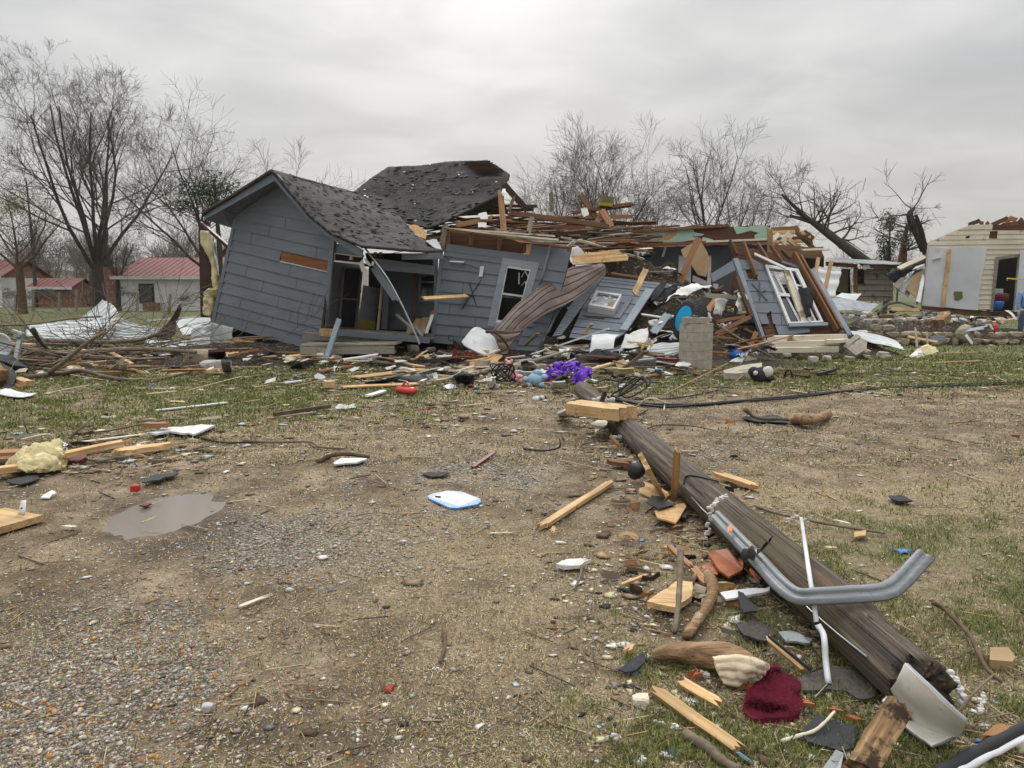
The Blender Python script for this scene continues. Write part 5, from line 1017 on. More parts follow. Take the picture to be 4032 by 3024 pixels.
for i, (pp, mt, lb) in enumerate((((1035, 1040, 1200, 860, 1262, 850, 1130, 1110), 'galv', "grey fallen wall panel left of the cream house"), ((1100, 1030, 1190, 900, 1262, 860, 1205, 1120), 'cardboard', "tan board leaning against the cream house corner"), ((985, 1000, 1060, 930, 1115, 925, 1040, 1040), 'grey_wood', "small dark panel beside the shed's right end"), ((1200, 1150, 1262, 900, 1290, 910, 1240, 1165), 'white', "white clapboard strip at the cream house corner"), ((1165, 858, 1200, 826, 1282, 800, 1280, 822), 'white', "white flashing under the sagging roof slab"))):
    tag(slab("debris_panel", mt, PL((3560, 1150, 23.2-.15*i), (3640, 1150, 23.0-.15*i), (3590, 1050, 23.6-.15*i)), q('d', *pp), .03), lb, "panel")
# ================================================================ rubble
def mh(x, y):
    b = lambda cx, cy, rx, ry, h: h*math.exp(-(((x-cx)/rx)**4+((y-cy)/ry)**4))
    h = b(1.2, 20.1, 3.1, 1.2, 2.35) + b(1.6, 18.3, 1.5, .9, .5) + b(4.0, 18.6, 1.6, 1.0, .95) + b(3.2, 17.2, 2.0, .8, .3) + b(5.2, 18.9, 1.6, .8, .5) + b(7.4, 18.6, 1.6, 1.3, .55)
    h += b(2.2, 15.7, 4.5, 1.1, .16) + b(-2.5, 15.2, 3.5, .9, .05) + b(-4.5, 17.6, 3.5, 1.0, .22) + b(11.5, 22.0, 4.2, 1.3, .55) + b(-6.2, 15.2, 1.6, 1.2, .06) + b(-6.8, 17.0, 3.0, 2.2, .12)
    return h
m = MB(); nx_, ny_ = 190, 90; F = []
for j in range(ny_+1):
    for i in range(nx_+1):
        x, y = -10+26*i/nx_, 13.6+10*j/ny_; h = mh(x, y); n = mnoise.noise(V((x*3.1, y*3.1, 2)))*.5+mnoise.noise(V((x*8, y*8, 5)))*.4
        m.V.append(V((x, y, h-.06 + min(h, .5)*n*.55)))
for j in range(ny_):
    for i in range(nx_):
        a = j*(nx_+1)+i
        if max(m.V[a].z, m.V[a+1].z, m.V[a+nx_+1].z, m.V[a+nx_+2].z) > -.03: m.F.append((a, a+1, a+nx_+2, a+nx_+1))
mat('rubble', (.010, .008, .006), (.06, .045, .03), (6, 6, 6), stain=(.30, .27, .22), st=(.60, .63), ss=14, rough=.95, bmp=1, bd=.05, rnd=0, c3=(.04, .03, .022))  # dark tone paints shade into the gaps between debris pieces
kind(m.build("rubble", 'rubble'), 'stuff', "mound of broken boards and dirt, coloured dark to paint in shaded gaps, under the collapsed house")
def gp(k, x, y, z=0.0): return G(*q1(k, x, y), z)
def drop(p, dz=0.0):                                # rest a point on the rubble
    return V((p.x, p.y, max(p.z, mh(p.x, p.y)+dz)))
RD = random.Random(11)
def scat_plank(n, box, mats, ln, wd, name, label, grp, zj=.12, tilt=.12, yaw=None, seed=0, cat="plank", extra=0.0):
    r = random.Random(seed)
    for i in range(n):
        px, py = r.uniform(box[0], box[2]), r.uniform(box[1], box[3]); p = G(px, py, 0)
        for _ in range(6): p = G(px, py, max(0, min(1.4, mh(p.x, p.y))))
        a = r.gauss(0, .5) if yaw is None else r.gauss(yaw[0], yaw[1]); l = r.uniform(*ln); t = r.gauss(0, tilt); z = mh(p.x, p.y)+r.uniform(0, zj)+.02+extra
        d = V((math.cos(a)*math.cos(t), math.sin(a)*math.cos(t), math.sin(t)))*l/2; c = V((p.x, p.y, z+abs(d.z)*.8))
        o = beam(name, r.choice(mats), c-d, c+d, r.uniform(*wd), r.uniform(.016, .04), jag=r.uniform(.02, .09), seed=seed*100+i, roll=r.gauss(0, .35), bow=r.uniform(-.02, .02), segs=3)
        tag(o, label, cat, grp)
def scat_panel(n, box, mats, sz, name, label, grp, seed=0, zj=.1, tilt=.3, cat="panel"):
    r = random.Random(seed)
    for i in range(n):
        px, py = r.uniform(box[0], box[2]), r.uniform(box[1], box[3]); p = G(px, py, 0)
        for _ in range(6): p = G(px, py, max(0, min(1.4, mh(p.x, p.y))))
        s_ = r.uniform(*sz); k = r.randint(4, 7); c = V((p.x, p.y, mh(p.x, p.y)+.02+r.uniform(0, zj)+s_*.1)); nrm = V((r.gauss(0, tilt), r.gauss(-.15, tilt), 1)).normalized(); u = nrm.orthogonal().normalized(); v = nrm.cross(u)
        a0 = r.random()*6; pts = [c + (u*math.cos(a0+6.283*j/k)+v*math.sin(a0+6.283*j/k)*.7)*s_*r.uniform(.6, 1.1) for j in range(k)]; th = r.uniform(.004, .015)
        m = MB(); m.prism(pts, [q_-nrm*th for q_ in pts]); tag(m.build(name, r.choice(mats)), label, cat, grp)
def scat_cloth(n, box, mats, sz, name, label, grp, seed=0, crum=.1, cat="cloth", th=.006):
    r = random.Random(seed)
    for i in range(n):
        px, py = r.uniform(box[0], box[2]), r.uniform(box[1], box[3]); p = G(px, py, 0)
        for _ in range(6): p = G(px, py, max(0, min(1.4, mh(p.x, p.y))))
        s_ = r.uniform(*sz); a = r.random()*6; u = V((math.cos(a), math.sin(a), 0))*s_; v = V((-math.sin(a), math.cos(a), 0))*s_*r.uniform(.4, .8); c = V((p.x, p.y, mh(p.x, p.y)+.05))
        cc = [[c-u-v, c-v+V((0, 0, r.uniform(0, .5)*s_)), c+u-v], [c-u, c+V((0, 0, r.uniform(.1, .5)*s_)), c+u], [c-u+v, c+v, c+u+v]]
        tag(sheet(name, r.choice(mats), cc, 9, 9, crum=crum*s_*2, cs=3/s_*.6, th=th, seed=seed*50+i, tear=.4, smooth=False), label, cat, grp)
def scat_rock(n, box, mats, sz, name, label, grp, seed=0, cat="stone", zlift=0):
    r = random.Random(seed)
    for i in range(n):
        px, py = r.uniform(box[0], box[2]), r.uniform(box[1], box[3]); p = G(px, py, 0)
        for _ in range(6): p = G(px, py, max(0, min(1.4, mh(p.x, p.y))))
        s_ = r.uniform(*sz); tag(rock(name, r.choice(mats), V((p.x, p.y, mh(p.x, p.y)+s_*.35+zlift)), (s_, s_*r.uniform(.6, .9), s_*r.uniform(.45, .7)), seed*70+i, rot=r.random()*6), label, cat, grp)
scat_plank(70, (1500, 1420, 2700, 1500), ['pine', 'old_wood', 'trim_white', 'dark_wood', 'cream', 'grey_wood', 'trim_white'], (.12, .7), (.02, .07), "rubble_sliver", "narrow broken sliver in the debris band before the house", "slivers in the debris band", seed=41, zj=.05, tilt=.15)
scat_panel(90, (900, 1400, 2700, 1520), ['white', 'felt', 'drywall', 'tarp_black', 'cloth_white', 'cream', 'insul_white', 'galv', 'board_brown'], (.04, .15), "rubble_chip", "small torn chip in the debris band before the house", "chips in the debris band", seed=42, zj=.04, tilt=.3)
scat_panel(30, (2400, 1200, 2720, 1330), ['felt', 'white', 'siding', 'drywall', 'cloth_dark', 'insul_white'], (.1, .3), "rubble_scrap", "torn scrap on the rubble between fallen wall and tyre", "scraps by the tyre", seed=43, zj=.15, tilt=.6)
scat_plank(40, (60, 1640, 900, 1860), ['stick', 'pine', 'grey_wood', 'cream', 'dark_wood'], (.05, .25), (.008, .02), "yard_splinter", "small splinter along the left debris line of the yard", "splinters in the left line", seed=44, zj=.01, tilt=.04)
scat_plank(60, (2350, 1600, 2900, 2420), ['stick', 'pine', 'pine_red', 'cream', 'dark_wood'], (.04, .16), (.006, .016), "yard_splinter", "small splinter lying along the fallen pole", "splinters along the pole", seed=45, zj=.01, tilt=.04)
scat_cloth(50, (2150, 1180, 2980, 1440), ['white', 'cloth_white', 'insul_white', 'tarp_black', 'drywall', 'insul_yellow', 'cloth_dark'], (.08, .24), "torn_shred", "torn shred of sheeting caught in the central rubble", "shreds in the central rubble", seed=51, crum=.35)
scat_plank(60, (2180, 1150, 3000, 1400), ['old_wood', 'trim_white', 'dark_wood', 'siding_pale', 'grey_wood', 'pine_red'], (.2, .9), (.02, .06), "broken_strip", "thin broken slat jumbled in the central rubble", "slats in the central rubble", seed=52, zj=.35, tilt=.5)
scat_plank(20, (2120, 1080, 2420, 1180), ['old_wood', 'dark_wood', 'grey_wood', 'siding'], (.5, 1.6), (.06, .14), "fallen_board", "board fallen on the dirt between the window wall and the grey inner wall", "boards by the inner wall", seed=53, zj=.3, tilt=.3)
# big heap of roof timbers over the middle of the house
r = random.Random(21); XS = [(120, 400), (300, 330), (500, 285), (760, 270), (900, 285), (1300, 270), (1480, 300), (1650, 370), (1900, 372)]
def top(x):
    for (a, ya), (b, yb) in zip(XS, XS[1:]):
        if a <= x <= b: return ya+(yb-ya)*(x-a)/(b-a)
    return 380
for i in range(175):
    cx = r.uniform(130, 1720); t = r.random()**.75; ty = top(cx); cy = ty + t*(500-ty) + (cx > 1100)*t*30
    Y = 20.7-2.7*t - (.0 if cx < 1200 else -.4*t); c = P(*q1('b', cx, cy), Y); yaw = r.gauss(.0, .28); ti = r.gauss(-.03 if cx > 700 else .08, .09); l = r.uniform(.8, 3.3)*(1 if 350 < cx < 1500 else .6)
    if cx > 1350 and t > .4: l *= .7
    if r.random() < .08: ti = r.uniform(.4, 1.1)*r.choice((-1, 1)); l *= .35
    d = V((math.cos(yaw)*math.cos(ti), math.sin(yaw)*math.cos(ti), math.sin(ti)))*l/2
    mt = r.choice(('old_wood', 'old_wood', 'dark_wood', 'dark_wood', 'old_wood', 'pine_red', 'grey_wood')) if t < .85 else r.choice(('old_wood', 'pine_red', 'cream', 'old_wood'))
    tag(beam("broken_rafter", mt, c-d, c+d, r.uniform(.04, .12), r.uniform(.012, .035), jag=r.uniform(.03, .15), seed=i, roll=r.gauss(0, .7), segs=2), "broken roof timber in the dark heap behind the blue window wall", "rafter", "broken roof timbers heaped on the house")
for i in range(22):
    cx = r.uniform(1450, 2150); c = P(*q1('b', cx, 392+r.uniform(-28, 8)-(cx-1450)*.02), 20.6); l = r.uniform(.5, 1.6); a = r.gauss(.05, .12); d = V((math.cos(a), 0, math.sin(a)))*l/2
    tag(beam("broken_lath", r.choice(('old_wood', 'dark_wood', 'pine_red')), c-d, c+d, .05, .03, jag=.08, seed=i, segs=2), "thin broken lath on top of the teal papered wall", "lath", "laths on top of the teal wall")
for i, (a, b, Y0, Y1, w_, mt, lb) in enumerate((((682, 85), (716, 502), 18.2, 17.2, .14, 'pine_red', "tall brown post standing almost upright in front of the timber heap"),
    ((915, 283), (884, 410), 18.3, 18.1, .12, 'grey_wood', "short pale grey board upright in the middle of the timber heap"),
    ((700, 35), (885, 245), 20.2, 20.0, .16, 'dark_wood', "thick dark rafter running down from the broken roof corner"), ((785, 130), (740, 250), 20.0, 19.8, .08, 'old_wood', "thin strut under the thick dark rafter"),
    ((600, 205), (955, 205), 20.2, 20.2, .07, 'dark_wood', "upper horizontal dark batten right of the torn roof edge"), ((590, 240), (930, 228), 20.3, 20.3, .07, 'dark_wood', "lower horizontal dark batten right of the torn roof edge"),
    ((1256, 115), (1395, 315), 19.6, 19.4, .14, 'old_wood', "pointed dark rafter leaning left above the timber heap"), ((1412, 225), (1494, 362), 19.2, 18.9, .16, 'pine_red', "brown rafter leaning right below the olive box"),
    ((1420, 235), (1370, 350), 19.4, 19.0, .12, 'old_wood', "dark rafter crossing the brown one below the olive box"), ((1652, 188), (1190, 256), 19.3, 19.5, .09, 'old_wood', "long thin timber projecting right above the heap"),
    ((1640, 205), (1400, 232), 19.4, 19.4, .04, 'dark_wood', "thin dark batten under the long projecting timber"), ((730, 250), (1480, 355), 18.6, 18.4, .12, 'old_wood', "long brown rafter sloping down to the right across the heap"),
    ((350, 350), (640, 290), 18.5, 18.7, .13, 'pine_red', "brown board sloping up to the right at the left of the heap"), ((1110, 430), (1420, 500), 18.0, 17.8, .05, 'grey_wood', "thin grey lath hanging below the heap toward the grey wall"),
    ((1190, 580), (1560, 545), 17.3, 17.3, .14, 'pine', "upper of the two new pine beams right of the window wall"), ((1200, 612), (1618, 578), 17.0, 17.0, .15, 'pine', "lower of the two new pine beams right of the window wall"),
    ((970, 560), (1465, 690), 17.9, 17.9, .05, 'old_wood', "brown stick behind the pine beams"), ((1470, 690), (1720, 730), 17.6, 17.6, .05, 'pine_red', "brown edge board above the fallen siding wall"),
    ((1742, 658), (1652, 850), 16.9, 16.4, .13, 'pine', "bright pine plank leaning on the fallen siding wall"))):
    tag(beam("heap_timber", mt, P(*q1('b', *a), Y0), P(*q1('b', *b), Y1), w_, .05, jag=.08, seed=i+3, up=V((0, -1, .3)), segs=3), lb, "timber")
tag(sheet("white_sheet_metal", 'white', [[P(*q1('b', 1205, 505), 17.7), P(*q1('b', 1240, 500), 17.8)], [P(*q1('b', 1190, 600), 17.6), P(*q1('b', 1290, 550), 17.8)], [P(*q1('b', 1240, 650), 17.5), P(*q1('b', 1350, 620), 17.7)]], 8, 10, crum=.06, th=.005), "bent white metal sheet tucked behind the pine beams", "metal sheet")
for i, (pp, mt, lb) in enumerate((((520, 262, 580, 248, 592, 300, 540, 300), 'white', "white torn sheet high in the left of the timber heap"), ((520, 325, 582, 325, 580, 362, 522, 360), 'white', "small white scrap below the high white sheet"), ((1268, 222, 1310, 216, 1326, 262, 1290, 285, 1272, 255), 'cloth_white', "white rag caught beside the pointed dark rafter"),
     ((140, 455, 220, 445, 255, 520, 210, 510), 'white', "white torn roof lining at the lower roof corner"), ((20, 345, 80, 342, 150, 400, 140, 445, 60, 400), 'osb', "torn orange roof sheathing at the roof's lower edge"), ((700, 80, 718, 78, 722, 110, 700, 130, 690, 110), 'white', "white tuft on top of the tall brown post"), ((455, 382, 500, 378, 512, 404, 470, 404), 'cream', "small cream square on the laths over the window wall"))):
    Yb = (18.6, 18.5, 19.2, 16.9, 17.2, 18.1, 17.1)[i]; PLh = PL(P(*q1('b', pp[0], pp[1]), Yb), P(*q1('b', pp[2], pp[3]), Yb), P(*q1('b', pp[-2], pp[-1]), Yb-.1))
    tag(slab("scrap", mt, PLh, rough(q('b', *pp), 3, i, 14), .008), lb, "scrap")
ob = empty("olive_box", P(*q1('b', 1460, 185), 19.3), "olive metal box sitting on the long projecting timber", "box")
OBp = PL((2382, 780, 19.2), (2420, 783, 19.2), (2382, 760, 19.2)); slab("body", 'olive', OBp, q('b', 1420, 128, 1508, 138, 1504, 192, 1418, 180), .3, ob); slab("flange", 'mustard', OBp, q('b', 1404, 180, 1500, 186, 1496, 208, 1402, 200), .3, ob, .03)
for i, (x, Y) in enumerate(((1052, 25),)):
    t_ = tag(beam("broken_post", 'grey_wood', P(*q1('b', 1056, 250), Y), P(*q1('b', 1050, 98), Y), .14, .14, jag=.06, up=V((0, -1, 0))), "grey post standing beyond the timber heap against the sky", "post")
# ---- scattered pieces by zone (photo pixel boxes)
scat_plank(60, (2150, 1330, 2700, 1450), ['old_wood', 'pine_red', 'grey_wood', 'trim_white', 'siding_pale', 'dark_wood', 'pine'], (.3, 1.3), (.04, .11), "rubble_plank", "broken plank in the rubble between the brown metal and the pillar", "planks left of the pillar", seed=1)
scat_plank(34, (2560, 1180, 2900, 1330), ['old_wood', 'dark_wood', 'grey_wood', 'pine_red'], (.3, 1.4), (.04, .12), "rubble_plank", "dark plank in the rubble behind the concrete pillar", "planks behind the pillar", seed=2, zj=.3, tilt=.3)
scat_plank(48, (2800, 1290, 3060, 1440), ['old_wood', 'dark_wood', 'pine_red', 'grey_wood', 'pine_red'], (.3, 1.5), (.04, .11), "rubble_plank", "brown plank in the rubble right of the concrete pillar", "planks right of the pillar", seed=3, zj=.35, tilt=.3)
scat_plank(46, (900, 1385, 1900, 1450), ['old_wood', 'grey_wood', 'pine', 'dark_wood', 'pine_red', 'trim_white'], (.25, 1.2), (.03, .09), "rubble_plank", "broken stick of wood strewn in front of the porch steps", "planks before the porch", seed=4, zj=.06, tilt=.06)
scat_plank(36, (1750, 1440, 2500, 1530), ['pine', 'old_wood', 'grey_wood', 'dark_wood', 'cream'], (.12, .6), (.02, .07), "rubble_stick", "short broken stick by the purple netting", "sticks by the netting", seed=5, zj=.05, tilt=.1)
scat_plank(36, (3330, 1225, 4030, 1290), ['old_wood', 'dark_wood', 'pine', 'grey_wood', 'trim_white'], (.4, 1.8), (.05, .12), "rubble_plank", "broken plank in the rubble before the cream house", "planks by the cream house", seed=6, zj=.2)
scat_plank(40, (60, 1380, 900, 1480), ['old_wood', 'pine', 'grey_wood', 'pine_red', 'dark_wood'], (.25, 1.1), (.03, .09), "rubble_plank", "broken board among the branches on the left lawn", "boards among the branches", seed=7, zj=.06, tilt=.1)
scat_plank(22, (2560, 1455, 3200, 1490), ['pine', 'grey_wood', 'dark_wood', 'old_wood'], (.2, .8), (.02, .06), "rubble_stick", "thin stick on the grass strip by the pillar", "sticks by the pillar base", seed=8, zj=.03, tilt=.05)
scat_panel(40, (2150, 1330, 2700, 1460), ['drywall', 'white', 'felt', 'cardboard', 'siding', 'trim_white', 'tarp_black'], (.08, .3), "rubble_scrap", "flat torn scrap in the rubble left of the pillar", "scraps left of the pillar", seed=11)
scat_panel(34, (2800, 1180, 3050, 1440), ['drywall', 'siding', 'felt', 'cardboard', 'white', 'cloth_dark'], (.08, .3), "rubble_scrap", "flat torn scrap in the rubble right of the pillar", "scraps right of the pillar", seed=12, zj=.3)
scat_panel(44, (850, 1390, 1950, 1470), ['felt', 'drywall', 'white', 'tarp_black', 'cardboard', 'insul_yellow'], (.05, .22), "rubble_scrap", "flat torn scrap strewn in front of the porch", "scraps before the porch", seed=13, zj=.03, tilt=.12)
scat_panel(30, (1750, 1450, 2560, 1540), ['felt', 'white', 'drywall', 'tarp_black', 'terracotta', 'insul_white'], (.04, .16), "rubble_scrap", "small torn scrap around the purple netting", "scraps by the netting", seed=14, zj=.03, tilt=.2)
scat_panel(34, (3330, 1225, 4030, 1300), ['felt', 'white', 'galv', 'tarp_black', 'dark_red'], (.12, .4), "rubble_scrap", "torn scrap in the rubble before the cream house", "scraps by the cream house", seed=15, zj=.2)
scat_panel(26, (50, 1390, 880, 1480), ['felt', 'cream', 'tarp_black', 'insul_yellow', 'white'], (.06, .22), "rubble_scrap", "torn scrap among the fallen branches", "scraps among the branches", seed=16, zj=.05, tilt=.2)
scat_cloth(12, (2200, 1300, 2640, 1440), ['cloth_white', 'cloth_dark', 'insul_white', 'cloth_white'], (.15, .35), "rag", "crumpled rag in the rubble left of the pillar", "rags left of the pillar", seed=21)
scat_cloth(12, (2780, 1180, 3020, 1420), ['insul_white', 'cloth_dark', 'cloth_white', 'edge_grey'], (.15, .35), "rag", "torn rag in the rubble right of the pillar", "rags right of the pillar", seed=22, crum=.2)
scat_cloth(12, (1740, 1440, 2500, 1500), ['insul_white', 'cloth_dark', 'cloth_white', 'insul_yellow'], (.06, .16), "rag", "small rag lying by the purple netting", "rags by the netting", seed=23, crum=.3)
scat_cloth(14, (3500, 1225, 4020, 1270), ['tarp_black'], (.3, .7), "black_tarp", "crumpled black plastic sheeting before the cream house", "black sheeting by the cream house", seed=24, crum=.25, cat="plastic sheet")
scat_cloth(12, (1000, 1395, 1800, 1470), ['insul_yellow', 'insul_white', 'cloth_white', 'tarp_black'], (.08, .2), "insulation_tuft", "tuft of insulation in front of the porch", "tufts before the porch", seed=25, crum=.3, cat="insulation")
scat_rock(26, (900, 1330, 1700, 1400), ['stone', 'stone_white', 'block'], (.10, .22), "foundation_stone", "rough stone under the blue gable wall and porch", "stones under the house", seed=31)
scat_rock(24, (3000, 1385, 3500, 1425), ['stone', 'stone_white', 'block'], (.08, .2), "foundation_stone", "rough stone at the foot of the cream timber stack", "stones by the timber stack", seed=32)
for i, (x, y, s_, mt) in enumerate(((1900, 1452, .22, 'stone'), (1965, 1458, .18, 'stone'), (2030, 1462, .17, 'stone'), (2070, 1458, .2, 'stone'), (2130, 1462, .16, 'stone'), (2190, 1462, .17, 'stone'), (2290, 1430, .24, 'stone'), (2350, 1425, .2, 'stone'), (2205, 1425, .2, 'stone_white'), (2395, 1470, .12, 'stone'), (1760, 1466, .12, 'stone_white'))):
    p = G(x, y, 0); tag(rock("wall_stone", mt, p+V((0, 0, s_*.45)), (s_, s_*.6, s_*.62), i+200, rot=i*.1, amp=.25), "squared tan stone in the row behind the plush toys", "stone", "stones behind the plush toys")
# ---- low stone wall on the right
r = random.Random(5); m = MB()
for row in range(3):
    x = 9.15+row*.1
    while x < 15.6:
        s_ = r.uniform(.09, .34); yb = 20.45; keep = r.random() < (.97, .85, .4)[row]
        if keep and not (12.2 < x < 12.6 and row > 0): rock_m(m, (x+s_, yb+r.uniform(-.05, .05), .10+row*.19), (s_*1.05, .2, r.uniform(.08, .15)), r.randint(0, 999), amp=.38)
        x += s_*2*.97
SWL = m.build("stone_wall", 'stone'); tag(SWL, "low ruined wall of tan field stones in front of the cream house", "stone wall")
scat_rock(44, (3330, 1262, 4030, 1300), ['stone', 'stone_white', 'stone'], (.12, .28), "loose_stone", "loose pale stone lying along the low wall", "loose stones along the wall", seed=33, zlift=.22)
scat_rock(9, (3400, 1300, 4030, 1372), ['stone', 'stone_white'], (.05, .12), "fallen_stone", "small stone on the grass before the low wall", "stones before the wall", seed=34)
tag(rock("square_block", 'block', (12.42, 20.3, .32), (.24, .2, .26), 3, amp=.1), "square grey concrete block set upright in the low stone wall", "block")
# table driven single pieces: planks on / over the ground
def gbar(name, mt, k, x0, y0, x1, y1, w_, t_, z0, z1, label, cat="plank", jag=.05, grp=None, up_=V((0, 0, 1)), roll=0):
    if k in 'hi': w_, t_ = w_*.66, t_*.75
    a, b = gp(k, x0, y0, z0), gp(k, x1, y1, z1); return tag(beam(name, mt, a, b, w_, t_, jag=jag, seed=int(x0+y0), up=up_, roll=roll), label, cat, grp)
def flat(name, mt, k, poly, label, cat, z=.02, th=.01, amp=3, step=22, zz=None):
    pts = rough(q(k, *poly), amp, len(poly)+int(poly[0]), step); r_ = random.Random(int(poly[0])); tp = [G(x, y, z+(r_.uniform(0, .012))) for x, y in pts]
    if zz:                                            # raise the far (upper) edge
        ys_ = [p[1] for p in pts]; lo, hi = min(ys_), max(ys_); tp = [G(x, y, z+zz*(hi-y)/(hi-lo+1e-6)) for x, y in pts]
    m = MB(); m.prism(tp[::-1], [p-V((0, 0, th)) for p in tp[::-1]]); return tag(m.build(name, mt), label, cat)
def gtube(name, mt, k, pts, rad, label, cat, n=14, kk=7, grp=None):
    w_ = spl([gp(k, x, y, z) for x, y, z in pts], n); m = MB(); rd = [rad*(1-.35*i/(n-1))*(1+.12*math.sin(i*2.3)) for i in range(n)]; m.tube(w_, rd, kk); return tag(m.build(name, mt, smooth=True), label, cat, grp)
def psheet(name, mt, k, rows, label, cat, nu=14, nv=14, **kw):      # rows of (x, y, Y)
    c = [[P(*q1(k, r_[i], r_[i+1]), r_[i+2]) for i in range(0, len(r_), 3)] for r_ in rows]; return tag(sheet(name, mt, c, nu, nv, **kw), label, cat)
def gsheet(name, mt, k, rows, label, cat, nu=14, nv=14, **kw):      # rows of (x, y, z)
    c = [[gp(k, r_[i], r_[i+1], r_[i+2]) for i in range(0, len(r_), 3)] for r_ in rows]; return tag(sheet(name, mt, c, nu, nv, **kw), label, cat)
# between the walls
psheet("appliance_cover", 'white', 'r', [(262, 160, 15.3, 345, 66, 15.6, 420, 90, 15.6), (300, 190, 15.2, 390, 150, 15.4, 500, 145, 15.5), (380, 225, 15.1, 450, 235, 15.2, 530, 165, 15.4)], "dented white appliance lid propped against the blue window wall", "lid", th=.04, crum=.02)
psheet("osb_sheet", 'osb', 'r', [(222, 300, 14.9, 330, 250, 15.1, 420, 225, 15.2), (260, 325, 14.1, 400, 290, 14.6, 520, 235, 15.1), (330, 330, 14.0, 470, 295, 14.5, 500, 260, 14.9)], "torn orange chipboard sheet in front of the white appliance lid", "board", th=.015, tear=.2)
HT = empty("hand_truck", gp('r', 240, 285), "dark red hand truck lying on its side with one black wheel", "hand truck")
for a, b, w_ in (((228, 195), (205, 280), .05), ((232, 205), (370, 232), .03), ((220, 240), (350, 262), .03), ((215, 262), (340, 280), .03), ((300, 210), (280, 275), .03)): beam("frame_bar", 'dark_red', P(*q1('r', *a), 15.0), P(*q1('r', *b), 14.95), w_, .03, HT)
slab("toe_plate", 'dark_red', PL(P(*q1('r', 215, 205), 14.95), P(*q1('r', 260, 220), 15.0), P(*q1('r', 200, 280), 14.9)), q('r', 215, 200, 262, 232, 252, 290, 198, 278), .01, HT)
c = P(*q1('r', 246, 172), 15.1); m = MB(); m.tube([c+V((-.03, -.02, -.02)), c+V((.03, .02, .02))], [.13, .13], 18); m.build("wheel", 'rubber', HT); m = MB(); m.tube([c+V((-.035, -.03, -.02)), c+V((.035, .03, .02))], [.06, .06], 12); m.build("hub", 'dark_red', HT)
c = P(*q1('r', 180, 290), 14.9); tag(rock("black_bag", 'cloth_dark', c, (.2, .15, .16), 9, smooth=True), "black bag beside the red hand truck", "bag")
gtube("bare_branch", 'bark_brown', 'r', [(422, 90, .75), (470, 92, .72), (520, 130, .6), (560, 190, .35), (590, 250, .15), (640, 272, .08)], .03, "peeled reddish branch arching over the white appliance lid", "branch", n=20)
psheet("white_board_sheet", 'white', 'r', [(1080, 105, 16.0, 1160, 100, 16.1, 1255, 100, 16.2), (1075, 160, 15.8, 1140, 160, 15.8, 1225, 130, 15.9), (1062, 235, 15.6, 1140, 245, 15.6, 1212, 240, 15.6)], "big white board lying tilted left of the pale trim boards", "board", th=.012, crum=.04)
for i, (x0, y0, x1, y1, w_, mt, z0, z1, lb) in enumerate(((860, 180, 1196, 66, .15, 'trim_white', .35, .75, "long white painted board with brown edge on the rubble slope"), (770, 194, 1160, 162, .11, 'olive', .3, .35, "mossy green board lying level across the rubble"), (1082, 38, 1030, 108, .06, 'pine', .85, .6, "short pine stick upright on the fallen wall's lower edge"),
     (745, 95, 660, 178, .08, 'olive', .7, .4, "mossy stick leaning left of the slanted strip"), (1035, 335, 1210, 285, .12, 'pine', .08, .2, "pine board end behind the purple netting"), (600, 300, 950, 200, .10, 'grey_wood', .1, .3, "grey board half buried under the brown metal's foot"), (1030, 238, 1235, 250, .05, 'pine_red', .22, .22, "thin brown batten below the big white board"),
     (0, 325, 210, 345, .05, 'cable', .05, .05, "flat black strip on the ground left of the chipboard"))):
    gbar("rubble_board", mt, 'r', x0, y0, x1, y1, w_, .03, z0, z1, lb, "board")
psheet("white_fabric", 'cloth_white', 't', [(130, 500, 16.0, 230, 470, 16.1, 318, 448, 16.2), (110, 560, 15.8, 220, 540, 15.8, 320, 520, 15.9), (92, 618, 15.6, 180, 620, 15.6, 290, 575, 15.7)], "white quilted fabric hanging left of the concrete pillar", "fabric", crum=.07, cs=4, th=.02)
psheet("corrugated_scrap", 'white_metal', 't', [(330, 590, 15.5, 450, 570, 15.5, 580, 575, 15.5), (310, 640, 15.3, 450, 620, 15.3, 580, 620, 15.3), (340, 670, 15.2, 480, 700, 15.1, 575, 660, 15.2)], "crumpled white corrugated sheet immediately left of the pillar", "metal sheet", nu=24, nv=40, corr=6, camp=.04, crum=.05)
gbar("grey_board", 'grey_wood', 't', 90, 805, 315, 635, .09, .025, .03, .55, "grey weathered board leaning up to the right before the corrugated scrap", "board"); gbar("white_strip", 'white', 't', 385, 725, 575, 755, .10, .02, .1, .06, "white strip lying before the pillar, left side", "strip"); gbar("red_batten", 'dark_red', 't', 325, 700, 575, 715, .06, .06, .18, .18, "dark red batten under the corrugated scrap", "batten")
for i, (x, y) in enumerate(((276, 600), (353, 588))):
    fl = empty("marker_flag", P(*q1('t', x-8, y+50), 15.1), ["larger yellow marker flag in front of the white fabric", "smaller yellow marker flag nearer the pillar"][i], "flag"); s_ = 1-.25*i
    pl = PL(P(*q1('t', x-15, y-30), 15.0), P(*q1('t', x+15, y), 15.0), P(*q1('t', x-15, y+30), 15.0)); slab("pennant", 'yellow', pl, [q1('t', x-12*s_, y-32*s_), q1('t', x+16*s_, y+4), q1('t', x-14*s_, y+34*s_)], .004, fl); beam("wire", 'steel', P(*q1('t', x-13, y-30), 15.0), P(*q1('t', x-13, y+60), 15.0), .008, .008, fl)
psheet("grey_tarp", 'cloth_white', 't', [(600, 90, 17.9, 720, 75, 18.0, 850, 105, 18.0), (520, 160, 17.4, 640, 120, 17.5, 760, 130, 17.6), (460, 240, 17.0, 560, 170, 17.2, 640, 160, 17.3)], "pale grey sheet of roofing cloth draped behind the tyre", "cloth", crum=.1, cs=3); 
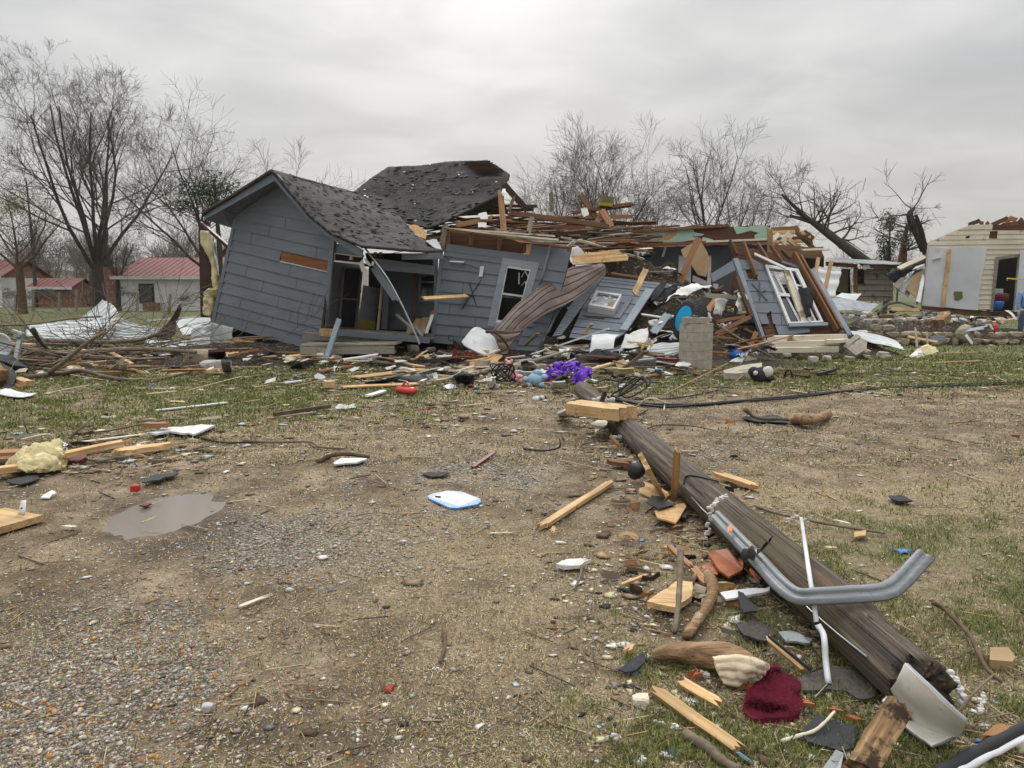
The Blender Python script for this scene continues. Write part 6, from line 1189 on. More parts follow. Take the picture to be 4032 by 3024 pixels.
psheet("black_membrane", 'cloth_dark', 't', [(545, 80, 18.0, 620, 70, 18.1), (440, 150, 17.7, 560, 110, 17.9), (345, 225, 17.3, 470, 190, 17.5)], "black membrane hanging left of the pale grey cloth", "membrane", crum=.1, cs=3); psheet("felt_strip", 'felt', 't', [(440, 55, 17.8, 482, 60, 17.8), (370, 130, 17.5, 450, 130, 17.6), (345, 215, 17.2, 380, 215, 17.3)], "dark felt strip hanging down to the pale trim board", "felt", crum=.05)
for i, (a, b, w_, mt, lb) in enumerate((((890, 205, 16.9), (810, 310, 16.4), .13, 'pine_red', "reddish stud sloping down behind the pillar's right top"), ((780, 175, 17.4), (1062, 195, 17.6), .12, 'grey_wood', "long weathered board level above the tyre"), ((870, 500, 16.0), (1180, 355, 16.6), .09, 'old_wood', "brown board sloping up right of the pillar"), ((870, 400, 16.6), (1140, 352, 17.0), .08, 'old_wood', "dark board above the sloping one right of the pillar"), ((1225, 480, 16.2), (1165, 620, 15.8), .10, 'old_wood', "splintered stump piece leaning at the foot of the leaning wall"), ((1055, 545, 15.9), (1165, 595, 15.7), .03, 'steel', "thin metal rod right of the pillar"))):
    tag(beam("rubble_board", mt, P(*q1('t', *a[:2]), a[2]), P(*q1('t', *b[:2]), b[2]), w_, .04, jag=.06, seed=i, up=V((0, -1, .5))), lb, "board")
for i, rws in enumerate(([(895, 200, 16.6, 985, 215, 16.8), (870, 260, 16.5, 960, 280, 16.7), (880, 330, 16.4, 930, 355, 16.6)], [(1070, 150, 17.2, 1135, 150, 17.3), (1060, 220, 17.1, 1140, 230, 17.2), (1050, 280, 17.0, 1110, 330, 17.1)], [(780, 310, 16.2, 850, 320, 16.3), (775, 370, 16.1, 855, 390, 16.2)], [(330, 380, 16.1, 395, 375, 16.2), (330, 430, 16.0, 400, 440, 16.1)])):
    psheet("hanging_rag", 'insul_white', 't', rws, ["torn pale rag hanging from the reddish stud", "torn pale rag hanging beside the leaning wall's trim", "small pale rag behind the pillar's top right edge", "white bag caught on the rubble left of the pillar"][i], "rag", nu=8, nv=10, crum=.1, cs=5, tear=.3)
m = MB(); rock_m(m, P(*q1('t', 1045, 660), 15.4), (.17, .13, .1), 5, amp=.15); tag(m.build("blue_tub", 'blue_plastic', smooth=True), "bright blue plastic tub in the rubble under the leaning wall", "tub")
psheet("white_sheet_metal", 'white_metal', 't', [(895, 775, 15.0, 1060, 690, 15.3, 1185, 618, 15.6), (920, 780, 14.9, 1090, 745, 15.0, 1110, 700, 15.2)], "ribbed white metal sheet pointing up at the leaning wall", "metal sheet", nu=20, nv=20, corr=3, camp=.03)
tag(slab("concrete_chunk", 'block', PL(P(*q1('t', 1110, 720), 15.2), P(*q1('t', 1240, 720), 15.4), P(*q1('t', 1190, 650), 15.5)), q('t', 1185, 645, 1248, 728, 1110, 748, 1100, 715), .2), "broken concrete block leaning on the ribbed white sheet", "block")
tag(slab("concrete_slab", 'block', PL(G(*q1('t', 950, 820), .12), G(*q1('t', 1269, 760), .12), G(*q1('t', 1240, 735), .12)), q('t', 945, 800, 1110, 755, 1269, 735, 1269, 800, 1060, 825, 960, 822), .11), "flat concrete slab on the grass right of the pillar", "slab")
for i, (x, y, s_) in enumerate(((650, 1440, .1), (430, 250, .12))): pass
BR = empty("broken_masonry", P(*q1('d', 640, 1600), 16.3), "toppled chunk of concrete blocks at the right end of the cream timber stack", "masonry")
for i, (pp, Y) in enumerate((((560, 1590, 680, 1500, 745, 1530, 740, 1600, 640, 1659), 16.0), ((520, 1570, 640, 1455, 690, 1480, 560, 1590), 16.2))): slab("block", 'block', PL(P(*q1('d', 560, 1600), Y), P(*q1('d', 740, 1600), Y+.1), P(*q1('d', 640, 1455), Y+.4)), rough(q('d', *pp), 3, i, 30), .22, BR)
# white louvred panel, far sheets
psheet("louvred_panel", 'white', 'd', [(550, 1425, 17.6, 700, 1440, 17.8, 900, 1480, 18.0, 1030, 1530, 18.1), (640, 1480, 17.2, 780, 1540, 17.3, 940, 1570, 17.4, 1095, 1610, 17.3)], "long white louvred panel lying on the grass beyond the timber stack", "panel", nu=20, nv=24, corr=4, camp=.03, th=.01)
psheet("galvanised_roofing", 'galv', 'd', [(385, 1120, 20.8, 560, 1120, 21.0, 850, 1190, 21.0), (400, 1160, 20.4, 600, 1190, 20.5, 820, 1210, 20.6), (440, 1230, 20.0, 600, 1240, 20.1, 780, 1235, 20.2)], "wavy galvanised roofing sheet in front of the dark shed", "metal sheet", nu=120, nv=10, crum=.04)
psheet("corrugated_offcut", 'white_metal', 'd', [(510, 1070, 21.2, 600, 1080, 21.3, 695, 1080, 21.4), (450, 1110, 20.9, 550, 1130, 20.9, 640, 1145, 21)], "small pale corrugated offcut on the galvanised roofing", "metal sheet", nu=24, nv=6, crum=.02)
gtube("black_pipe", 'rubber', 'd', [(850, 1270, .5), (920, 1190, .8), (1040, 1165, .85), (1160, 1200, .7), (1250, 1240, .5)], .06, "thick black corrugated pipe curving over the rubble by the cream house", "pipe", n=24, kk=10)
tag(beam("split_log", 'sandy_log', P(*q1('d', 1395, 1365), 20.6), P(*q1('d', 1500, 1265), 20.9), .30, .2, jag=.12), "split tree stump leaning on the loose stones before the cream house", "log")
for i, (k, x0, y0, x1, y1, w_, mt, Y, lb) in enumerate((('d', 960, 1228, 1240, 1234, .1, 'pine', 21, "pine board on the black sheeting left of the cream house"), ('d', 1660, 1462, 1730, 1555, .08, 'white', 19.6, "white stick leaning against the low stone wall"), ('d', 1195, 1400, 1210, 1590, .05, 'cream', 18.4, "upright splintered stake on the grass, nearer the stone wall's left end"), ('d', 1298, 1430, 1312, 1570, .03, 'cream', 18.6, "thin upright stake beside the yellow wrapped bundle"), ('d', 1120, 1480, 1410, 1535, .06, 'pine', 18.9, "pine strip lying in front of the stone wall"), ('d', 1320, 1500, 1485, 1500, .14, 'siding', 19.0, "blue grey board at the foot of the stone wall"), ('d', 1835, 1400, 1880, 1360, .05, 'white', 20.0, "left arm of the white bent strip on the stone wall"), ('d', 1880, 1360, 1920, 1420, .05, 'white', 20.0, "right arm of the white bent strip on the stone wall"), ('d', 850, 1300, 1000, 1290, .09, 'old_wood', 20.5, "brown timber on the rubble behind the stone wall's left end"))):
    tag(beam("loose_board", mt, P(*q1(k, x0, y0), Y), P(*q1(k, x1, y1), Y), w_, .03, jag=.06, seed=i, up=V((0, -1, .4))), lb, "board")
psheet("fallen_siding", 'siding_pale', 'd', [(1700, 1410, 20.1, 1830, 1385, 20.2), (1655, 1440, 19.9, 1840, 1415, 20.0)], "grey blue siding scrap lying on the low stone wall", "siding", th=.02)
tag(rock("red_can", 'red_plastic', P(*q1('u', 397, 695), 20.2), (.07, .07, .13), 4, amp=.08, smooth=True), "small red can standing on the rubble behind the stone wall", "can")
BW = empty("wrapped_bundle", gp('o', 770, 280), "white and yellow wrapped bundle with a rusty boot-like log on the grass", "bundle")
for i, (rws, mt) in enumerate((([(690, 280, 16.7, 740, 225, 17.0, 800, 225, 17.1), (720, 282, 16.6, 770, 262, 16.7, 835, 285, 16.7)], 'cloth_white'), ([(760, 210, 17.1, 800, 203, 17.2, 835, 212, 17.2), (790, 235, 16.9, 830, 240, 16.9, 862, 235, 17.0)], 'insul_yellow'))):
    c_ = [[P(*q1('o', r_[j], r_[j+1]), r_[j+2]) for j in range(0, len(r_), 3)] for r_ in rws]; sheet("wrapping", mt, c_, 12, 10, BW, crum=.1, cs=4, th=.02, tear=.2, smooth=False)
m = MB(); m.tube([P(*q1('o', 715, 300), 16.5), P(*q1('o', 745, 285), 16.5), P(*q1('o', 775, 262), 16.6)], [.14, .12, .08], 10); m.build("rusty_log", 'sandy_log', BW)
gbar("pine_batten", 'pine', 'o', 835, 280, 1060, 272, .06, .02, .02, .03, "pine batten on the grass right of the wrapped bundle"); gbar("pine_batten", 'pine', 'o', 860, 236, 1045, 230, .04, .02, .02, .03, "thin pine splint behind the wrapped bundle")
# dog-like plush + scrap at right of slab
PLU = empty("plush_toy", gp('g', 1990, 70), "black and white plush toy face down at the right end of the concrete slab", "plush toy")
m = MB(); c = gp('g', 1975, 60, .12); rock_m(m, c, (.17, .13, .14), 3, amp=.1); rock_m(m, c+V((-.13, -.05, .06)), (.09, .08, .09), 4, amp=.1); rock_m(m, c+V((.14, -.08, -.04)), (.09, .05, .05), 6, amp=.1); m.build("body", 'cloth_dark', PLU, smooth=True)
m = MB(); rock_m(m, c+V((.10, -.08, .06)), (.09, .06, .1), 5, amp=.15); rock_m(m, c+V((-.12, -.12, .05)), (.04, .03, .04), 5, amp=.1); m.build("white_patch", 'cloth_white', PLU, smooth=True)
# toys, can, netting
def plush(name, mt, mt2, key, x, y, s_, label, parts, ends):
    t = empty(name, gp(key, x, y), label, "plush toy"); c = gp(key, x, y, .02*s_); m = MB()
    for (dx, dz, rx, rz_) in parts: rock_m(m, c+V((dx*s_, 0, dz*s_)), (rx*s_, rx*s_*.9, rz_*s_), 3, amp=.06)
    m.build("body", mt, t, smooth=True); m = MB()
    if not ends: return
    for (dx, dz, rx, rz_) in ends: rock_m(m, c+V((dx*s_, -.06*s_, dz*s_)), (rx*s_, rx*s_, rz_*s_), 5, amp=.05)
    m.build("paws", mt2, t, smooth=True)
plush("plush_toy", 'pink', 'red_plastic', 'r', 585, 415, .95, "pink spotted plush toy slumped in front of the stones", ((-.02, .17, .08, .13), (-.07, .33, .07, .08), (.05, .09, .08, .055), (.13, .06, .07, .05), (.10, .13, .08, .04), (-.11, .40, .03, .035), (-.02, .40, .03, .03), (-.03, .30, .04, .03)), ())
plush("plush_toy", 'toy_blue', 'toy_blue', 'r', 725, 430, .95, "pale blue plush toy lying beside the pole's far end", ((0, .12, .14, .11), (-.16, .12, .06, .05), (.14, .16, .08, .05), (.04, .23, .08, .06)), ((-.1, .03, .06, .05), (.1, .03, .06, .05)))
SC = empty("spray_can", gp('r', 755, 515), "white and black spray can lying on the grass", "spray can")
a, b = gp('r', 716, 512, .035), gp('r', 775, 503, .035); m = MB(); m.tube([a, b], [.035, .035], 14); m.build("body", 'white', SC, smooth=True); m = MB(); m.tube([b, b+(b-a)*.25], [.028, .025], 12); m.build("cap", 'tarp_black', SC); m = MB(); m.tube([a+(b-a)*.4, a+(b-a)*.7], [.0362, .0362], 14); m.build("label_band", 'steel', SC)
PN_ = empty("purple_netting", gp('r', 910, 360), "bright purple tulle netting heaped behind the end of the fallen pole", "netting")
r = random.Random(3)
for i, (x, y, s_) in enumerate(((800, 345, .22), (860, 345, .2), (905, 325, .2), (950, 312, .26), (985, 335, .24), (1020, 355, .2))):
    s_ *= .62; c = gp('r', x, y+18, .12); cc = [[c+V((dx*s_*1.3, dy*s_*.8, r.uniform(-.09, .15)*(1 if (dx or dy) else 1.6))) for dx in (-1, -.3, .3, 1)] for dy in (-1, 0, 1)]
    sheet("tulle", 'purple', cc, 18, 18, PN_, crum=.16, cs=6, th=.004, seed=i, tear=.5, smooth=False, holes=.25)
for i, (k, pts, mt, lb) in enumerate((('r', (215, 365, 14.3, 350, 360, 14.4, 240, 410, 14.1, 340, 412, 14.1), 'tarp_black', "crushed black plastic crate beside the torn chipboard"), ('r', (180, 380, 14.4, 280, 325, 14.6, 215, 395, 14.2, 285, 360, 14.3), 'galv', "grey scrap of sheet left of the crushed black crate"), ('r', (425, 395, 14.3, 480, 370, 14.4, 430, 435, 14.1, 475, 420, 14.1), 'cloth_white', "white cloth under the tangle of black cable"), ('r', (635, 275, 14.8, 700, 270, 14.9, 640, 312, 14.7, 735, 300, 14.7), 'cloth_dark', "black and white cloth on the stones behind the pink plush toy"), ('r', (680, 270, 14.7, 712, 280, 14.7, 715, 300, 14.6, 738, 302, 14.6), 'cloth_white', "white end of the cloth on the stones"),
      ('r', (865, 590, 11.6, 955, 570, 11.9, 870, 612, 11.4, 952, 608, 11.5), 'white', "crumpled white paper left of the pine beam on the pole"), ('r', (835, 405, 13.2, 915, 400, 13.3, 815, 450, 12.9, 905, 448, 13.0), 'white', "white ceramic tile leaning near the pole's far end"), ('r', (860, 375, 13.5, 930, 355, 13.6, 840, 405, 13.3, 925, 385, 13.4), 'felt', "brown and black torn shingles above the white tile"), ('t', (20, 780, 14.6, 200, 780, 14.7, 40, 850, 14.2, 220, 845, 14.2), 'insul_yellow', "yellow insulation flattened on the ground before the grey weathered board"), ('t', (378, 785, 14.6, 440, 800, 14.5, 380, 810, 14.4, 430, 825, 14.3), 'toy_blue', "pale blue bag on the ground left of the pillar"))):
    gsheet("loose_item", mt, k, [[*pts[:2], .2, *pts[3:5], .2], [*pts[6:8], .04, *pts[9:11], .04]], lb, ("crate", "scrap", "cloth", "cloth", "cloth", "paper", "tile", "shingle", "insulation", "bag")[i], nu=10, nv=8, crum=.05 if mt not in ('white', 'galv') else .02, cs=5, th=.02, smooth=False)
r = random.Random(9); w_ = [gp('r', 525, 405, .06)+V((math.cos(t*.9)*(.17+.05*math.sin(t*1.7)), math.sin(t*.9)*.1, .16+.15*math.sin(t*.9+t*.11))) for t in np.arange(0, 44, .35)]
m = MB(); m.tube(w_, .011, 5); tag(m.build("cable_tangle", 'cable', smooth=True), "tangle of black cable loops beside the pink plush toy", "cable")
# ================================================================ foreground
def sweep(name, mt, pts, prof, ups, parent=None, n=60, th=.003, scale=None):
    P_ = spl(pts, n); U_ = spl(ups, n); Vs = []; k = len(prof)
    for i in range(n):
        d = (P_[min(i+1, n-1)]-P_[max(i-1, 0)]).normalized(); z = (U_[i]-d*U_[i].dot(d)).normalized(); y = z.cross(d); s_ = scale[min(int(i/n*len(scale)), len(scale)-1)] if scale else 1
        for (a, b) in prof: Vs.append(P_[i]+y*a*s_+z*b)
    F = [(i*k+j, i*k+j+1, (i+1)*k+j+1, (i+1)*k+j) for i in range(n-1) for j in range(k-1)]
    o = mobj(name, Vs, F, mt, parent, smooth=True); md = o.modifiers.new("thickness", 'SOLIDIFY'); md.thickness = th; return o
# utility pole
pa, pb = G(2292, 1532, .13), G(3640, 2694, .14); pa.z = .12; pb.z = .135
UP = empty("utility_pole", (pa+pb)/2, "huge weathered wooden utility pole lying diagonally across the yard", "pole")
ax = (pb-pa).normalized(); Lp = (pb-pa).length; yy = up.cross(ax).normalized(); zz = ax.cross(yy); Mp = Matrix((ax, yy, zz)).transposed().to_4x4(); Mp.translation = (pa+pb)/2
Vs = []; F = []; NS, NR = 150, 44
for i in range(NS+1):
    f = i/NS; x = -Lp/2+Lp*f; r0 = .122+.010*f
    for j in range(NR):
        a = 2*math.pi*j/NR; n = mnoise.noise(V((x*.7, math.cos(a)*2.5, math.sin(a)*2.5))); n2 = mnoise.noise(V((x*.5, math.cos(a)*11, math.sin(a)*11)))
        r_ = r0*(1+.035*n)+.0035*n2
        if f > .62:                                # long drying split on the upper side
            ca = 1.25+.12*math.sin(x*1.3); da = abs((a-ca+math.pi) % (2*math.pi)-math.pi); r_ -= .05*max(0, 1-da/.10)*min(1, (f-.62)*6)
        if f > .93 and .1 < a < 1.9: r_ *= 1-.30*min(1, (f-.93)/.03)*(.7+.5*abs(mnoise.noise(V((x*9, a*4, 0)))))
        xx = x + (.05*mnoise.noise(V((math.cos(a)*5, math.sin(a)*5, 3)))*8*max(0, f-.97)/.03*.25 if f > .97 else 0)
        Vs.append(Mp @ V((xx, math.cos(a)*r_, math.sin(a)*r_)))
F = [(i*NR+j, i*NR+(j+1) % NR, (i+1)*NR+(j+1) % NR, (i+1)*NR+j) for i in range(NS) for j in range(NR)]
Vs += [Mp @ V((-Lp/2, 0, 0)), Mp @ V((Lp/2-.03, 0, 0))]; n0 = len(Vs)
F += [(n0-2, (j+1) % NR, j) for j in range(NR)] + [(n0-1, NS*NR+j, NS*NR+(j+1) % NR) for j in range(NR)]
mobj("shaft", Vs, F, 'pole', UP, M=Mp, smooth=True)
def onp(t, a, dr=.004): return Mp @ V((-Lp/2+Lp*t, math.cos(a)*(.122+.010*t+dr), math.sin(a)*(.122+.010*t+dr)))
def pole_t(px, py):                                 # parameter along the pole below a photo pixel
    return min(((pix(onp(t/400, 1.57))[0]-px)**2+(pix(onp(t/400, 1.57))[1]-py)**2, t/400) for t in range(401))[1]
tw = pole_t(*q1('h', 560, 180)); m = MB(); m.tube(spl([onp(tw+.02*k/8-.01*math.sin(k), 2.7-2.2*k/8, .006) for k in range(9)], 24), .006, 5); m.build("grounding_wire", 'cable', UP, smooth=True)
m = MB(); tw = .93; m.tube([onp(.70+.28*k/10, 2.95+.1*math.sin(k), .006) for k in range(11)], .004, 5); m.build("grounding_wire", 'steel', UP, smooth=True)
# grey guard moulding, bent
prof = [(-.040, -.006), (-.036, .004), (-.026, .007), (-.024, .0095), (-.014, .0085), (-.012, .005), (-.004, .002), (0, .0005), (.004, .002), (.010, .010), (.013, .0125), (.022, .012), (.025, .0085), (.031, .005), (.035, -.006)]
gq = [((705, 385), .24, (-.5, -.3, .8)), ((860, 545), .245, (-.5, -.3, .8)), ((1010, 700), .25, (-.5, -.3, .8)), ((1150, 850), .27, (-.5, -.35, .8)), ((1262, 925), .27, (-.2, -.7, .6)), ((1400, 925), .30, (0, -.6, .75)), ((1600, 915), .31, (.1, -.6, .75)), ((1850, 890), .31, (.1, -.6, .7)), ((1960, 815), .33, (-.2, -.6, .6)), ((2040, 730), .36, (-.4, -.6, .5)), ((2115, 650), .40, (-.5, -.6, .4))]
GM = sweep("plastic_channel", 'pipe_grey', [gp('h', *p, z) for p, z, u in gq], prof, [V(u) for p, z, u in gq], n=110, th=.004); tag(GM, "long grey ribbed plastic channel, bent upward at its right end, on the pole", "channel")
tag(flat("orange_tape", 'orange', 'h', (790, 465, 822, 455, 822, 495, 795, 500), "x", "tape", z=.275, th=.003, amp=1), "small orange tape patch on the grey channel", "tape")
# thin white pipe in two pieces
wp = empty("white_pipe", gp('h', 1385, 1105, .1), "thin white plastic pipe leaning over the pole, snapped near its foot", "pipe")
m = MB(); m.tube([gp('h', 1285, 412, .16), gp('h', 1335, 760, .345), gp('h', 1388, 1108, .20)], .0105, 12); m.build("pipe", 'pvc', wp, smooth=True)
m = MB(); m.tube(spl([gp('h', 1392, 1120, .19), gp('h', 1428, 1175, .17), gp('h', 1440, 1230, .16), gp('h', 1448, 1360, .09), gp('h', 1468, 1518, .025)], 14), [.0125, .014]+[.0125]*12, 12); m.build("pipe", 'pvc', wp, smooth=True)
m = MB(); m.tube([gp('h', 1384, 1098, .205), gp('h', 1396, 1124, .188)], [.0112, .0128], 12); m.build("joint", 'tarp_black', wp)
# tufts wrapped on the pole
def tuft(label, mt, k, pts, s_, z, cat="insulation", seed=0, amp=.5, name="insulation_tuft"):
    m = MB(); r = random.Random(seed); n = len(pts)
    for i in range(n-1):
        for t in range(7):
            f = t/7; x = pts[i][0]*(1-f)+pts[i+1][0]*f; y = pts[i][1]*(1-f)+pts[i+1][1]*f; zz_ = z[i]*(1-f)+z[i+1]*f; c = gp(k, x, y, zz_)
            rock_m(m, c+V((r.uniform(-1, 1)*s_*.5, r.uniform(-1, 1)*s_*.5, r.uniform(-.3, .5)*s_)), (s_*r.uniform(.4, .9), s_*r.uniform(.4, .8), s_*r.uniform(.3, .7)), r.randint(0, 999), amp=amp)
    return tag(m.build(name, mt), label, cat)
tuft("dirty white insulation draped over the pole at the channel's upper end", 'insul_white', 'h', [(790, 265), (720, 300), (680, 350), (660, 450), (650, 560)], .022, [.36, .36, .33, .2, .08], seed=1)
tuft("dirty white insulation where the white pipe's top rests", 'insul_white', 'h', [(1180, 435), (1250, 400), (1340, 440)], .02, [.05, .08, .05], seed=2)
tuft("white insulation wad on the pole beyond the pine beam", 'insul_white', 'g', [(545, 270), (600, 280), (700, 300)], .06, [.26, .27, .2], seed=3)
tuft("dirty grey insulation beside the pole near the splinter", 'insul_white', 'g', [(690, 620), (760, 600), (815, 580)], .04, [.06, .08, .15], seed=4)
tuft("white insulation lumps on the rotten end of the pole", 'cloth_white', 'j', [(1230, 920), (1290, 1020), (1340, 1090), (1310, 1160)], .022, [.12, .1, .08, .05], seed=5)
tuft("white tuft beyond the rotten pole end", 'cloth_white', 'j', [(1490, 1080), (1480, 1160), (1460, 1230)], .015, [.06, .04, .02], seed=6)
for i, (x, y) in enumerate(((60, 1340), (440, 1210), (560, 1240), (300, 1530), (480, 1490), (840, 790))):
    tuft(["largest", "broad", "oval", "lowest", "ragged", "topmost"][i]+" white insulation clump in the grass left of the maroon mat", 'insul_white', 'i', [(x-30, y), (x+40, y+15)], (.02, .016, .014, .015, .014, .02)[i], [.015, .015], seed=20+i)
# black cloth on the channel
gsheet("black_strap", 'tarp_black', 'h', [(900, 620, .26, 950, 590, .30, 985, 610, .32), (895, 700, .20, 925, 680, .24, 975, 670, .29), (885, 770, .05, 925, 770, .06, 930, 780, .06), (800, 805, .02, 860, 800, .02, 915, 805, .02)], "black torn strap hanging over the grey channel", "strap", crum=.02, cs=14, th=.003)
gsheet("black_strap", 'tarp_black', 'h', [(985, 610, .32, 975, 670, .30), (1030, 600, .34, 1010, 640, .31), (1060, 560, .38, 1050, 600, .34), (1105, 538, .40, 1095, 550, .40)], "black ribbon end lifting off the pole", "strap", crum=.02, cs=14, th=.003)
# pieces beside and on the pole
PBm = gbar("pine_beam", 'pine', 'g', 345, 330, 830, 395, .30, .13, .31, .31, "broad new pine beam lying across the pole", "beam", jag=.07)
gbar("dark_bar", 'tarp_black', 'g', 590, 300, 625, 210, .05, .02, .27, .5, "short black bar upright on the pole beyond the pine beam", "bar")
gbar("pine_plank", 'pine', 'g', 955, 795, 1120, 1110, .14, .035, .42, .06, "broad pine plank leaning against the pole's left side", "plank", up_=V((-.5, -.5, .4)))
gbar("pine_stick", 'pine', 'g', 1256, 690, 1220, 1160, .05, .03, .52, .02, "narrow pine stick standing against the pole", "stick", up_=V((-.3, -1, .1)))
gbar("pine_offcut", 'pine', 'g', 925, 1040, 1190, 1150, .10, .06, .10, .05, "pine offcut at the foot of the broad leaning plank", "offcut", up_=V((-.3, -.6, .6)))
flat("felt_scrap", 'felt', 'g', (1055, 1070, 1110, 1100, 1140, 1150, 1240, 1185, 1090, 1220, 980, 1165), "black felt draped over the pine offcut", "felt", z=.07, th=.006)
flat("chipboard_piece", 'osb', 'g', (1055, 1240, 1310, 1172, 1335, 1200, 1240, 1345, 1160, 1320, 1080, 1300), "pale torn chipboard piece left of the pole", "board", z=.05, th=.012)
flat("felt_scrap", 'felt', 'g', (1320, 1210, 1350, 1220, 1330, 1300, 1270, 1290), "small black felt under the pale chipboard's right edge", "felt", z=.03)
KN = gp('g', 895, 895, .09); m = MB(); rock_m(m, KN, (.075, .06, .08), 2, amp=.12); tag(m.build("black_pot", 'tarp_black', smooth=True), "round black plastic cap beside the leaning pine plank", "cap")
gbar("bark_slab", 'old_wood', 'g', 620, 800, 880, 835, .14, .04, .05, .06, "split brown bark slab above the round black cap", "bark", jag=.12)
gbar("splinter_piece", 'pine_red', 'g', 660, 575, 755, 690, .05, .02, .16, .05, "curved reddish splinter beside the pole", "splinter")
flat("white_foam", 'cream', 'g', (495, 485, 560, 450, 650, 450, 640, 490, 540, 555, 535, 500), "cracked cream foam board under the pine beam", "foam board", z=.12, th=.02)
flat("paper", 'white', 'g', (215, 385, 330, 345, 335, 395, 240, 412), "white crumpled paper left of the pine beam", "paper", z=.03)
gbar("pine_strip", 'pine', 'g', 40, 1395, 690, 985, .055, .03, .02, .03, "long pine strip lying alone left of the pole", "strip", jag=.10)
gbar("pine_splinter", 'pine', 'g', 1575, 905, 1990, 1050, .09, .03, .04, .04, "thick pine splinter right of the pole", "splinter", jag=.12)
gbar("pine_chip", 'ply', 'g', 140, 1450, 205, 1370, .04, .01, .01, .05, "small chip standing at the long pine strip's lower end", "chip")
flat("black_sheet", 'felt', 'g', (1815, 430, 2080, 400, 2212, 445, 2212, 475, 1960, 465), "black felt sheet lying under the bare branch on the drive", "felt", z=.02)
gtube("bare_branch", 'stick', 'g', [(1840, 355, .12), (1900, 400, .05), (1980, 435, .04), (2120, 440, .04), (2250, 448, .04)], .03, "pale bare branch lying on the black felt, right side of the drive", "branch")
gtube("thick_branch", 'sandy_log', 'o', [(160, 555, .05), (190, 552, .09), (240, 558, .1), (325, 530, .05)], .075, "thick broken branch end right of the black felt on the drive", "branch")
# cables across the drive
for i, (pts, r_, lb) in enumerate((([(640, 255, .1), (760, 285, .03), (1000, 312, .02), (1300, 320, .02), (1560, 312, .02), (1900, 275, .02), (2212, 250, .02), (3000, 180, .02), (4400, 130, .02)], .028, "thick black cable running right across the drive to the frame edge"),
     ([(700, 245, .05), (850, 298, .02), (1100, 335, .02), (1300, 330, .02), (1700, 290, .02), (2212, 262, .02), (3000, 172, .02), (4400, 112, .02)], .02, "second black cable close beside the thick one"), ([(880, 270, .02), (1200, 262, .02), (1500, 215, .02), (1700, 160, .02)], .012, "thin cable curving toward the pillar"), ([(560, 120, .05), (640, 95, .05), (800, 120, .02), (1180, 125, .02)], .018, "black cable on the grass right of the purple netting"), ([(300, 60, .04), (100, 72, .03), (-400, 60, .02), (-900, 40, .02), (-1500, 20, .02), (-2300, -20, .02)], .018, "black cable running left along the debris line"), ([(1000, 360, .02), (800, 460, .03), (560, 520, .02), (360, 500, .02)], .01, "thin wire trailing left below the pine beam"), ([(980, 530, .03), (1100, 495, .05), (1350, 500, .04), (1580, 540, .02)], .008, "thin brown wire arching over the drive right of the pole"))):
    gtube("cable", 'cable', 'g', pts, r_, lb, "cable", n=40, kk=6)
r = random.Random(4); w_ = [gp('g', 850, 235, .06)+V((math.cos(t)*(.22+.06*math.sin(t*1.3)), math.sin(t)*.12, .12+.14*math.sin(t+t*.13))) for t in np.arange(0, 19, .35)]; m = MB(); m.tube(w_, .012, 5); tag(m.build("cable_loops", 'cable', smooth=True), "loops of black cable beside the pole beyond the pine beam", "cable")
gtube("thin_rod", 'cream', 'g', [(870, 365, .05), (980, 272, .25), (1060, 268, .26), (1140, 300, .1), (1135, 370, .02)], .012, "bent pale rod arching over the cables", "rod")
gbar("black_hose", 'rubber', 'o', 270, 338, 355, 316, .05, .05, .05, .1, "short black hose with flared end on the grass right of the plush toy", "hose", jag=0); gtube("hose_hook", 'rubber', 'o', [(112, 345, .05), (118, 322, .2), (138, 318, .24), (146, 350, .03)], .02, "small curved black hook beside the plush toy", "hook")
gtube("cable", 'cable', 'o', [(270, 338, .02), (420, 335, .02), (600, 325, .02), (700, 322, .02), (900, 330, .02)], .015, "black cable running right from the flared hose", "cable", n=24)
# lower middle pieces (zoom h / i)
gbar("stick_board", 'pine_red', 'h', 395, 595, 560, 745, .045, .03, .07, .05, "upper reddish broken batten left of the pole", "batten", up_=V((-.2, -.4, .8))); gbar("stick_board", 'pine_red', 'h', 560, 740, 665, 865, .055, .035, .05, .04, "lower reddish broken batten ending at the crooked branch", "batten", up_=V((-.2, -.4, .8)))
gtube("standing_stick", 'stick', 'h', [(478, 620, .27), (474, 760, .2), (462, 980, .1), (436, 1175, .01)], .018, "upright weathered stick in front of the torn pine board", "stick", n=16)
gtube("crooked_branch", 'sandy_log', 'h', [(650, 780, .04), (690, 860, .06), (675, 960, .05), (600, 1080, .04), (515, 1200, .03)], .035, "thick crooked peeled branch on the grass", "branch", n=20, kk=9); gtube("branch_stub", 'stick', 'h', [(640, 1000, .04), (590, 985, .07), (575, 970, .1)], .012, "short stub on the crooked branch", "stub", n=8)
flat("torn_pine_board", 'pine', 'h', (250, 965, 460, 825, 555, 835, 550, 930, 440, 1005, 330, 985), "broad torn pine board behind the upright stick", "board", z=.05, th=.03)
flat("terracotta_board", 'terracotta', 'h', (655, 635, 790, 612, 880, 720, 930, 740, 800, 800, 740, 760, 690, 690), "glossy red-brown board tucked under the pole", "board", z=.06, th=.012); flat("terracotta_board", 'terracotta', 'h', (615, 730, 670, 700, 740, 770, 720, 785, 640, 760), "small orange-brown board left of the glossy one", "board", z=.03)
gbar("terracotta_strip", 'terracotta', 'h', 855, 680, 1010, 825, .05, .01, .12, .05, "red-brown strip leaning under the pole", "strip")
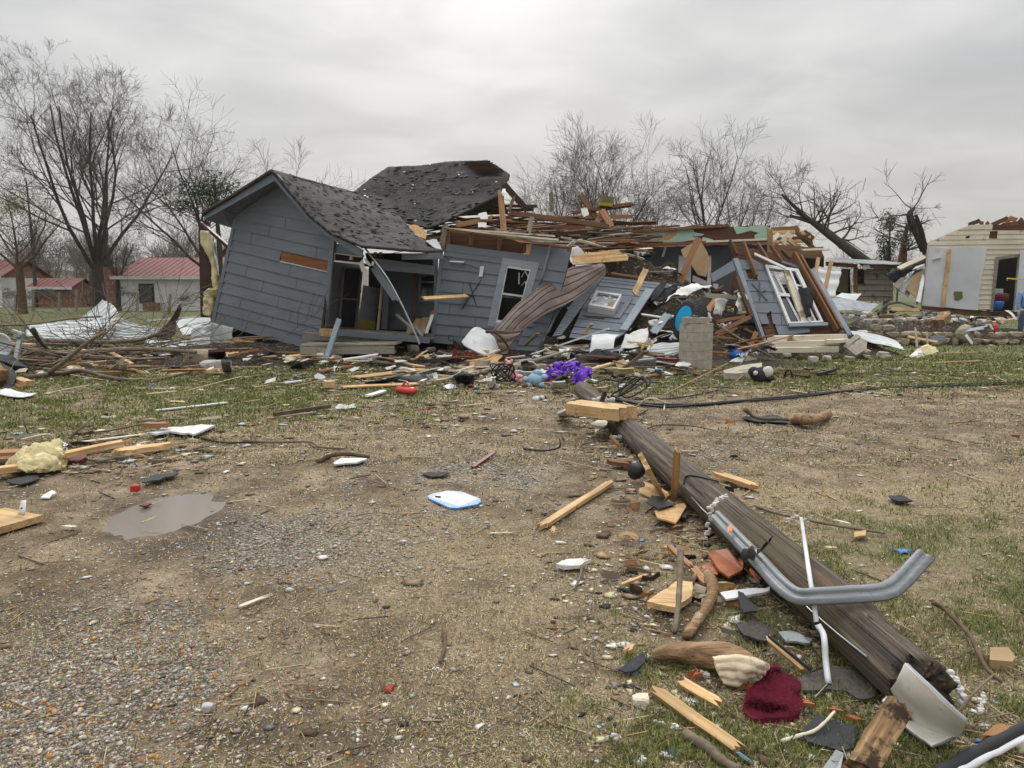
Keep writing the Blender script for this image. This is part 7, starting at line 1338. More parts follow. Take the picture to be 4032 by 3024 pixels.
flat("white_board", 'white', 'h', (740, 905, 1075, 868, 1070, 895, 935, 925, 780, 950), "narrow white board scrap in the grass left of the pole", "board", z=.05, amp=4); flat("black_scrap", 'felt', 'h', (860, 895, 900, 910, 930, 960, 990, 1000, 990, 1030, 900, 1040, 870, 960), "black scrap crossing the narrow white board", "felt", z=.07)
gbar("pine_splint", 'pine', 'h', 50, 865, 285, 775, .03, .015, .02, .02, "slim pine splint left of the torn pine board", "splint"); gbar("pine_splint", 'pine', 'h', 520, 680, 620, 658, .02, .01, .02, .03, "tiny pine splint above the glossy board", "splint")
gbar("grey_stub", 'grey_wood', 'h', 720, 1145, 850, 1165, .05, .035, .04, .04, "grey wood stub beside the brown shingle", "stub"); flat("brown_shingle", 'asphalt_chip', 'h', (850, 1120, 960, 1090, 1060, 1130, 1120, 1180, 1040, 1230, 900, 1190), "brown gritty shingle fragment", "shingle", z=.03); flat("grey_shingle", 'galv', 'h', (1130, 1170, 1210, 1160, 1360, 1215, 1340, 1245, 1180, 1230), "light grey gritty shingle fragment", "shingle", z=.02)
gbar("split_lath", 'pine', 'h', 1050, 1205, 1330, 1440, .045, .03, .06, .03, "split yellow lath with black edge left of the white pipe", "lath", up_=V((-.2, -.5, .7)), jag=.03); gbar("black_edge", 'felt', 'h', 1062, 1195, 1350, 1428, .012, .02, .085, .05, "black strip along the split yellow lath", "strip", jag=.03)
# the barkless log with a splintered face
LG = empty("broken_log", gp('i', 850, 700), "smooth barkless log with a pale splintered end, beside the maroon mat", "log")
pts = spl([gp('i', 375, 610, .05), gp('i', 560, 590, .06), gp('i', 800, 610, .07), gp('i', 1050, 650, .07), gp('i', 1200, 740, .06)], 40); Vs = []; K = 26
for i, p in enumerate(pts):
    f = i/39; r_ = .018+.042*math.sin(min(1, f*1.5)*1.57)
    d = (pts[min(i+1, 39)]-pts[max(i-1, 0)]).normalized(); y = up.cross(d).normalized(); z = d.cross(y)
    for j in range(K): a = 6.283*j/K; rr_ = r_*(1+.22*mnoise.noise(V((f*5, math.cos(a)*1.6, math.sin(a)*1.6)))+.05*mnoise.noise(V((f*6, math.cos(a)*7, math.sin(a)*7)))); Vs.append(p+y*math.cos(a)*rr_+z*math.sin(a)*rr_*.9)
mobj("trunk", Vs, [(i*K+j, i*K+(j+1) % K, (i+1)*K+(j+1) % K, (i+1)*K+j) for i in range(39) for j in range(K)]+[tuple(range(K-1, -1, -1)), tuple(range(39*K, 40*K))], 'sandy_log', LG, smooth=True)
cc = [[gp('i', 900, 640, .13), gp('i', 1100, 620, .145), gp('i', 1280, 650, .13), gp('i', 1410, 712, .07)], [gp('i', 930, 740, .10), gp('i', 1080, 735, .105), gp('i', 1220, 760, .10), gp('i', 1350, 790, .05)], [gp('i', 985, 852, .05), gp('i', 1080, 865, .04), gp('i', 1200, 850, .03), gp('i', 1290, 850, .02)]]
sheet("splintered_face", 'splinter', cc, 44, 30, LG, corr=4, camp=.006, crum=.022, cs=11, th=.012, seed=3, tear=.6, smooth=False)
# maroon mat with pile
hp = q('i', 1435, 690, 1490, 740, 1520, 800, 1590, 800, 1650, 860, 1655, 960, 1670, 1040, 1655, 1110, 1600, 1150, 1450, 1165, 1250, 1172, 1190, 1130, 1160, 1050, 1180, 970, 1240, 880, 1330, 800, 1390, 730)
MT = empty("fluffy_mat", gp('i', 1420, 960), "maroon shaggy heart-shaped mat lying by the log's splintered end", "mat")
tp = [G(x, y, .028) for x, y in hp]; m = MB(); m.prism(tp, [p-V((0, 0, .03)) for p in tp]); m.build("backing", 'maroon', MT)
r = random.Random(8); Vv = []; T = []; cen = V((0, 0, 0))
for p in tp: cen += p/len(tp)
def inside(p, poly):
    c = False; n = len(poly)
    for i in range(n):
        a, b = poly[i], poly[(i+1) % n]
        if (a.y > p.y) != (b.y > p.y) and p.x < (b.x-a.x)*(p.y-a.y)/(b.y-a.y)+a.x: c = not c
    return c
x0, x1, y0, y1 = min(p.x for p in tp), max(p.x for p in tp), min(p.y for p in tp), max(p.y for p in tp)
while len(Vv) < 27000:
    p = V((r.uniform(x0-.004, x1+.004), r.uniform(y0-.004, y1+.004), .026))
    if not inside(p, tp): continue
    a = 3.5*mnoise.noise(p*9)+r.uniform(-.7, .7); h = r.uniform(.008, .018); d = V((math.cos(a), math.sin(a), 0)); s_ = V((-d.y, d.x, 0))*.0016; b = len(Vv)
    Vv += [p-s_, p+s_, p+d*h*.9+V((0, 0, h*.75))]; T.append((b, b+1, b+2))
kind(npobj("pile", [tuple(v) for v in Vv], T, 'maroon', MT), 'stuff')
# white cove panel
CP_ = empty("cove_moulding", gp('j', 1030, 1150), "cream white curved channel panel with grey edges at the pole's rotten end", "panel")
cc = [[gp('j', 888, 826, .28), gp('j', 1050, 975, .27), gp('j', 1210, 1125, .24), gp('j', 1368, 1268, .20)], [gp('j', 815, 960, .20), gp('j', 960, 1120, .16), gp('j', 1110, 1255, .13), gp('j', 1330, 1345, .12)], [gp('j', 750, 1050, .09), gp('j', 890, 1230, .035), gp('j', 1060, 1350, .035), gp('j', 1265, 1425, .06)], [gp('j', 682, 1135, .06), gp('j', 800, 1280, .03), gp('j', 930, 1400, .03), gp('j', 1085, 1512, .03)]]
o = sheet("panel", 'gutter_white', cc, 30, 30, CP_, crum=.004, cs=8, th=0, seed=2, tear=.12); o.data.materials.append(MAT['edge_grey']); md = o.modifiers.new("thickness", 'SOLIDIFY'); md.thickness = .012; md.material_offset_rim = 1; md.offset = -1
gbar("rough_timber", 'rough_wood', 'j', 838, 1160, 500, 1700, .088, .045, .15, .06, "rough brown timber end resting on the white curved panel", "timber", jag=.03, up_=V((.25, -.35, .9)))
gtube("grey_conduit", 'pvc', 'j', [(1250, 1720, .04), (1420, 1610, .04), (1640, 1500, .045), (1850, 1400, .05), (2050, 1310, .05)], .017, "light grey conduit in the bottom right corner", "conduit", kk=12)
gtube("black_conduit", 'rubber', 'j', [(1130, 1720, .05), (1350, 1580, .05), (1600, 1450, .06), (1850, 1320, .07), (2050, 1230, .07)], .024, "thick black conduit in the bottom right corner", "conduit", kk=12)
flat("asphalt_sheet", 'asphalt_chip', 'h', (1260, 1490, 1330, 1430, 1480, 1400, 1600, 1410, 1760, 1450, 1800, 1520, 1780, 1600, 1700, 1620, 1560, 1560, 1400, 1560, 1290, 1560), "large black gritty roofing piece under the white pipe's foot", "roofing", z=.02, th=.012, amp=5)
flat("felt_sheet", 'felt', 'i', (1670, 1290, 1800, 1140, 1960, 1190, 2185, 1250, 2130, 1420, 2010, 1450, 1720, 1370), "black roofing felt left of the rough brown timber", "roofing", z=.025); flat("metal_scrap", 'galv', 'i', (1860, 1600, 1970, 1440, 2040, 1470, 2000, 1660), "bright grey metal scrap beside the rough timber", "scrap", z=.03, amp=1)
gbar("long_splint", 'pine', 'i', 335, 880, 1200, 1500, .062, .04, .035, .03, "long splintered pine strip in the lower foreground", "strip", jag=.09, up_=V((-.25, -.4, .85))); gbar("short_splint", 'pine', 'i', 590, 830, 985, 1060, .055, .035, .03, .03, "short pine strip above the long splintered one", "strip", jag=.04, up_=V((-.25, -.4, .85)))
gtube("root", 'stick', 'i', [(660, 1310, .02), (850, 1420, .03), (960, 1520, .03), (1120, 1620, .02)], .022, "buried root at the bottom edge, below the long pine strip", "root")
gbar("teal_tip", 'toy_blue', 'i', 1150, 1490, 1200, 1525, .03, .012, .04, .02, "small teal scrap at the end of the long pine strip", "scrap"); flat("grey_felt", 'felt', 'i', (70, 740, 230, 630, 310, 590, 305, 680, 220, 750, 140, 765), "grey felt shingle left of the broken log", "shingle", z=.03, zz=.03)
tag(rock("pale_stone", 'cream', gp('i', 270, 1010, .02), (.045, .035, .025), 5, amp=.3), "pale angular stone left of the long pine strip", "stone"); gbar("wood_chunk", 'terracotta', 'i', 715, 790, 800, 770, .05, .03, .03, .03, "small orange wood block under the broken log", "block")
for i, (x, y) in enumerate(((1250, 900), (1700, 1030), (1960, 1090), (2130, 1170))): gbar("wood_chunk", 'terracotta', 'i', x-25, y, x+35, y+15, .04, .025, .02, .02, "orange grooved wood chip "+("under the maroon mat's top", "right of the maroon mat", "right of the black gritty piece", "by the rough timber's tip")[i], "chip")
gbar("mossy_block", 'ply', 'i', 140, 600, 210, 530, .045, .03, .03, .03, "small pine block behind the grey felt shingle", "block"); gtube("curled_strip", 'cream', 'i', [(1500, 1370, .02), (1650, 1320, .03), (1780, 1280, .04), (1880, 1200, .05), (1960, 1110, .06)], .008, "pale curled strip lying on the black felt", "strip")
gtube("long_twig", 'bark_brown', 'j', [(1090, 350, .08), (1180, 400, .06), (1370, 590, .05), (1450, 740, .05), (1530, 890, .04), (1640, 980, .02)], .012, "long bent twig on the grass right of the pole", "twig", n=24); gtube("twig", 'stick', 'j', [(1180, 1290, .02), (1300, 1200, .09), (1420, 1060, .12), (1570, 920, .1)], .006, "pinkish twig across the white tufts", "twig")
tag(slab("brick_piece", 'cardboard', PL(gp('j', 1540, 760, .05), gp('j', 1730, 770, .05), gp('j', 1560, 700, .05)), q('j', 1545, 700, 1690, 700, 1745, 780, 1720, 815, 1540, 800), .04), "tan brick fragment in the grass at the right edge", "brick"); gbar("wood_strip", 'pine_red', 'j', 1500, 1440, 1690, 1310, .035, .015, .03, .03, "orange wood strip above the black conduit", "strip")
gtube("right_branch", 'stick', 'h', [(985, 330, .05), (1100, 370, .06), (1250, 405, .06), (1420, 440, .04), (1650, 480, .03), (1850, 510, .02)], .012, "thin straight branch crossing the grass right of the pole", "branch", n=20)
gbar("yellow_piece", 'insul_yellow', 'h', 1420, 600, 1535, 615, .05, .02, .02, .02, "small yellow dotted foam piece right of the pole", "foam"); gbar("pale_piece", 'cream', 'h', 1495, 418, 1640, 455, .03, .015, .03, .02, "small pale stick by the thin straight branch", "stick")
flat("orange_chip", 'ply', 'h', (1640, 500, 1720, 488, 1715, 525, 1640, 535), "orange chip on the grass right of the thin branch", "chip", z=.03); flat("felt_chip", 'felt', 'h', (1870, 255, 1950, 250, 2030, 290, 1980, 300, 1890, 280), "dark felt chip alone on the dry grass at right", "felt", z=.02)
# middle ground singles (zoom k)
BMt = empty("bath_mat", gp('k', 1240, 420), "blue and white ribbed plastic board with an oval hole, on the gravel", "plastic board")
mo = [G(*p, .018) for p in q('k', 1080, 400, 1110, 385, 1205, 366, 1290, 372, 1405, 415, 1412, 435, 1390, 450, 1260, 474, 1215, 470, 1090, 415)]; hq = [G(*p, .018) for p in q('k', 1125, 400, 1160, 402, 1168, 408, 1150, 413, 1128, 409)]
m = MB(); m.prism(mo, [p-V((0, 0, .012)) for p in mo]); m.build("board", 'plastic_blue', BMt); m = MB(); h2 = [p+V((0, 0, .002)) for p in hq]; m.prism(h2, [p-V((0, 0, .004)) for p in h2]); m.build("hole", 'void', BMt)
m = MB()
for i in range(15):
    f = (i+.5)/15; a = mo[9].lerp(mo[7], f); b = mo[2].lerp(mo[4], f); a, b = a.lerp(b, .1), a.lerp(b, .9); a.z = b.z = .02; d = (mo[7]-mo[9]).normalized()*.006; m.prism([a-d, a+d, b+d, b-d], [x-V((0, 0, .004)) for x in (a-d, a+d, b+d, b-d)])
kind(m.build("ribs", 'white', BMt), 'stuff')
flat("white_tile_piece", 'white', 'k', (495, 190, 545, 162, 705, 165, 640, 190, 500, 200), "white pointed board scrap at the end of the long twig", "board", z=.04, th=.015, amp=1); gtube("curved_bark", 'bark_brown', 'k', [(400, 190, .02), (450, 160, .05), (520, 140, .07), (620, 142, .05), (720, 160, .02)], .025, "curved brown bark arching behind the white pointed scrap", "bark")
gtube("long_stick", 'stick', 'k', [(-60, 55, .03), (100, 65, .05), (340, 62, .06), (410, 95, .05), (570, 105, .02)], .016, "long crooked stick lying left of centre", "stick", n=24); gbar("red_strip", 'dark_red', 'k', 1355, 225, 1490, 130, .04, .015, .02, .04, "reddish brown strip on the gravel above the blue board", "strip", jag=.05)
flat("shingle_piece", 'asphalt_chip', 'k', (1050, 262, 1090, 248, 1215, 252, 1170, 275, 1100, 278), "brown shingle scrap between the red strip and blue board", "shingle", z=.02); gbar("reed", 'cream', 'k', 1440, 632, 1665, 626, .012, .008, .015, .015, "straight pale reed at the long strip's tip", "reed")
flat("white_wad", 'insul_white', 'k', (1880, 822, 1960, 790, 2100, 792, 2030, 830, 1930, 838), "flattened white wad on the dirt right of centre", "insulation", z=.03, th=.02, amp=5); gtube("small_twig", 'stick', 'k', [(2040, 835, .03), (2030, 900, .02), (1990, 980, .01)], .008, "short twig below the flattened white wad", "twig")
gtube("bent_twig", 'bark_brown', 'k', [(1180, 1215, .03), (1190, 1290, .04), (1180, 1370, .03), (1155, 1435, .02)], .011, "bent brown twig standing out of the sand at bottom centre", "twig"); tuft("white root-like clump under the bent brown twig", 'insul_white', 'k', [(1100, 1480), (1170, 1480)], .012, [.01, .01], seed=31)
gtube("wire_twig", 'bark', 'k', [(1680, 105, .02), (1780, 118, .04), (1860, 110, .05), (1905, 90, .1), (1900, 40, .16)], .012, "thin black twig with upturned tip on the drive", "twig"); flat("dark_patch", 'felt', 'k', (2030, 92, 2080, 82, 2130, 90, 2110, 102, 2040, 102), "black felt scrap left of the pole's debris", "felt", z=.02)
tag(rock("gravel_lump", 'stone_white', gp('l', 1470, 1230, .015), (.028, .022, .02), 4), "white lump of stone in the lower left sand", "stone"); gbar("chalky_strip", 'cream', 'l', 1620, 545, 1920, 430, .025, .006, .008, .01, "chalky white streak of plaster on the lower left gravel", "plaster", jag=.08)
# left side debris line (zoom f)
gbar("pine_timber", 'pine', 'f', 500, 955, 950, 862, .12, .05, .12, .18, "upper pine timber of the left debris line, raised over red cloth", "timber", jag=.02); gbar("pine_timber", 'pine', 'f', -90, 1085, 480, 1010, .13, .05, .10, .06, "long pine timber under the yellow insulation", "timber", jag=.02); gbar("split_timber", 'pine', 'f', 850, 945, 1340, 880, .16, .05, .06, .06, "jagged split pine timber at the right end of the left line", "timber", jag=.2)
gbar("grey_plank", 'grey_wood', 'f', 720, 1010, 1200, 925, .10, .02, .02, .03, "thin grey plank below the jagged timber", "plank"); gbar("dark_plank", 'pine_red', 'f', -100, 950, 330, 925, .16, .03, .06, .06, "reddish plank behind the yellow insulation", "plank"); gbar("dark_plank", 'old_wood', 'f', -100, 1000, 250, 975, .12, .03, .05, .05, "dark plank just above the yellow insulation's left end", "plank")
YI = tag(sheet("yellow_insulation", 'insul_yellow', [[gp('f', 190, 950, .1), gp('f', 300, 900, .16), gp('f', 420, 890, .16), gp('f', 490, 950, .12)], [gp('f', 100, 1010, .09), gp('f', 250, 970, .16), gp('f', 400, 970, .15), gp('f', 510, 990, .06)], [gp('f', 40, 1080, .03), gp('f', 200, 1090, .06), gp('f', 380, 1080, .06), gp('f', 515, 1055, .02)]], 60, 34, crum=.06, cs=9, th=.04, seed=2, tear=.5, smooth=False), "fluffy yellow insulation heap at the left edge of the yard", "insulation")
flat("red_cloth", 'dark_red', 'f', (520, 1000, 560, 960, 660, 950, 660, 975, 600, 1010), "dark red cloth under the raised pine timber", "cloth", z=.05, th=.05); gsheet("silver_bag", 'galv', 'f', [(410, 880, .1, 500, 865, .16), (440, 905, .06, 590, 915, .04)], "silver and white plastic bag behind the pine timber", "bag", crum=.05, cs=8, smooth=False)
gbar("white_strip", 'white', 'f', 520, 1055, 705, 1040, .03, .01, .02, .02, "small white slat below the yellow insulation", "slat"); flat("felt_slab", 'felt', 'f', (40, 1160, 160, 1130, 290, 1115, 300, 1140, 160, 1185), "black felt piece below the yellow insulation", "felt", z=.03); flat("felt_slab", 'felt', 'f', (1090, 1165, 1170, 1110, 1350, 1088, 1370, 1100, 1220, 1150, 1120, 1168), "grey felt flap above the puddle", "felt", z=.04)
tag(rock("red_can", 'red_plastic', gp('f', 1040, 1215, .04), (.05, .035, .04), 8, amp=.3), "crushed red container above the puddle", "can"); flat("red_scrap", 'dark_red', 'f', (1070, 1345, 1120, 1325, 1165, 1330, 1120, 1350), "red scrap floating in the puddle", "scrap", z=.01, th=.01)
flat("paper_piece", 'white', 'f', (310, 1285, 340, 1262, 400, 1228, 435, 1248, 400, 1262, 380, 1288), "white papers on the dirt left of the puddle", "paper", z=.02, zz=.03); gbar("bone_piece", 'cream', 'f', 472, 1508, 598, 1520, .03, .02, .02, .015, "pale stick on the gravel below left of the puddle", "stick")
gbar("wet_wood", 'pine', 'f', -160, 1440, 140, 1500, .34, .045, .045, .045, "thick wet pine board cut by the left edge of the picture", "board", jag=.0); gsheet("patterned_box", 'white', 'f', [(160, 1310, .16, 200, 1305, .16), (140, 1400, .08, 190, 1410, .08), (112, 1438, .01, 165, 1440, .01)], "small white carton strip with dark spots leaning by the wet board", "carton", nu=4, nv=8, crum=.01)
m = MB()
for x, y, z in ((172, 1342, .13), (170, 1372, .11), (150, 1420, .05)): rock_m(m, gp('f', x, y-1, z), (.012, .003, .008), 3, amp=.05)
tag(m.build("carton_spots", 'tarp_black'), "dark spots printed on the white carton strip", "print"); gbar("white_strip", 'white', 'f', 1185, 618, 1752, 555, .06, .015, .03, .03, "long white slat lying on the left lawn", "slat"); gbar("yellow_strip", 'insul_yellow', 'f', 1290, 545, 1430, 550, .06, .01, .02, .02, "small yellow strip above the long white slat", "strip")
flat("white_foam_sheet", 'white', 'f', (1145, 785, 1250, 745, 1440, 735, 1650, 728, 1560, 770, 1490, 800, 1350, 780, 1200, 795), "flattened white foam sheet at the end of the left debris", "foam", z=.06, th=.02, amp=6); gbar("split_board", 'pine_red', 'f', 1095, 725, 1320, 728, .1, .05, .12, .12, "reddish split board behind the white foam sheet", "board", jag=.08); gbar("pale_lath", 'cream', 'f', 610, 860, 1140, 795, .05, .01, .03, .03, "long thin pale lath on the grass", "lath")
gtube("dry_stalk", 'stick', 'f', [(540, 830, .03), (620, 750, .15), (735, 650, .25)], .014, "bare stem rising over the left debris line", "dry_stalk"); gtube("dry_stalk", 'cream', 'f', [(170, 840, .1), (350, 802, .22), (400, 820, .16), (440, 865, .04)], .012, "pale curved stem arching over the yellow insulation", "dry_stalk"); gtube("sprig", 'stick', 'f', [(150, 560, .35), (180, 690, .2), (215, 800, .03)], .008, "thin dead sprig standing on the left lawn", "sprig")
gtube("twig_line", 'stick', 'f', [(800, 780, .03), (1000, 740, .06), (1250, 690, .08), (1420, 680, .03)], .014, "long twig behind the reddish split board", "twig"); gtube("twig_line", 'bark', 'f', [(1500, 810, .02), (1700, 862, .04), (1952, 860, .03)], .014, "dark twig leading right from the white foam sheet", "twig")
# centre band (zoom p)
gbar("plywood_strip", 'ply', 'p', 415, 250, 715, 215, .30, .02, .04, .06, "broad yellow plywood strip before the porch", "plywood", jag=.05); gbar("plywood_strip", 'osb', 'p', 358, 290, 690, 275, .22, .02, .04, .04, "lower yellow board strip by the red canister", "plywood", jag=.08); gbar("plywood_strip", 'pine_red', 'p', 265, 225, 410, 200, .16, .03, .06, .06, "reddish board on the grass before the steps", "board", jag=.05)
RC = empty("red_canister", gp('p', 635, 308), "bright red plastic canister lying on the grass", "canister"); m = MB(); a, b = gp('p', 594, 300, .07), gp('p', 672, 308, .07); m.tube([a, a.lerp(b, .12), a.lerp(b, .9), b], [.04, .07, .07, .05], 12, sq=.8); m.build("body", 'red_plastic', RC, smooth=True); m = MB(); m.tube(spl([a.lerp(b, .3)+V((0, 0, .05)), a.lerp(b, .5)+V((0, .06, .12)), a.lerp(b, .75)+V((0, 0, .05))], 8), .018, 6); m.build("handle", 'red_plastic', RC, smooth=True)
gbar("wood_block", 'pine', 'p', 300, 280, 328, 276, .12, .1, .07, .07, "small square pine block on the lawn left of the yellow boards", "block", jag=.0); gbar("white_strip", 'white', 'p', 118, 274, 208, 262, .09, .02, .03, .03, "short white slat on the lawn before the gable wall", "slat"); gbar("white_strip", 'white', 'p', 470, 328, 545, 305, .10, .03, .04, .04, "white slat beside the red canister", "slat", jag=.05)
gbar("stump_stick", 'bark_brown', 'p', 75, 405, 325, 368, .05, .05, .04, .05, "brown fallen stick on the lawn left of centre", "stick", jag=.05); gbar("pine_sliver", 'grey_wood', 'p', 100, 415, 265, 395, .05, .02, .02, .02, "grey sliver beside the brown fallen stick", "stick"); gsheet("clear_bag", 'insul_white', 'p', [(340, 365, .05, 420, 355, .05), (345, 378, .02, 425, 372, .02)], "crumpled translucent bag on the lawn edge", "bag", crum=.06, cs=6, smooth=False)
gsheet("black_sheet", 'tarp_black', 'p', [(460, 262, .1, 560, 250, .14, 760, 232, .08), (470, 275, .02, 600, 272, .03, 770, 255, .02)], "long crumpled black sheet behind the yellow boards", "sheet", crum=.06, smooth=False); gsheet("black_sheet", 'tarp_black', 'p', [(160, 205, .1, 200, 188, .16, 250, 182, .1), (140, 213, .02, 200, 215, .02, 250, 205, .02)], "black heap of felt before the steps' left end", "sheet", crum=.08, smooth=False)
gsheet("yellow_wad", 'insul_yellow', 'p', [(318, 160, .14, 350, 152, .16), (320, 178, .03, 362, 180, .03)], "yellow insulation wad at the foot of the blue post", "insulation", crum=.08, cs=6, th=.05, smooth=False)
# ================================================================ trees
def tubes_np(segs, k):
    """segs: list of (p0, p1, r0, r1) -> verts, quads"""
    a = np.array([s[0][:] for s in segs]); b = np.array([s[1][:] for s in segs]); r0 = np.array([s[2] for s in segs]); r1 = np.array([s[3] for s in segs])
    d = b-a; d /= np.linalg.norm(d, axis=1, keepdims=True)+1e-9; ref = np.where(np.abs(d[:, 2:3]) < .9, np.array([[0, 0, 1.]]), np.array([[1., 0, 0]])); x = np.cross(d, ref); x /= np.linalg.norm(x, axis=1, keepdims=True); y = np.cross(d, x)
    an = np.arange(k)*2*np.pi/k; c, s = np.cos(an), np.sin(an); o = x[:, None]*c[None, :, None]+y[:, None]*s[None, :, None]
    v = np.concatenate([a[:, None]+o*r0[:, None, None], b[:, None]+o*r1[:, None, None]], 1).reshape(-1, 3); base = (np.arange(len(segs))*2*k)[:, None]
    j = np.arange(k); j2 = (j+1) % k; q_ = np.stack([base+j, base+j2, base+k+j2, base+k+j], -1).reshape(-1, 4); return v, q_
def grow(r, p, d, l, rad, lv, maxlv, out, trop=.12, wig=.22, kids=(5, 7), spread=.75, ratio=.62, nseg=6):
    n = nseg if lv < 2 else max(3, nseg-lv); pts = [(V(p), rad)]; d = V(d).normalized()
    for i in range(n):
        d = (d + V((r.gauss(0, wig), r.gauss(0, wig), r.gauss(0, wig)*.6+trop))*(.55 if lv else .35)).normalized(); q_ = pts[-1][0]+d*(l/n); r2 = max(rad*(1-.75*(i+1)/n), .004)
        out.append((pts[-1][0], q_, pts[-1][1], r2, lv)); pts.append((q_, r2))
    if lv >= maxlv: return
    nk = r.randint(*kids)
    for c in range(nk):
        f = r.uniform(.22, 1) if lv else r.uniform(.5, 1); i = min(int(f*n), n-1); pp = pts[i][0].lerp(pts[i+1][0], f*n-i); dd = (pts[i+1][0]-pts[i][0]).normalized(); az = r.random()*6.283; o = dd.orthogonal().normalized(); o2 = dd.cross(o)
        sp = r.gauss(spread, .2); nd = dd*math.cos(sp)+(o*math.cos(az)+o2*math.sin(az))*math.sin(sp); grow(r, pp, nd, l*ratio*r.uniform(.7, 1.2)*(1.1-.4*f), pts[i][1]*.58, lv+1, maxlv, out, trop, wig, kids, spread, ratio, nseg)
def tree(name, px, py_top, Y, label, limbs, seed=0, tr=.3, base_h=.25, maxlv=4, kids=(5, 7), width=None, lean=(0, 0), trop=.10, group=None, bark='bark', twig='twig', spread=.6, ratio=.62, z0=0.0, build=True):
    r = random.Random(seed); tr *= .8; top_ = P(px, py_top, Y); Hh = top_.z; base = V((top_.x-lean[0]*Hh, Y, z0)); out = []
    fork = base+V((lean[0]*Hh*base_h, lean[1]*Hh*base_h, Hh*base_h)); out.append((base-V((0, 0, .2)), base+V((0, 0, .35)), tr*1.35, tr*1.05, 0)); out.append((base+V((0, 0, .35)), fork, tr*1.05, tr*.85, 0))
    for i in range(limbs):
        az = 6.283*i/limbs+r.uniform(-.4, .4); tl = r.uniform(.18, spread)*(width or 1); d = V((math.cos(az)*math.sin(tl)+lean[0]*1.2, math.sin(az)*math.sin(tl), math.cos(tl)))
        grow(r, fork-V((0, 0, r.uniform(0, Hh*base_h*.25))), d, Hh*(1-base_h)*r.uniform(.66, .86), tr*.34, 1, maxlv, out, trop=trop, kids=kids, ratio=ratio)
    kf = Hh/max(s[1].z for s in out); out = [(base+(a-base)*kf, base+(b-base)*kf, c*kf**.5, d*kf**.5, e) for a, b, c, d, e in out]
    t = empty(name, base, label, "tree", group); A = [s for s in out if s[4] <= 1]; B = [s for s in out if s[4] > 1]; mn = Y*.00012
    for nm, S_, k, mt in (("trunk", A, 7, bark), ("crown", B, 3, twig)):
        v, q_ = tubes_np([(a-base, b-base, max(r0, mn), max(r1, mn)) for a, b, r0, r1, _ in S_], k); o = npobj(nm, v, q_, mt, smooth=True); o.parent = t; WM[o.name] = WM[t.name]
    return t
zz = lambda x: x*1.8228
tree("bare_tree", zz(175), zz(92), 46, "tallest bare tree with a broad fan shaped crown at the far left", 9, 3, tr=.52, base_h=.20, maxlv=5, kids=(5, 6), spread=.62, trop=.13, ratio=.58)
tree("bare_tree", zz(440), zz(195), 38, "bare tree leaning left behind the blue house's left gable", 7, 8, tr=.30, base_h=.26, maxlv=4, kids=(6, 8), spread=.95, lean=(.02, 0), trop=.08)
tree("bare_tree", zz(20), zz(330), 44, "brownish bare tree cut by the left picture edge", 5, 12, tr=.32, base_h=.35, maxlv=4, kids=(5, 6), spread=1.0, bark='bark_brown')
tree("bare_tree", zz(248), zz(470), 50, "leaning bare trunk right of the tallest left tree", 5, 14, tr=.22, base_h=.4, maxlv=4, kids=(4, 6), spread=.8, lean=(.02, 0))
tree("bare_tree", zz(1318), zz(228), 45, "largest bare tree behind the heap, with a round dense crown", 9, 21, tr=.26, base_h=.22, maxlv=4, kids=(6, 8), spread=.72, trop=.14)
tree("bare_tree", zz(1405), zz(330), 44, "slender bare tree joined to the right side of the round dense one", 5, 22, tr=.2, base_h=.3, maxlv=4, kids=(5, 7), spread=.6)
tree("bare_tree", zz(1250), zz(330), 46, "slender bare tree at the left side of the round dense one", 5, 23, tr=.2, base_h=.3, maxlv=4, kids=(5, 6), spread=.6)
tree("bare_tree", zz(1535), zz(258), 43, "bare tree with a clear forked trunk above the teal papered wall", 6, 31, tr=.24, base_h=.34, maxlv=4, kids=(5, 6), spread=.62, trop=.15, ratio=.55)
tree("bare_tree", zz(1668), zz(262), 43, "bare tree leaning right above the roof fragment", 6, 35, tr=.22, base_h=.2, maxlv=4, kids=(5, 7), spread=.55, lean=(.22, 0), trop=.1)
tree("bare_tree", zz(1600), zz(400), 45, "low bare tree between the forked and the right leaning tree", 5, 36, tr=.14, base_h=.3, maxlv=3, kids=(6, 8), spread=.8)
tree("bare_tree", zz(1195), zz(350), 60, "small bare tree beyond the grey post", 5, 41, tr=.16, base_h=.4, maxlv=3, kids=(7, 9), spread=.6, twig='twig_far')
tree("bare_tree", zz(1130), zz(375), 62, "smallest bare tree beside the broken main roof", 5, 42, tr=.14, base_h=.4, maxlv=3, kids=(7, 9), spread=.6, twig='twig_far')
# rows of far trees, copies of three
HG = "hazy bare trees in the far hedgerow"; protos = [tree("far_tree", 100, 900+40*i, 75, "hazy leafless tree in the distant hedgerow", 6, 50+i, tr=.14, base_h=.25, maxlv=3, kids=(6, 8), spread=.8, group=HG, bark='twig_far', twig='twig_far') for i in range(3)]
r = random.Random(77)
def cp(o, loc, s_, rz):
    c = o.copy(); COL.objects.link(c); c.location = loc; c.scale = (s_, s_, s_); c.rotation_euler = (0, 0, rz)
    for ch in o.children: d = ch.copy(); COL.objects.link(d); d.parent = c; d.matrix_basis = ch.matrix_basis.copy()
    return c
for i in range(84):
    if i < 50: px, Y, s_ = r.uniform(-250, 1000), r.uniform(58, 105), r.uniform(.8, 1.35)
    elif i < 66: px, Y, s_ = r.uniform(3240, 3760), r.uniform(60, 90), r.uniform(.55, .95)
    else: px, Y, s_ = r.uniform(1900, 3300), r.uniform(60, 85), r.uniform(.45, .8)
    cp(protos[i % 3], V(((px-2016)/FPX*Y, Y, -.1)), s_, r.random()*6.28)
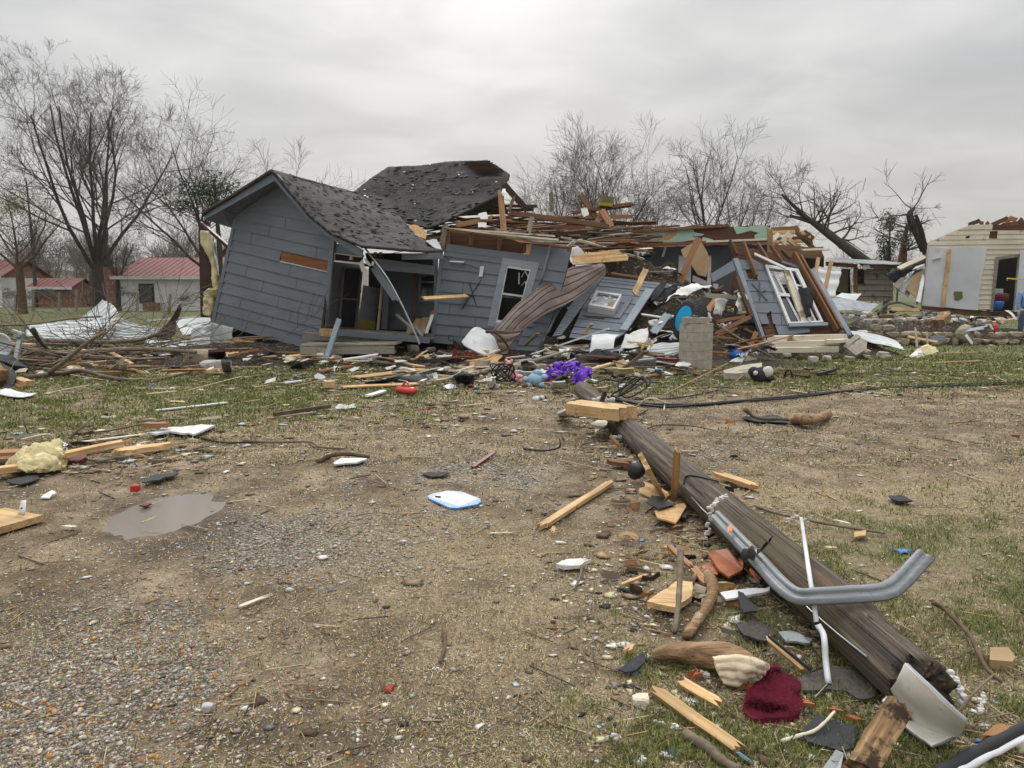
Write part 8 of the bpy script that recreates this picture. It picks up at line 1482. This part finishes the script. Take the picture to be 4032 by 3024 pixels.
# evergreens and bushes: clumps of small leaf faces
def leafy(name, c, s_, n, sz, mt, label, cat, seed=0, group=None, trunk=True, lobes=7):
    r = np.random.default_rng(seed); t = empty(name, V((c.x, c.y, 0)), label, cat, group); L_ = r.normal(0, .42, (lobes, 3)); L_[:, 2] = np.clip(L_[:, 2], -.6, .8); k = r.integers(0, lobes, n)
    v = r.normal(0, 1, (n, 3)); v /= np.linalg.norm(v, axis=1, keepdims=True); rad = r.uniform(.25, .52, (lobes, 1))[k]*r.random((n, 1))**.35; p = (L_[k]+v*rad)*np.array([[s_.x, s_.y, s_.z]]) + np.array([[0, 0, c.z]])
    d1 = r.normal(0, 1, (n, 3)); d1 /= np.linalg.norm(d1, axis=1, keepdims=True); d2 = r.normal(0, 1, (n, 3)); d2 /= np.linalg.norm(d2, axis=1, keepdims=True); q_ = sz*r.uniform(.5, 1.4, (n, 1))
    V_ = np.stack([p, p+d1*q_, p+d1*q_*.5+d2*q_*.6], 1).reshape(-1, 3); T = np.arange(n*3).reshape(-1, 3); o = npobj("foliage", V_, T, mt); o.parent = t; WM[o.name] = WM[t.name]
    if trunk: m = MB(); m.tube([V((c.x, c.y, -.1)), V((c.x+.1, c.y, c.z*.6)), V((c.x, c.y, c.z+s_.z*.6))], [.16, .12, .04], 6); m.build("trunk", 'bark', t)
    return t
leafy("evergreen_bush", P(600, 1085, 56), V((2.3, 2, 2.0)), 9000, .16, 'bush_green', "rounded dark green bush left of the red roofed white house", "bush", 1); leafy("evergreen_bush", P(760, 1040, 55), V((1.0, 1.2, 2.6)), 5000, .15, 'bush_green', "narrow bright green bush beside the tall left tree's trunk", "bush", 2) if 0 else leafy("evergreen_bush", P(415, 1030, 55), V((.9, 1.2, 2.4)), 5000, .15, 'bush_green', "narrow upright green bush directly behind the tall left tree", "bush", 2)
leafy("cedar", P(845, 770, 33), V((1.5, 1.0, 1.15)), 4200, .10, 'needles', "dark ragged cedar top just left of the blue gable roof", "tree", 3, lobes=22); leafy("cedar", P(3500, 950, 44), V((1.0, 1, 1.6)), 3500, .12, 'needles', "thin dark cedar behind the split snag", "tree", 4, lobes=9)
leafy("budding_tree", P(110, 800, 58), V((3.2, 2.5, 3.2)), 5000, .12, 'bud_green', "pale green budding tree behind the left edge tree", "tree", 5, lobes=14)
for i in range(16):
    px = r.uniform if False else random.Random(i).uniform(-60, 900); leafy("shrub", P(px, 1160, 50+i % 5*2), V((1.2, .8, .5)), 900, .07, 'twig_far' if i % 3 else 'bark_brown', "brown scrubby shrub along the fence line at left", "shrub", 20+i, "brown shrubs along the left fence line", trunk=False)
# fallen tree, snag and shattered trunk
def limb(name, pts, rads, label, seed, cat="tree", kids=10, kl=1.6, mt='bark', maxlv=3):
    w_ = spl([P(*p) for p in pts], 26); rd = [catmull([V((x, 0, 0)) for x in rads], i/25).x*(1+.12*mnoise.noise(w_[i]*2.)) for i in range(26)]; t = empty(name, w_[-1], label, cat); m = MB(); m.tube(w_, rd, 9); m.build("trunk", mt, t, smooth=True); r = random.Random(seed); out = []
    for i in range(kids): f = r.uniform(.0, .75); k = int(f*25); dd = V((r.gauss(0, .6), r.gauss(0, .4), r.uniform(-.1, 1))); grow(r, w_[k], dd, kl*r.uniform(.5, 1.2), rd[k]*.4, 2, maxlv+1, out, kids=(3, 5))
    if out: v, q_ = tubes_np([(a, b, max(c, .006), max(d, .005)) for a, b, c, d, _ in out], 3); o = npobj("twigs", v, q_, 'twig'); o.parent = t; o.matrix_basis = WM[t.name].inverted(); WM[o.name] = Matrix.Identity(4)
    return t
limb("fallen_tree", [(3078, 765, 28), (3180, 860, 28), (3300, 950, 27.5), (3420, 1040, 27)], [.04, .09, .15, .20], "bare tree trunk leaning left, uprooted behind the dark shed", 3, kids=16)
limb("fallen_limb", [(3110, 850, 28.2), (3200, 875, 28), (3260, 915, 27.8), (3320, 970, 27.6)], [.05, .10, .12, .15], "forked limb beside the upper end of the uprooted tree", 5, "limb", kids=8)
limb("split_snag", [(3600, 818, 27), (3582, 850, 27), (3610, 920, 27), (3640, 985, 27)], [.04, .12, .13, .15], "broken dark snag with pale split, left of the cream house", 6, kids=6, kl=1.3)
limb("split_snag_half", [(3606, 845, 26.9), (3625, 900, 26.9), (3636, 950, 26.9), (3648, 1000, 26.9)], [.05, .08, .10, .12], "right half of the split snag, leaning on the cream house", 9, "trunk", kids=2, kl=.6)
limb("shattered_trunk", [(3572, 880, 27.5), (3562, 940, 27.5), (3556, 1000, 27.5), (3550, 1045, 27.5)], [.04, .09, .14, .18], "reddish brown shattered trunk left of the split snag", 7, kids=12, kl=1.2, mt='bark_brown')
# ================================================================ far buildings
def box_house(name, label, x0, x1, yb, Y, zeave, zr, depth, base_brick, win=None, roofshift=0):
    t = empty(name, V(((x0+x1)/2, Y, 0)), label, "house"); m = MB(); m.prism([V((x0, Y, zeave)), V((x1, Y, zeave)), V((x1, Y+depth, zeave)), V((x0, Y+depth, zeave))], [V((x0, Y, -.3)), V((x1, Y, -.3)), V((x1, Y+depth, -.3)), V((x0, Y+depth, -.3))]); m.build("wall", 'brick' if base_brick else 'white', t)
    m = MB(); n = int(zeave/.16)
    if not base_brick:
        for i in range(n): z = i*zeave/n; m.prism([V((x0, Y-.012, z+zeave/n-.02)), V((x1, Y-.012, z+zeave/n-.02)), V((x1, Y-.04, z)), V((x0, Y-.04, z))], [V((x0, Y+.0, z+zeave/n-.02)), V((x1, Y+.0, z+zeave/n-.02)), V((x1, Y, z)), V((x0, Y, z))])
        m.build("siding", 'white', t)
    yr = Y+depth/2; m = MB(); a = [V((x0-.3, Y-.4, zeave)), V((x1+.3, Y-.4, zeave)), V((x1+.3, yr, zr)), V((x0-.3, yr, zr))]; m.prism([p+V((0, 0, .07)) for p in a], a); b = [V((x0-.3, yr, zr)), V((x1+.3, yr, zr)), V((x1+.3, Y+depth+.4, zeave)), V((x0-.3, Y+depth+.4, zeave))]; m.prism([p+V((0, 0, .06)) for p in b], b)
    for i in range(int((x1-x0)/.4)): x = x0-.2+i*.4; m.prism([V((x, Y-.4, zeave+.1)), V((x+.05, Y-.4, zeave+.1)), V((x+.05, yr, zr+.1)), V((x, yr, zr+.1))], [V((x, Y-.4, zeave+.05)), V((x+.05, Y-.4, zeave+.05)), V((x+.05, yr, zr+.05)), V((x, yr, zr+.05))])
    m.build("roof", 'red_roof', t); m = MB(); f = [V((x0-.3, Y-.42, zeave-.12)), V((x1+.3, Y-.42, zeave-.12)), V((x1+.3, Y-.38, zeave-.12)), V((x0-.3, Y-.38, zeave-.12))]; m.prism([p+V((0, 0, .2)) for p in f], f); m.build("fascia", 'trim_white', t)
    for xs in ((x0, -1), (x1, 1)): m = MB(); g_ = [V((xs[0], Y, zeave)), V((xs[0], yr, zr-.05)), V((xs[0], Y+depth, zeave))]; m.prism(g_, [p-V((xs[1]*.1, 0, 0)) for p in g_]); m.build("gable", 'brick', t)
    if win: m = MB(); m.box(Matrix.Translation((win[0], Y-.04, win[1])), win[2]+.2, .08, win[3]+.2); w__ = m.build("window", 'dark_wood', t); m = MB(); m.box(Matrix.Translation((win[0], Y-.07, win[1])), win[2], .08, win[3]); m.build("pane", 'glass_dark', w__)
    return t
wh = box_house("red_roof_house", "white clapboard house with a long red metal roof, brick gable end at its left", -26.4, -15.5, 0, 50, 2.2, 3.6, 8, False, (-24.5, 1.15, .8, 1.1)); m = MB(); m.box(Matrix.Translation((-27.25, 51.2, 1.3)), 1.7, 2.2, 3.2); m.build("brick_end", 'brick', wh); m = MB(); m.box(Matrix.Translation((-24, 49.5, .3)), 1.0, .4, .5); m.build("brick_step", 'brick', wh)
box_house("brick_shed", "small brick shed with a bright red roof at the left", -37.3, -34.3, 0, 58, 1.5, 2.2, 3, True); box_house("red_roof_house", "partly hidden white house with red roof at the left picture edge", -45, -39.7, 0, 58, 2.3, 3.7, 6, False)
tag(slab("red_barn_roof", 'red_roof', PL((3450, 1040, 52), (3600, 1040, 52), (3450, 1020, 54)), [(3440, 1022), (3605, 1020), (3610, 1046), (3440, 1048)], .2), "strip of distant red roof seen over the dark shed", "roof")
# wire fence posts at left
for i, x in enumerate((60, 232, 300, 668, 540, 130)): tag(beam("fence_post", 'grey_wood', P(x, 1226, 44), P(x+2, 1158-(i % 3)*8, 44), .12, .12, up=V((0, -1, 0))), "weathered fence post on the lawn far left", "fence post", "fence posts far left")
# ================================================================ left lawn: sheet metal, branches, dish
psheet("white_sheet_metal", 'white_metal', 'e', [(250, 935, 21.6, 600, 895, 21.8, 900, 888, 21.6, 1160, 858, 21.2), (252, 990, 21.4, 600, 990, 21.4, 860, 985, 21.2, 1080, 975, 21.0), (258, 1045, 21.2, 600, 1082, 21.0, 850, 1105, 20.8, 1010, 1085, 20.8)], "long white corrugated metal sheet lying on the left lawn", "metal sheet", nu=40, nv=60, corr=7, camp=.06, sharp=True, crum=.05)
psheet("white_sheet_metal", 'white_metal', 'e', [(1160, 860, 21.2, 1350, 930, 21.4, 1550, 968, 21.6), (1080, 985, 20.9, 1330, 1010, 21.2, 1530, 1005, 21.5), (1012, 1085, 20.8, 1300, 1078, 21, 1490, 1045, 21.3)], "folded right part of the long white corrugated sheet", "metal sheet", nu=40, nv=60, corr=7, camp=.06, sharp=True, crum=.07, seed=3)
psheet("white_sheet_metal", 'white_metal', 'e', [(985, 690, 22.6, 880, 790, 22.3, 770, 890, 22.0), (1088, 738, 22.5, 980, 830, 22.2, 860, 895, 21.9), (1155, 832, 22.3, 1100, 860, 22.1, 1000, 890, 21.9)], "white corrugated sheet rising to a peak on the left lawn", "metal sheet", nu=30, nv=50, corr=6, camp=.06, sharp=True, crum=.05, seed=5)
psheet("rust_sheet_metal", 'rust_metal', 'e', [(1735, 730, 20.6, 1768, 770, 20.7), (1640, 890, 20.4, 1710, 900, 20.5), (1560, 980, 20.2, 1700, 1000, 20.3), (1490, 1045, 20.0, 1620, 1080, 20.1)], "dark brown bent metal sheet standing right of the white ones", "metal sheet", crum=.08)
psheet("white_sheet_metal", 'white_metal', 'e', [(1700, 895, 20.2, 1850, 870, 20.3, 2030, 852, 20.3), (1730, 960, 20.0, 1880, 950, 20.1, 2040, 930, 20.1), (1770, 1030, 19.8, 1900, 1020, 19.9, 2050, 1000, 20.0)], "corrugated white sheet right of the brown bent one", "metal sheet", nu=60, nv=20, crum=.04, th=.01)
psheet("white_sheet_metal", 'white_metal', 'e', [(1850, 990, 19.6, 1950, 950, 19.7, 2048, 905, 19.6), (1830, 1080, 19.4, 1940, 1070, 19.3, 2040, 1060, 19.3), (1815, 1120, 19.2, 1900, 1185, 19.0, 2038, 1160, 19.0)], "crumpled white metal sheet against the house's left corner", "metal sheet", nu=30, nv=50, corr=5, camp=.05, crum=.12, smooth=False)
psheet("white_sheet_metal", 'white_metal', 'e', [(1400, 1085, 19.6, 1600, 1080, 19.7, 1810, 1080, 19.7), (1440, 1120, 19.2, 1620, 1160, 19.0, 1810, 1140, 19.2)], "low white sheet metal on the ground among the branches", "metal sheet", nu=40, nv=30, corr=4, camp=.05, crum=.06)
gbar("white_rail", 'white', 'e', 1450, 888, 1960, 850, .12, .05, .3, .7, "long white rail lying behind the bent brown sheet", "rail", jag=0); flat("white_plastic", 'white', 'e', (0, 1560, 60, 1545, 220, 1585, 360, 1588, 300, 1615, 170, 1628, 0, 1600), "white plastic sheet on the grass at the left edge", "plastic", z=.04, amp=5); flat("cream_board", 'cream', 'e', (1050, 1360, 1225, 1232, 1190, 1300, 1150, 1365), "cream pointed board standing among the branches", "board", z=.06, zz=.35); flat("cream_board", 'cream', 'e', (735, 1310, 790, 1290, 860, 1300, 940, 1350, 850, 1345), "cream board left of the pointed one", "board", z=.1, zz=.15); flat("white_board", 'white', 'e', (1160, 1370, 1170, 1310, 1235, 1305, 1222, 1370), "small white board right of the pointed cream one", "board", z=.05, zz=.25)
BL_ = "broken branches piled on the left lawn"; rb = random.Random(31)
for i in range(34):
    x, y = rb.uniform(0, 1950), rb.gauss(1200, 70); p = gp('e', x, y, rb.uniform(.03, .3)); out = []; a = rb.gauss(0, .5)+(3.14 if rb.random() < .5 else 0); grow(rb, p, V((math.cos(a), math.sin(a)*.7, rb.uniform(-.05, .22))), rb.uniform(1.2, 3.2), rb.uniform(.015, .04), 1, 3, out, trop=-.01, wig=.3, kids=(4, 7), spread=.6)
    v, q_ = tubes_np([(V((*s[0][:2], max(s[0].z, .02))), V((*s[1][:2], max(s[1].z, .02))), max(s[2], .006), max(s[3], .005)) for s in out], 4); o = npobj("fallen_branch", v, q_, rb.choice(('stick', 'stick', 'bark', 'twig'))); tag(o, "twiggy grey branch in the tangle on the left lawn", "branch", BL_)
for i, (pts, r_, lb) in enumerate((([(90, 1190, .3), (400, 1205, .3), (750, 1200, .32), (1000, 1178, .33), (1400, 1165, .35), (1900, 1195, .3)], .06, "long thick grey branch lying level through the tangle"), ([(150, 1100, .4), (600, 1092, .42), (1050, 1098, .45), (1350, 1075, .5), (1520, 1020, .62)], .05, "long upper branch ending by the bent brown sheet"), ([(480, 1390, .1), (640, 1270, .35), (850, 1100, .7), (1000, 1010, .95)], .04, "branch slanting up across the white corrugated sheet"), ([(320, 980, .95), (380, 1080, .7), (440, 1150, .45)], .04, "dark branch slanting down at the left of the white sheet"),
     ([(250, 1440, .05), (600, 1400, .06), (800, 1375, .12), (1050, 1440, .05), (1330, 1472, .03)], .045, "smooth pale branch curving on the lawn edge"), ([(0, 935, .9), (300, 925, .9), (700, 870, 1.1), (980, 850, 1.15)], .02, "thin bare shoot reaching over the white sheet"), ([(1380, 1470, .03), (1550, 1455, .03), (1800, 1400, .05), (2000, 1385, .04), (2212, 1420, .03)], .03, "long dark branch right of the smooth pale one"))): gtube("large_branch", 'stick' if i != 3 else 'bark', 'e', pts, r_, lb, "branch", n=30)
for i, (x0, y0, x1, y1, z0, z1, mt, w_, lb) in enumerate(((490, 1385, 790, 1260, .1, .35, 'pine_red', .06, "red-brown split stick in the middle of the tangle"), (90, 1110, 330, 1125, .4, .4, 'pine', .1, "orange timber at the left end behind the dish"), (510, 1390, 1220, 1390, .06, .08, 'pine_red', .09, "reddish board along the lawn edge under the branches"), (1620, 1350, 1960, 1350, .05, .05, 'dark_red', .08, "dull red strip on the lawn before the house corner"), (1620, 1420, 2180, 1355, .04, .06, 'pine', .07, "long orange timber on the lawn before the house corner"), (2180, 1280, 2200, 1380, .45, .02, 'siding', .14, "short blue-grey board standing before the house corner"))): gbar("lawn_board", mt, 'e', x0, y0, x1, y1, w_, .04, z0, z1, lb, "board")
GR = tag(rock("pale_boulder", 'stone', gp('e', 1935, 1250, .15), (.42, .3, .24), 5), "large pale stone before the house's left corner", "stone"); tag(rock("pale_boulder", 'stone_white', gp('e', 2090, 1320, .08), (.4, .25, .14), 8), "flat pale stone under the rusty iron plate", "stone")
IP = slab("iron_plate", 'rust_metal', PL(gp('e', 2010, 1270, .1), gp('e', 2190, 1260, .1), gp('e', 2030, 1200, .3)), q('e', 2020, 1200, 2180, 1190, 2195, 1255, 2160, 1275, 2010, 1270), .06); tag(IP, "rusty perforated iron plate before the house's left corner", "plate")
# left edge heap with the satellite dish
SDh = empty("satellite_dish", gp('e', 160, 1280), "grey satellite dish and its arm on the dark heap at the left edge", "satellite dish"); c = P(*q1('e', -30, 1145), 13.4); Vs = []; F = []; dx = V((.98, -.2, .1)).normalized(); nn = V((.35, -.85, .25)).normalized(); e1 = nn.orthogonal().normalized(); e2 = nn.cross(e1)
for i in range(8):
    for j in range(28): a = 6.283*j/28; rr_ = .26*i/7; Vs.append(c+e1*math.cos(a)*rr_+e2*math.sin(a)*rr_*1.0+nn*(rr_**2*.9))
F = [(i*28+j, i*28+(j+1) % 28, (i+1)*28+(j+1) % 28, (i+1)*28+j) for i in range(7) for j in range(28)]; o = mobj("reflector", Vs, F, 'steel', SDh, smooth=True); md = o.modifiers.new("t", 'SOLIDIFY'); md.thickness = .008
beam("arm", 'galv', P(*q1('e', 205, 1010), 13.3), P(*q1('e', 152, 1285), 13.0), .075, .05, SDh, up=V((0, -1, 0))); beam("feed_bracket", 'steel', P(*q1('e', 120, 985), 13.3), P(*q1('e', 232, 1022), 13.3), .05, .04, SDh); beam("feed_horn", 'steel', P(*q1('e', 140, 1040), 13.2), P(*q1('e', 200, 1035), 13.2), .05, .05, SDh)
psheet("black_felt", 'felt', 'e', [(-120, 1190, 13.2, 60, 1230, 13.1, 160, 1265, 13.0, 290, 1335, 12.9), (-120, 1260, 12.6, 20, 1290, 12.6, 150, 1320, 12.6, 270, 1340, 12.7)], "black roofing sheet under the satellite dish arm", "roofing", th=.02, crum=.05); psheet("black_felt", 'felt', 'e', [(20, 1290, 12.4, 120, 1330, 12.4, 165, 1370, 12.4), (30, 1420, 12.0, 100, 1430, 12.0, 160, 1430, 12.1), (40, 1520, 11.7, 100, 1545, 11.7, 130, 1530, 11.8)], "black felt hanging over the timber ends at the left edge", "roofing", crum=.06)
for i, (x0, y0, x1, y1, mt) in enumerate(((-60, 1300, 30, 1450, 'pine_red'), (-150, 1400, 20, 1500, 'dark_wood'), (100, 1490, 245, 1560, 'pine_red'), (160, 1460, 290, 1500, 'pine'), (-100, 1350, 40, 1400, 'old_wood'))): tag(beam("timber_end", mt, P(*q1('e', x0, y0), 12.3), P(*q1('e', x1, y1), 11.75), .14, .09, jag=.04, seed=i), ["steep reddish timber under the dish", "dark timber at the very left edge", "lower reddish timber end on the white plastic", "upper pine timber end beside the black felt", "old timber under the black roofing sheet"][i], "timber")
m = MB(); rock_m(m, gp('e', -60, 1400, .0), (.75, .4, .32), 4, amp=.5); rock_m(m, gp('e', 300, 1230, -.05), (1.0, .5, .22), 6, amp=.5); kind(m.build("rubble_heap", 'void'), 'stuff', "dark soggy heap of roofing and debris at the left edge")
# ================================================================ man at the right edge
def skin_body(name, pts, edges, rad, mt, parent, lv=2):
    me = bpy.data.meshes.new(name); c = WM[parent.name].translation; me.from_pydata([V(p)-c for p in pts], edges, []); o = bpy.data.objects.new(name, me); me.materials.append(MAT[mat_] if False else MAT[mt]); link(o, WM[parent.name].copy(), parent)
    md = o.modifiers.new("skin", 'SKIN'); sk_ = me.skin_vertices[0].data if me.skin_vertices else None
    if sk_ is None: 
        bpy.context.view_layer.objects.active = o; sk_ = me.skin_vertices[0].data
    for i, r_ in enumerate(rad): sk_[i].radius = r_ if isinstance(r_, tuple) else (r_, r_)
    sk_[0].use_root = True; s2 = o.modifiers.new("sub", 'SUBSURF'); s2.levels = lv; s2.render_levels = lv; return o
cx_ = P(4046, 1155, 20.9).x; B0 = V((cx_, 20.9, 0)); PE = empty("person", B0, "man in a blue shirt and jeans holding a yellow pole, cut by the right edge", "person"); pt = lambda x, y, z: B0+V((x, y, z))
skin_body("shirt", [pt(0, 0, .95), pt(0, 0, 1.15), pt(0, .02, 1.38), pt(0, .02, 1.46), pt(-.18, .02, 1.40), pt(-.24, .0, 1.14), pt(-.245, -.05, .95), pt(.18, .02, 1.40), pt(.30, -.12, 1.5), pt(.20, -.38, 1.62)], [(0, 1), (1, 2), (2, 3), (2, 4), (4, 5), (5, 6), (2, 7), (7, 8), (8, 9)], [(.17, .12), (.16, .12), (.17, .12), .06, .08, .058, .045, .08, .06, .045], 'shirt_blue', PE)
skin_body("jeans", [pt(0, 0, .95), pt(0, 0, .86), pt(-.10, 0, .80), pt(-.12, -.02, .46), pt(-.13, .03, .08), pt(.10, 0, .80), pt(.12, -.02, .46), pt(.13, .03, .08)], [(0, 1), (1, 2), (2, 3), (3, 4), (1, 5), (5, 6), (6, 7)], [(.165, .12), (.165, .12), .095, .07, .05, .095, .07, .05], 'jeans', PE)
m = MB()
for s_ in (-1, 1): rock_m(m, pt(.13*s_, -.05, .045), (.05, .14, .05), 3, amp=.05)
m.build("shoes", 'cloth_dark', PE, smooth=True); hd = MB(); rock_m(hd, pt(0, -.01, 1.64), (.078, .10, .115), 2, amp=.04); hd.tube([pt(0, .01, 1.44), pt(0, 0, 1.58)], [.055, .05], 10); rock_m(hd, pt(0, -.115, 1.63), (.014, .02, .022), 2, amp=.02)
for s_ in (-1, 1): rock_m(hd, pt(.078*s_, .0, 1.635), (.012, .02, .03), 2, amp=.05)
he = hd.build("head", 'skin', PE, smooth=True); m = MB(); rock_m(m, pt(0, .02, 1.675), (.088, .105, .10), 2, amp=.06); m.build("hair", 'hair', PE, smooth=True)
m = MB(); m.tube([pt(-.052, -.095, 1.655), pt(-.022, -.103, 1.655)], .006, 6); m.tube([pt(.022, -.103, 1.655), pt(.052, -.095, 1.655)], .006, 6); m.tube([pt(-.025, -.102, 1.585), pt(.025, -.102, 1.585)], .004, 6); m.build("face_features", 'hair', PE)
for s_, hp_, dr_ in ((-1, pt(-.245, -.06, .90), V((0, -.1, -1))), (1, pt(.19, -.42, 1.66), V((-.6, -.5, .2)))):
    m = MB(); dr_.normalize(); sd_ = dr_.cross(V((1, 0, 0) if abs(dr_.x) < .5 else V((0, 0, 1)))).normalized(); m.tube([hp_+dr_*-.03, hp_, hp_+dr_*.05, hp_+dr_*.085], [.026, .032, .038, .034], 10, sq=.5)
    for k, (o_, l_) in enumerate(((-.028, .062), (-.010, .075), (.010, .070), (.028, .055))): b_ = hp_+dr_*.08+sd_*o_; m.tube([b_, b_+dr_*l_*.5, b_+dr_*l_*.8+V((.012, -.012, 0)), b_+dr_*l_*.9+V((.028, -.02, 0))], [.0095, .009, .008, .006], 7)
    b_ = hp_+sd_*.03+dr_*.02; m.tube([b_, b_+sd_*.025+dr_*.025, b_+sd_*.03+dr_*.055], [.011, .010, .008], 7); m.build("hand", 'skin', PE, smooth=True)
tag(beam("yellow_pole", 'yellow', P(*q1('u', 515, 228), 20.3), pt(.9, -.4, 1.68), .03, .03, up=V((0, -1, 0))), "thin yellow pole with hooked grey tip held by the man at the right edge", "pole"); gl = MB(); gl.tube(spl([P(*q1('u', 530, 232), 20.3), P(*q1('u', 514, 234), 20.3), P(*q1('u', 516, 250), 20.3)], 8), .012, 6); tag(gl.build("pole_hook", 'steel'), "small grey hook at the tip of the yellow pole", "hook")
# ---- thin damp air: far trees pale slightly
m_, nt, bs = newmat('air'); nt.nodes.remove(bs); vl = nt.nodes.new("ShaderNodeVolumePrincipled"); vl.inputs["Color"].default_value = (.93, .93, .92, 1); vl.inputs["Density"].default_value = .0003
nt.links.new(vl.outputs[0], nt.nodes["Material Output"].inputs["Volume"]); m = MB(); m.box(Matrix.Translation((0, 480, 21)), 2200, 1040, 46); kind(m.build("haze", 'air'), 'stuff')
